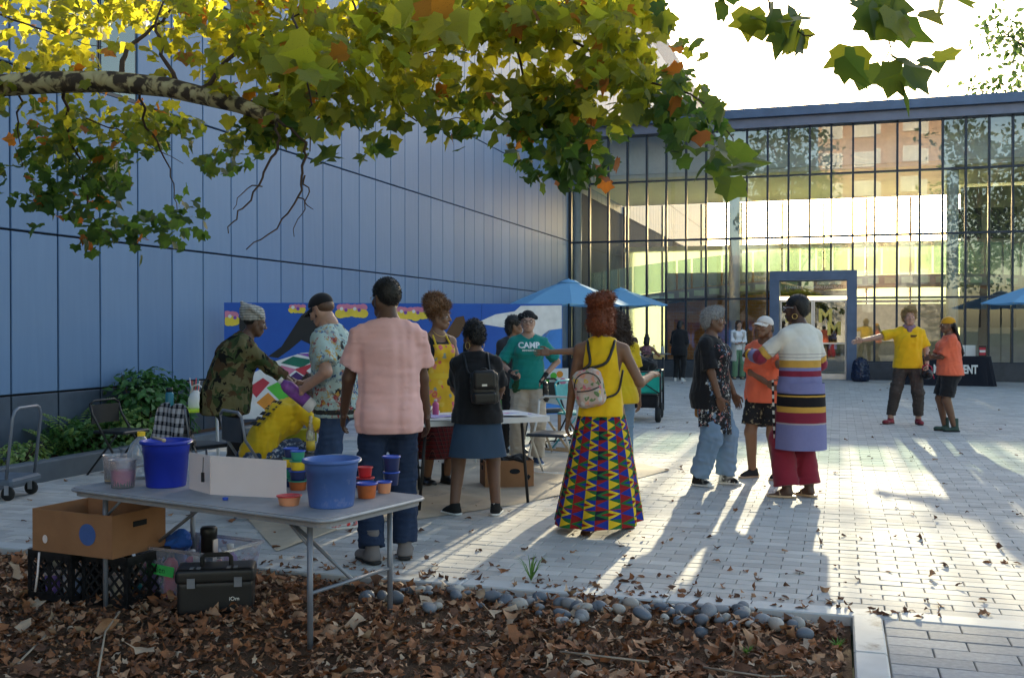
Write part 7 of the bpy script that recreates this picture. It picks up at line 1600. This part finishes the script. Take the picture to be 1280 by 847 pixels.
# ---- the sycamore whose limb hangs over the bed
tpos = V(-5.6, 3.6, -.03); syc = thing('sycamore_tree', 'sycamore tree leaning in with a mottled limb and hanging backlit leaves', 'tree', tpos)
def P6(o): o.matrix_parent_inverse = Matrix.Translation(-tpos); return o
MB().tube([V(0, 0, 0), V(.02, 0, .6), V(-.03, .05, 1.6), V(0, .12, 2.3), V(-.1, .2, 3.4), V(-.2, .3, 5.0), V(-.3, .3, 6.6)], [.30, .24, .21, .19, .16, .12, .08], 14).build('trunk', m_bark, syc, True)
def pth(pts): return [PD(x, y, d) for x, y, d in pts]
lstart = tpos+V(0, .12, 2.25)
limb = [lstart]+pth([(-60, 112, 5.9), (60, 104, 5.8), (140, 103, 5.7), (210, 110, 5.6), (260, 122, 5.5), (300, 132, 5.4), (345, 150, 5.3)])
P6(MB().tube(limb, [.12, .066, .062, .058, .054, .048, .042, .03], 12).build('limb', m_bark, syc, True))
# upper limb out of the picture that carries the upper leaves
ul = [tpos+V(-.1, .2, 3.4)]+pth([(100, -140, 6.4), (330, -110, 6.2), (560, -60, 6.0), (760, -20, 5.6), (900, -30, 4.6), (1050, -60, 3.8)])
P6(MB().tube(ul, [.10, .075, .06, .048, .036, .024, .014], 10).build('limb', m_bark, syc, True))
twigs = [  # (pixel path with depths, start radius)
 ([(230, 112, 5.6), (205, 70, 5.7), (195, 30, 5.8), (215, -20, 6)], .014), ([(150, 103, 5.7), (160, 60, 5.8), (200, 25, 5.9), (240, -10, 6)], .016), ([(250, 118, 5.5), (285, 75, 5.6), (330, 45, 5.7), (390, 10, 5.8)], .014),
 ([(300, 132, 5.4), (350, 120, 5.6), (420, 120, 5.7), (470, 110, 5.8), (540, 130, 5.9)], .014), ([(82, 108, 5.8), (85, 160, 6.2), (100, 200, 6.4), (108, 250, 6.5), (125, 285, 6.5), (150, 300, 6.5)], .010), ([(175, 108, 5.7), (185, 160, 6.1), (205, 190, 6.3), (216, 230, 6.4), (222, 262, 6.4)], .008), ([(30, 106, 5.8), (20, 150, 6.3), (30, 210, 6.4)], .008),
 ([(345, 150, 5.3), (352, 175, 5.2), (340, 200, 5.2), (325, 230, 5.2), (296, 265, 5.2), (286, 292, 5.2)], .009), ([(325, 230, 5.2), (306, 238, 5.2), (292, 262, 5.2)], .004), ([(345, 150, 5.3), (385, 180, 5.2), (380, 215, 5.2), (374, 245, 5.2), (345, 285, 5.2), (308, 312, 5.2)], .009), ([(380, 220, 5.2), (386, 240, 5.2), (375, 268, 5.2), (368, 296, 5.2)], .005), ([(374, 245, 5.2), (392, 262, 5.2)], .004),
 ([(360, -20, 6), (370, 40, 5.3), (378, 80, 5.2), (388, 130, 5.2), (388, 190, 5.2)], .009), ([(600, -50, 6), (660, 20, 5.8), (730, 60, 5.6), (790, 100, 5.4), (850, 140, 5.2)], .012), ([(640, 0, 5.8), (650, 80, 5.8), (670, 140, 5.8), (700, 190, 5.8), (735, 215, 5.8)], .009), ([(790, 100, 5.4), (850, 110, 5.0), (900, 150, 4.9), (925, 195, 4.8)], .007), ([(730, 60, 5.6), (740, 110, 5.6), (735, 170, 5.6)], .006), ([(470, 110, 5.8), (520, 150, 5.8), (590, 150, 5.8)], .007),
 ([(940, -30, 3.6), (965, 10, 3.5), (990, 35, 3.5), (1020, 50, 3.5)], .005), ([(1090, -40, 3.3), (1100, 10, 3.2), (1108, 50, 3.2), (1115, 90, 3.2)], .005), ([(430, -40, 5.8), (450, 30, 5.8), (520, 70, 5.9), (600, 60, 5.9)], .009), ([(0, 20, 6.2), (60, 40, 6.2), (130, 60, 6.1)], .007), ([(110, 150, 6.2), (160, 170, 6.2), (230, 205, 6.3)], .005)]
tw = MB()
for pts, r in twigs:
    P = pth(pts); Q = []
    for i in range(len(P)-1):
        for k in range(4): t = k/4; q = P[i].lerp(P[i+1], t); Q.append(q+V(random.gauss(0, .008), random.gauss(0, .008), random.gauss(0, .008)))
    Q.append(P[-1]); P6(MB().tube(Q, list(np.linspace(r, max(r*.3, .0018), len(Q))), 6).build('twig', m_twig, syc, True))
# leaf clusters: centre px, spread px, depth, depth spread, number, leaf size
CLU = [(60, 40, 75, 40, 6.3, .7, 150, .085), (170, 20, 80, 30, 6.3, .7, 140, .085), (40, 90, 50, 25, 6.2, .5, 50, .08), (280, 25, 80, 35, 6.0, .7, 170, .095), (380, 30, 70, 40, 5.6, .7, 150, .11), (300, 85, 60, 35, 5.6, .6, 90, .10), (410, 95, 60, 45, 5.5, .6, 110, .11), (480, 40, 60, 45, 5.8, .6, 140, .11), (560, 30, 70, 40, 5.9, .6, 170, .11), (640, 25, 60, 35, 5.8, .5, 130, .11), (720, 30, 70, 35, 5.6, .5, 140, .11), (790, 25, 50, 30, 5.3, .5, 80, .11), (500, 110, 60, 40, 5.8, .5, 110, .10), (560, 100, 45, 35, 5.9, .5, 60, .10), (440, 150, 60, 30, 5.7, .4, 60, .10), (350, 160, 60, 35, 5.5, .4, 60, .10),
 (70, 190, 60, 45, 6.5, .5, 120, .085), (120, 230, 60, 45, 6.5, .5, 130, .085), (60, 250, 35, 25, 6.5, .4, 40, .085), (160, 290, 55, 22, 6.5, .4, 55, .085), (190, 160, 60, 35, 6.4, .5, 80, .08), (110, 150, 90, 30, 6.4, .5, 90, .08), (220, 270, 25, 30, 6.4, .3, 25, .085), (290, 195, 40, 25, 6.2, .4, 30, .08),
 (660, 110, 45, 45, 5.8, .4, 90, .11), (690, 160, 40, 35, 5.8, .4, 70, .11), (720, 205, 32, 22, 5.8, .3, 45, .11), (680, 215, 25, 18, 5.8, .3, 16, .10), (770, 90, 55, 35, 5.4, .4, 90, .11), (830, 110, 50, 35, 5.2, .4, 60, .11), (870, 145, 35, 25, 5.0, .3, 30, .11), (890, 205, 22, 18, 4.9, .2, 9, .12), (928, 195, 14, 22, 4.8, .2, 5, .15), (600, 165, 40, 20, 5.8, .4, 18, .10), (850, 160, 20, 40, 5.1, .2, 14, .11), (730, 130, 40, 40, 5.6, .4, 60, .11),
 (965, 25, 26, 16, 3.5, .15, 8, .12), (1000, 40, 22, 12, 3.5, .15, 6, .12), (1095, 20, 32, 14, 3.2, .15, 9, .12), (1085, 78, 22, 16, 3.2, .12, 4, .125), (1118, 92, 18, 22, 3.2, .12, 4, .13), (1166, 74, 3, 5, 3.3, .05, 2, .10), (905, 2, 10, 6, 3.4, .1, 2, .11), (1180, -2, 12, 6, 3.3, .1, 2, .12), (398, 155, 6, 6, 4.9, .1, 1, .17), (385, 80, 30, 30, 4.6, .3, 14, .16), (400, 200, 15, 10, 4.9, .2, 3, .15), (540, 20, 40, 15, 4.4, .2, 10, .14)]
LP, LZ, LD, LT = [], [], [], []
for cx, cy_, sx, sy, d, ds, n, sz in CLU:
    if n > 12: n = int(n*1.5); sz *= .84
    # leaves in little bunches
    nb = max(1, n//4)
    bx, by, bd_ = rng.normal(cx, sx*.62, nb), rng.normal(cy_, sy*.62, nb), rng.normal(d, ds*.5, nb)
    for k in range(n):
        i = rng.integers(0, nb); px_, py_, dd = bx[i]+rng.normal(0, 9*6/d*.9), by[i]+rng.normal(0, 8*6/d*.9), bd_[i]+rng.normal(0, .08)
        if n < 12: px_, py_ = rng.normal(cx, sx*.6), rng.normal(cy_, sy*.6)
        LP.append(tuple(PD(px_, py_, max(dd, 2.6)))); LZ.append(sz*rng.uniform(.7, 1.25)); LD.append(dd); LT.append(float(np.clip((1.0 if px_ < 560 else .85 if px_ < 820 else .3)-max(0, py_-70)/130+rng.normal(0, .22), 0, 1)))  # tone drops lower and rightward: sunlit and shaded leaves put into the colour
LP = np.array(LP); LZ = np.array(LZ); LD = np.array(LD); LT = np.array(LT); nl = len(LP)
Nm = rng.normal(0, 1, (nl, 3)); Nm[:, 1] -= .35; Nm[:, 2] += .5
Up = rng.normal(0, .55, (nl, 3)); Up[:, 2] -= .9
mi = (rng.uniform(0, 1, nl) < .035).astype(int)
order = np.argsort(-(LZ/LD)); big_ = order[:300]; small_ = order[300:]
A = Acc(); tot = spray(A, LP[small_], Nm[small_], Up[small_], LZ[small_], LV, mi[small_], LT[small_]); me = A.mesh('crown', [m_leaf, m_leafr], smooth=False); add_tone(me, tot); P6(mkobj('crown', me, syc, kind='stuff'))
lm = []
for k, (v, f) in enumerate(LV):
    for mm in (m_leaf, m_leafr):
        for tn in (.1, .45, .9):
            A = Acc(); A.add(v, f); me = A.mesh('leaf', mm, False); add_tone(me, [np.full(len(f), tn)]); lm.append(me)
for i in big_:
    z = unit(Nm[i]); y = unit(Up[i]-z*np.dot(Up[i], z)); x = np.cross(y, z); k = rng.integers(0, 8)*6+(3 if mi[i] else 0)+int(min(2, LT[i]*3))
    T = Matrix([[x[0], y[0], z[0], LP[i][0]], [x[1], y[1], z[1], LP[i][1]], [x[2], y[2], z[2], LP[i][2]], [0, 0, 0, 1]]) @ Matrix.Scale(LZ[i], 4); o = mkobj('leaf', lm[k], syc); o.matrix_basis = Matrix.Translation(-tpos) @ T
# ---- leaf litter on the bed
def litter(n, xr, yr, zs, smin, smax, flat=.5):
    x = rng.uniform(*xr, n); y = rng.uniform(*yr, n); keep = np.array([in_view(a, b, 160) for a, b in zip(x, y)]); x, y = x[keep], y[keep]; n = len(x)
    z = np.array([bed_h(a, b) for a, b in zip(x, y)])+rng.uniform(.004, zs, n); P = np.stack([x, y, z], 1); Nn = rng.normal(0, flat, (n, 3)); Nn[:, 2] += 1; U = rng.normal(0, 1, (n, 3)); U[:, 2] *= .2; return P, Nn, U, rng.uniform(smin, smax, n)**1.0
A = Acc(); tt = []
P, Nn, U, S = litter(17000, (-8.5, .02), (2.6, KY-.03), .045, .012, .042); tt += spray(A, P, Nn, U, S, DRY, rng.choice([0, 1, 2, 3], len(P), p=[.42, .2, .3, .08]))
P, Nn, U, S = litter(3200, (-8.5, .02), (2.6, KY-.03), .055, .038, .068, .4); tt += spray(A, P, Nn, U, S, DRY, rng.choice([0, 1, 2, 3], len(P), p=[.42, .28, .2, .10]))
mkobj('leaf_litter', A.mesh('leaf_litter', m_dry, True), bed, kind='stuff')
dm_ = []
for v, f in DRY:
    for m in m_dry: A = Acc(); A.add(v, f); dm_.append(A.mesh('fallen_leaf', m, True))
P, Nn, U, S = litter(420, (-8.5, .02), (2.6, KY-.05), .06, .065, .105, .3); 
for i in range(min(len(P), 220)):
    z = unit(Nn[i]); y = unit(U[i]-z*np.dot(U[i], z)); x = np.cross(y, z); o = mkobj('fallen_leaf', dm_[rng.choice(56)], bed); o.matrix_basis = Matrix([[x[0]*S[i], y[0]*S[i], z[0]*S[i], P[i][0]], [x[1]*S[i], y[1]*S[i], z[1]*S[i], P[i][1]], [x[2]*S[i], y[2]*S[i], z[2]*S[i], P[i][2]], [0, 0, 0, 1]])
# mulch chips
n = 9000; x = rng.uniform(-8, .03, n); y = rng.uniform(2.6, KY-.02, n); keep = np.array([in_view(a, b, 120) for a, b in zip(x, y)]); x, y = x[keep], y[keep]; n = len(x)
chip = (np.array([(-.5, -.12, 0), (.5, -.09, .05), (.48, .1, .0), (-.45, .12, .06), (0, 0, .14)]), np.array([(0, 1, 4), (1, 2, 4), (2, 3, 4), (3, 0, 4)]))
A = Acc(); Pz = np.stack([x, y, np.array([bed_h(a, b) for a, b in zip(x, y)])+.004], 1); Nn = rng.normal(0, .4, (n, 3)); Nn[:, 2] += 1; spray(A, Pz, Nn, rng.normal(0, 1, (n, 3)), rng.uniform(.01, .05, n), [chip], rng.choice([0, 1, 2], n)); mkobj('mulch_chips', A.mesh('mulch_chips', [m_dry[2], M('grey mulch chip', (.10, .075, .055), .9), m_dry[0]], False), bed, kind='stuff')
# leaves blown over the paving
n = 420; A = Acc(); u_ = rng.uniform(0, 1, n); px_ = rng.uniform(0, 1280, n); py_ = 478+(770-478)*rng.uniform(0, 1, n)**1.3; P = np.array([tuple(GP(a, b)) for a, b in zip(px_, py_)]); ok = (P[:, 1] > KY+.05) & (P[:, 0] > WALLX+.2); P = P[ok]; P[:, 2] = .006+rng.uniform(0, .01, len(P)); n = len(P); Nn = rng.normal(0, .3, (n, 3)); Nn[:, 2] += 1; sz_ = rng.uniform(.02, .055, n)
P2_ = np.stack([rng.uniform(-5.5, .6, 260), KY+.05+rng.exponential(.16, 260), np.full(260, .01)], 1); P = np.concatenate([P, P2_]); Nn2 = rng.normal(0, .4, (260, 3)); Nn2[:, 2] += 1; Nn = np.concatenate([Nn, Nn2]); sz_ = np.concatenate([sz_, rng.uniform(.015, .05, 260)])
spray(A, P, Nn, rng.normal(0, 1, (len(P), 3)), sz_, DRY, rng.choice([0, 1, 2], len(P), p=[.35, .15, .5])); mkobj('blown_leaves', A.mesh('blown_leaves', m_dry[:3], False), None, kind='stuff', label='scattered dry brown leaves blown over the pale paving', category='leaves')
# ---- river stones along the kerb
m_st = [M('grey river stone', (.25, .255, .27), .7, 0, .2, 14, rnd=.35), M('pale river stone', (.42, .39, .35), .75, 0, .15, 14, rnd=.3), M('blue grey river stone', (.13, .15, .18), .65, 0, .2, 14, rnd=.3)]
stm = []
for k in range(6):
    v, f = quad_ell((0, 0, 0), (1, random.uniform(.6, .9), random.uniform(.45, .7)), 10); v = v*(1+.08*np.sin(v @ rng.normal(size=(3, 1))*3+k)); 
    for m in m_st: A = Acc(); A.add(v, f); stm.append(A.mesh('stone', m))
for i in range(120):
    px_ = rng.choice([rng.uniform(455, 700), rng.uniform(690, 880), rng.uniform(840, 1010)], p=[.34, .22, .44]); t = (px_-450)/560; py_ = 728+t*34+abs(rng.normal(0, 13))+4; 
    if 690 < px_ < 770: py_ += 12
    p = GP(px_, py_); 
    if p.y > KY-.05: continue
    r = rng.uniform(.026, .058); o = mkobj('stone', stm[rng.integers(0, 18)], bed, (p.x, p.y, bed_h(p.x, p.y)+.02+r*.4), (rng.normal(0, .15), rng.normal(0, .15), rng.uniform(0, 6))); o.scale = (r, r, r)
# fallen twigs
for pts in ([(120, 847, .02), (130, 790, .03), (148, 765, .05), (143, 768, .02)], [(880, 835, .02), (960, 847, .03), (1000, 845, .02)], [(700, 815, .03), (760, 822, .03), (812, 828, .02)], [(60, 790, .02), (20, 830, .03)]):
    MB().tube([GP(x, y, z) for x, y, z in pts], .005, 5).build('fallen_twig', M('pale twig', (.32, .26, .2), .9) if 'pale twig' not in bpy.data.materials else bpy.data.materials['pale twig'], bed, True)
# ---- small weeds
m_weed = leaf_mat('weed leaf', (.05, .12, .02), (.10, .20, .03), (.1, .1, .03), .35)
def grass_tuft(label, p, n, h, parent=None):
    A = Acc(); tn = []
    for i in range(n):
        a = random.uniform(0, 6.28); l = h*random.uniform(.5, 1.1); w_ = .004; s = V(cos(a), sin(a), 0); q = V(-sin(a), cos(a), 0)*w_; vs = [-q, q, s*l*.35+V(0, 0, l*.6)+q*.7, s*l*.35+V(0, 0, l*.6)-q*.7, s*l*.7+V(0, 0, l*.8)]; A.add([tuple(v) for v in vs[:4]], np.array([(0, 1, 2, 3)])); A.add([tuple(vs[3]), tuple(vs[2]), tuple(vs[4])], np.array([(0, 1, 2)])); tn += [random.random()]*2
    me = A.mesh('grass_tuft', m_weed, False); add_tone(me, [np.array(tn)]); return mkobj('grass_tuft', me, None, p, label=label, category='weed')
grass_tuft('tall grassy weed growing at the kerb edge before the zigzag skirt', GP(664, 727)+V(0, 0, .006), 26, .17); grass_tuft('low bright weed in the corner of the leaf bed by the edge stones', G0(1048, 806), 60, .07); grass_tuft('small weed growing in the leaf bed below the river stones', G0(935, 818), 40, .06)
# ---- planter along the wall
plr = thing('planter_edge', 'low grey planter kerb along the panel wall', 'planter', (-7.42, 9.5, 0)); m_pk = M('dark grey timber kerb', (.10, .115, .135), .7, 0, .15, 4)
for k in range(3): box('kerb_length', m_pk, plr, -.10, .06, -2.6+2.4*k+.004, -.2+2.4*k-.004, -.05, .20, bev=.015)
bd = MB(); bd.add([(-8.1, 5.8, .14), (-7.5, 5.8, .14), (-7.5, 14.1, .14), (-8.1, 14.1, .14)], [(0, 1, 2, 3)]); bd.build('planter_soil', m_soil, kind='structure')
m_pl = [leaf_mat('glossy shrub leaf', (.022, .075, .018), (.06, .15, .03), (.08, .14, .03), .25), leaf_mat('pale ivy leaf', (.10, .19, .04), (.25, .33, .10), (.2, .25, .06), .3)]
OV = []
for _ in range(5): f_ = lrs.uniform(.1, .4); OV.append((np.array([(0, 0, 0), (.24, .25, f_*.2), (.27, .55, f_*.2), (0, 1, -.15), (-.27, .55, f_*.2), (-.24, .25, f_*.2), (0, .5, 0)]), np.array([(6, 0, 1), (6, 1, 2), (6, 2, 3), (6, 3, 4), (6, 4, 5), (6, 5, 0)])))
def shrub(label, c, r, h, n, sz, m, name='shrub'):
    t = thing(name, label, 'plant', c); st = MB()
    for i in range(9): a = i*.7; MB().tube([(0, 0, 0), (r[0]*.4*cos(a), r[1]*.4*sin(a), h*.5), (r[0]*.7*cos(a), r[1]*.7*sin(a), h*random.uniform(.7, 1))], [.012, .008, .003], 5).build('stem', m_twig, t, True)
    A = Acc(); a = rng.uniform(0, 6.28, n); q = rng.uniform(0, 1, n)**.5; zz = rng.uniform(.05, 1, n); rr = q*np.sqrt(np.maximum(1-(zz*1.3-.4)**2, .05)); lump = 1+.3*np.sin(3*a+zz*5); P = np.stack([r[0]*rr*np.cos(a)*lump, r[1]*rr*np.sin(a)*lump, h*zz], 1); Nn = P/np.array([r[0], r[1], h])+rng.normal(0, .5, (n, 3)); Nn[:, 2] += .5; U = rng.normal(0, .6, (n, 3)); U[:, 2] -= .2; U[:, :2] += P[:, :2]*2
    tt = spray(A, P, Nn, U, sz*rng.uniform(.6, 1.3, n), OV, 0); me = A.mesh('foliage', m, False); add_tone(me, tt); mkobj('foliage', me, t, kind='stuff'); return t
def fern(label, c, n, L):
    t = thing('fern', label, 'plant', c)
    for i in range(n):
        a = 6.28*i/n+random.uniform(-.2, .2); A = Acc(); tn = []; l = L*random.uniform(.8, 1.15)
        for k in range(1, 16):
            s = k/16; p = V(cos(a)*l*.62*s, sin(a)*l*.62*s, l*(1.0*s-.45*s*s)); w_ = .11*l*sin(pi*min(1, s*.9+.12))+.01; d = V(-sin(a), cos(a), 0); fd = V(cos(a), sin(a), .2)*.028
            for sg in (-1, 1): A.add([tuple(p), tuple(p+d*sg*w_*.5+fd), tuple(p+d*sg*w_+fd*.6+V(0, 0, -.02)), tuple(p+d*sg*w_*.5-fd*.4)], np.array([(0, 1, 2, 3)])); tn.append(.5)
        me = A.mesh('frond', m_pl[0] if i % 2 else m_pl[1], False); add_tone(me, [np.array(tn)]); mkobj('frond', me, t)
pX = lambda px, Xp: PX(px, 409+10, Xp).y
shrub('tall glossy green shrub against the panel wall behind the water jug', V(-7.8, pX(178, -7.8), .14), (.32, .62), .86, 900, .105, m_pl[0]); shrub('broad leafy shrub against the wall left of the plaid shirt', V(-7.78, pX(205, -7.78), .14), (.3, .55), .72, 700, .10, m_pl[0]); shrub('low pale leafed ground plant at the planter kerb behind the cart', V(-7.72, pX(25, -7.72), .14), (.22, .4), .22, 260, .07, m_pl[1]); shrub('low dark ground plant at the planter kerb under the fern', V(-7.75, pX(120, -7.75), .14), (.26, .75), .34, 520, .09, m_pl[0]); shrub('low bright plant between the shrubs and the black chair', V(-7.68, pX(165, -7.68), .14), (.22, .45), .40, 320, .08, m_pl[1])
fern('upright fern growing between the cart handle and the shrubs', V(-7.85, pX(98, -7.85), .14), 13, .78); fern('smaller fern close to the push handle of the cart', V(-7.85, pX(72, -7.85), .14), 11, .55); fern('fern beside the tall glossy shrub', V(-7.85, pX(122, -7.85), .14), 12, .80)
# ---- trees beyond the pavilion and behind the camera
m_far = leaf_mat('far tree foliage', (.03, .06, .015), (.075, .12, .03), (.08, .1, .03), .35)
def tree(label, c, H, R, n, sz, zc=.62, group=None):
    t = thing('leafy_tree', label, 'tree', c, 0, group); MB().tube([(0, 0, -.1), (.1, 0, H*.25), (0, .1, H*.55), (.1, 0, H*.8)], [.035*H*.6, .026*H*.6, .016*H*.6, .005*H], 10).build('trunk', m_twig, t, True)
    cl = []
    for i in range(10): a = i*2.4; zz = H*(.35+.05*i); e = V(R*.6*cos(a), R*.6*sin(a), zz+H*.12); MB().tube([(0, 0, zz*.8), e*.6+V(0, 0, zz*.4), e], [.09, .06, .03], 6).build('branch', m_twig, t, True); cl.append(e)
    for i in range(28): a, b_, q = random.uniform(0, 6.28), random.uniform(-1, 1), random.uniform(.4, 1); cl.append(V(R*q*sqrt(1-b_*b_)*cos(a), R*q*sqrt(1-b_*b_)*sin(a), H*zc+H*(1-zc)*b_*q))
    A = Acc(); C_ = np.array([tuple(c_) for c_ in cl]); k = rng.integers(0, len(C_), n); P = C_[k]+rng.normal(0, R*.17, (n, 3)); Nn = rng.normal(0, 1, (n, 3)); tt = spray(A, P, Nn, rng.normal(0, 1, (n, 3)), sz*rng.uniform(.6, 1.3, n), OV, 0); me = A.mesh('crown', m_far, False); add_tone(me, tt); mkobj('crown', me, t, kind='stuff')
p = PY(1290, 400, 52); tree('tall dark tree rising beyond the pavilion roof at its far end', V(p.x+.9, 52, 0), 16.5, 3.6, 7000, .34)
p = PY(985, 400, 80); tree('broad tree behind the viewer, mirrored dark in the glass beside the brick block', V(-3.4, -18, 0), 17, 4.0, 4200, .40); tree('second tree behind the viewer, mirrored in the right end of the glass', V(9.5, -16, 0), 16, 4.2, 4200, .40)
hb = thing('hedge_row', 'low hedge row beyond the pavilion', 'hedge', (4, 66, 0)); A = Acc(); n = 5000; P = np.stack([rng.uniform(-30, 40, n), rng.normal(0, 1, n), rng.uniform(0, 1, n)*4.0*(1+.3*np.sin(rng.uniform(0, 60, n)))], 1); tt = spray(A, P, rng.normal(0, 1, (n, 3)), rng.normal(0, 1, (n, 3)), rng.uniform(.4, .8, n), OV, 0); me = A.mesh('foliage', m_far, False); add_tone(me, tt); mkobj('foliage', me, hb, kind='stuff')
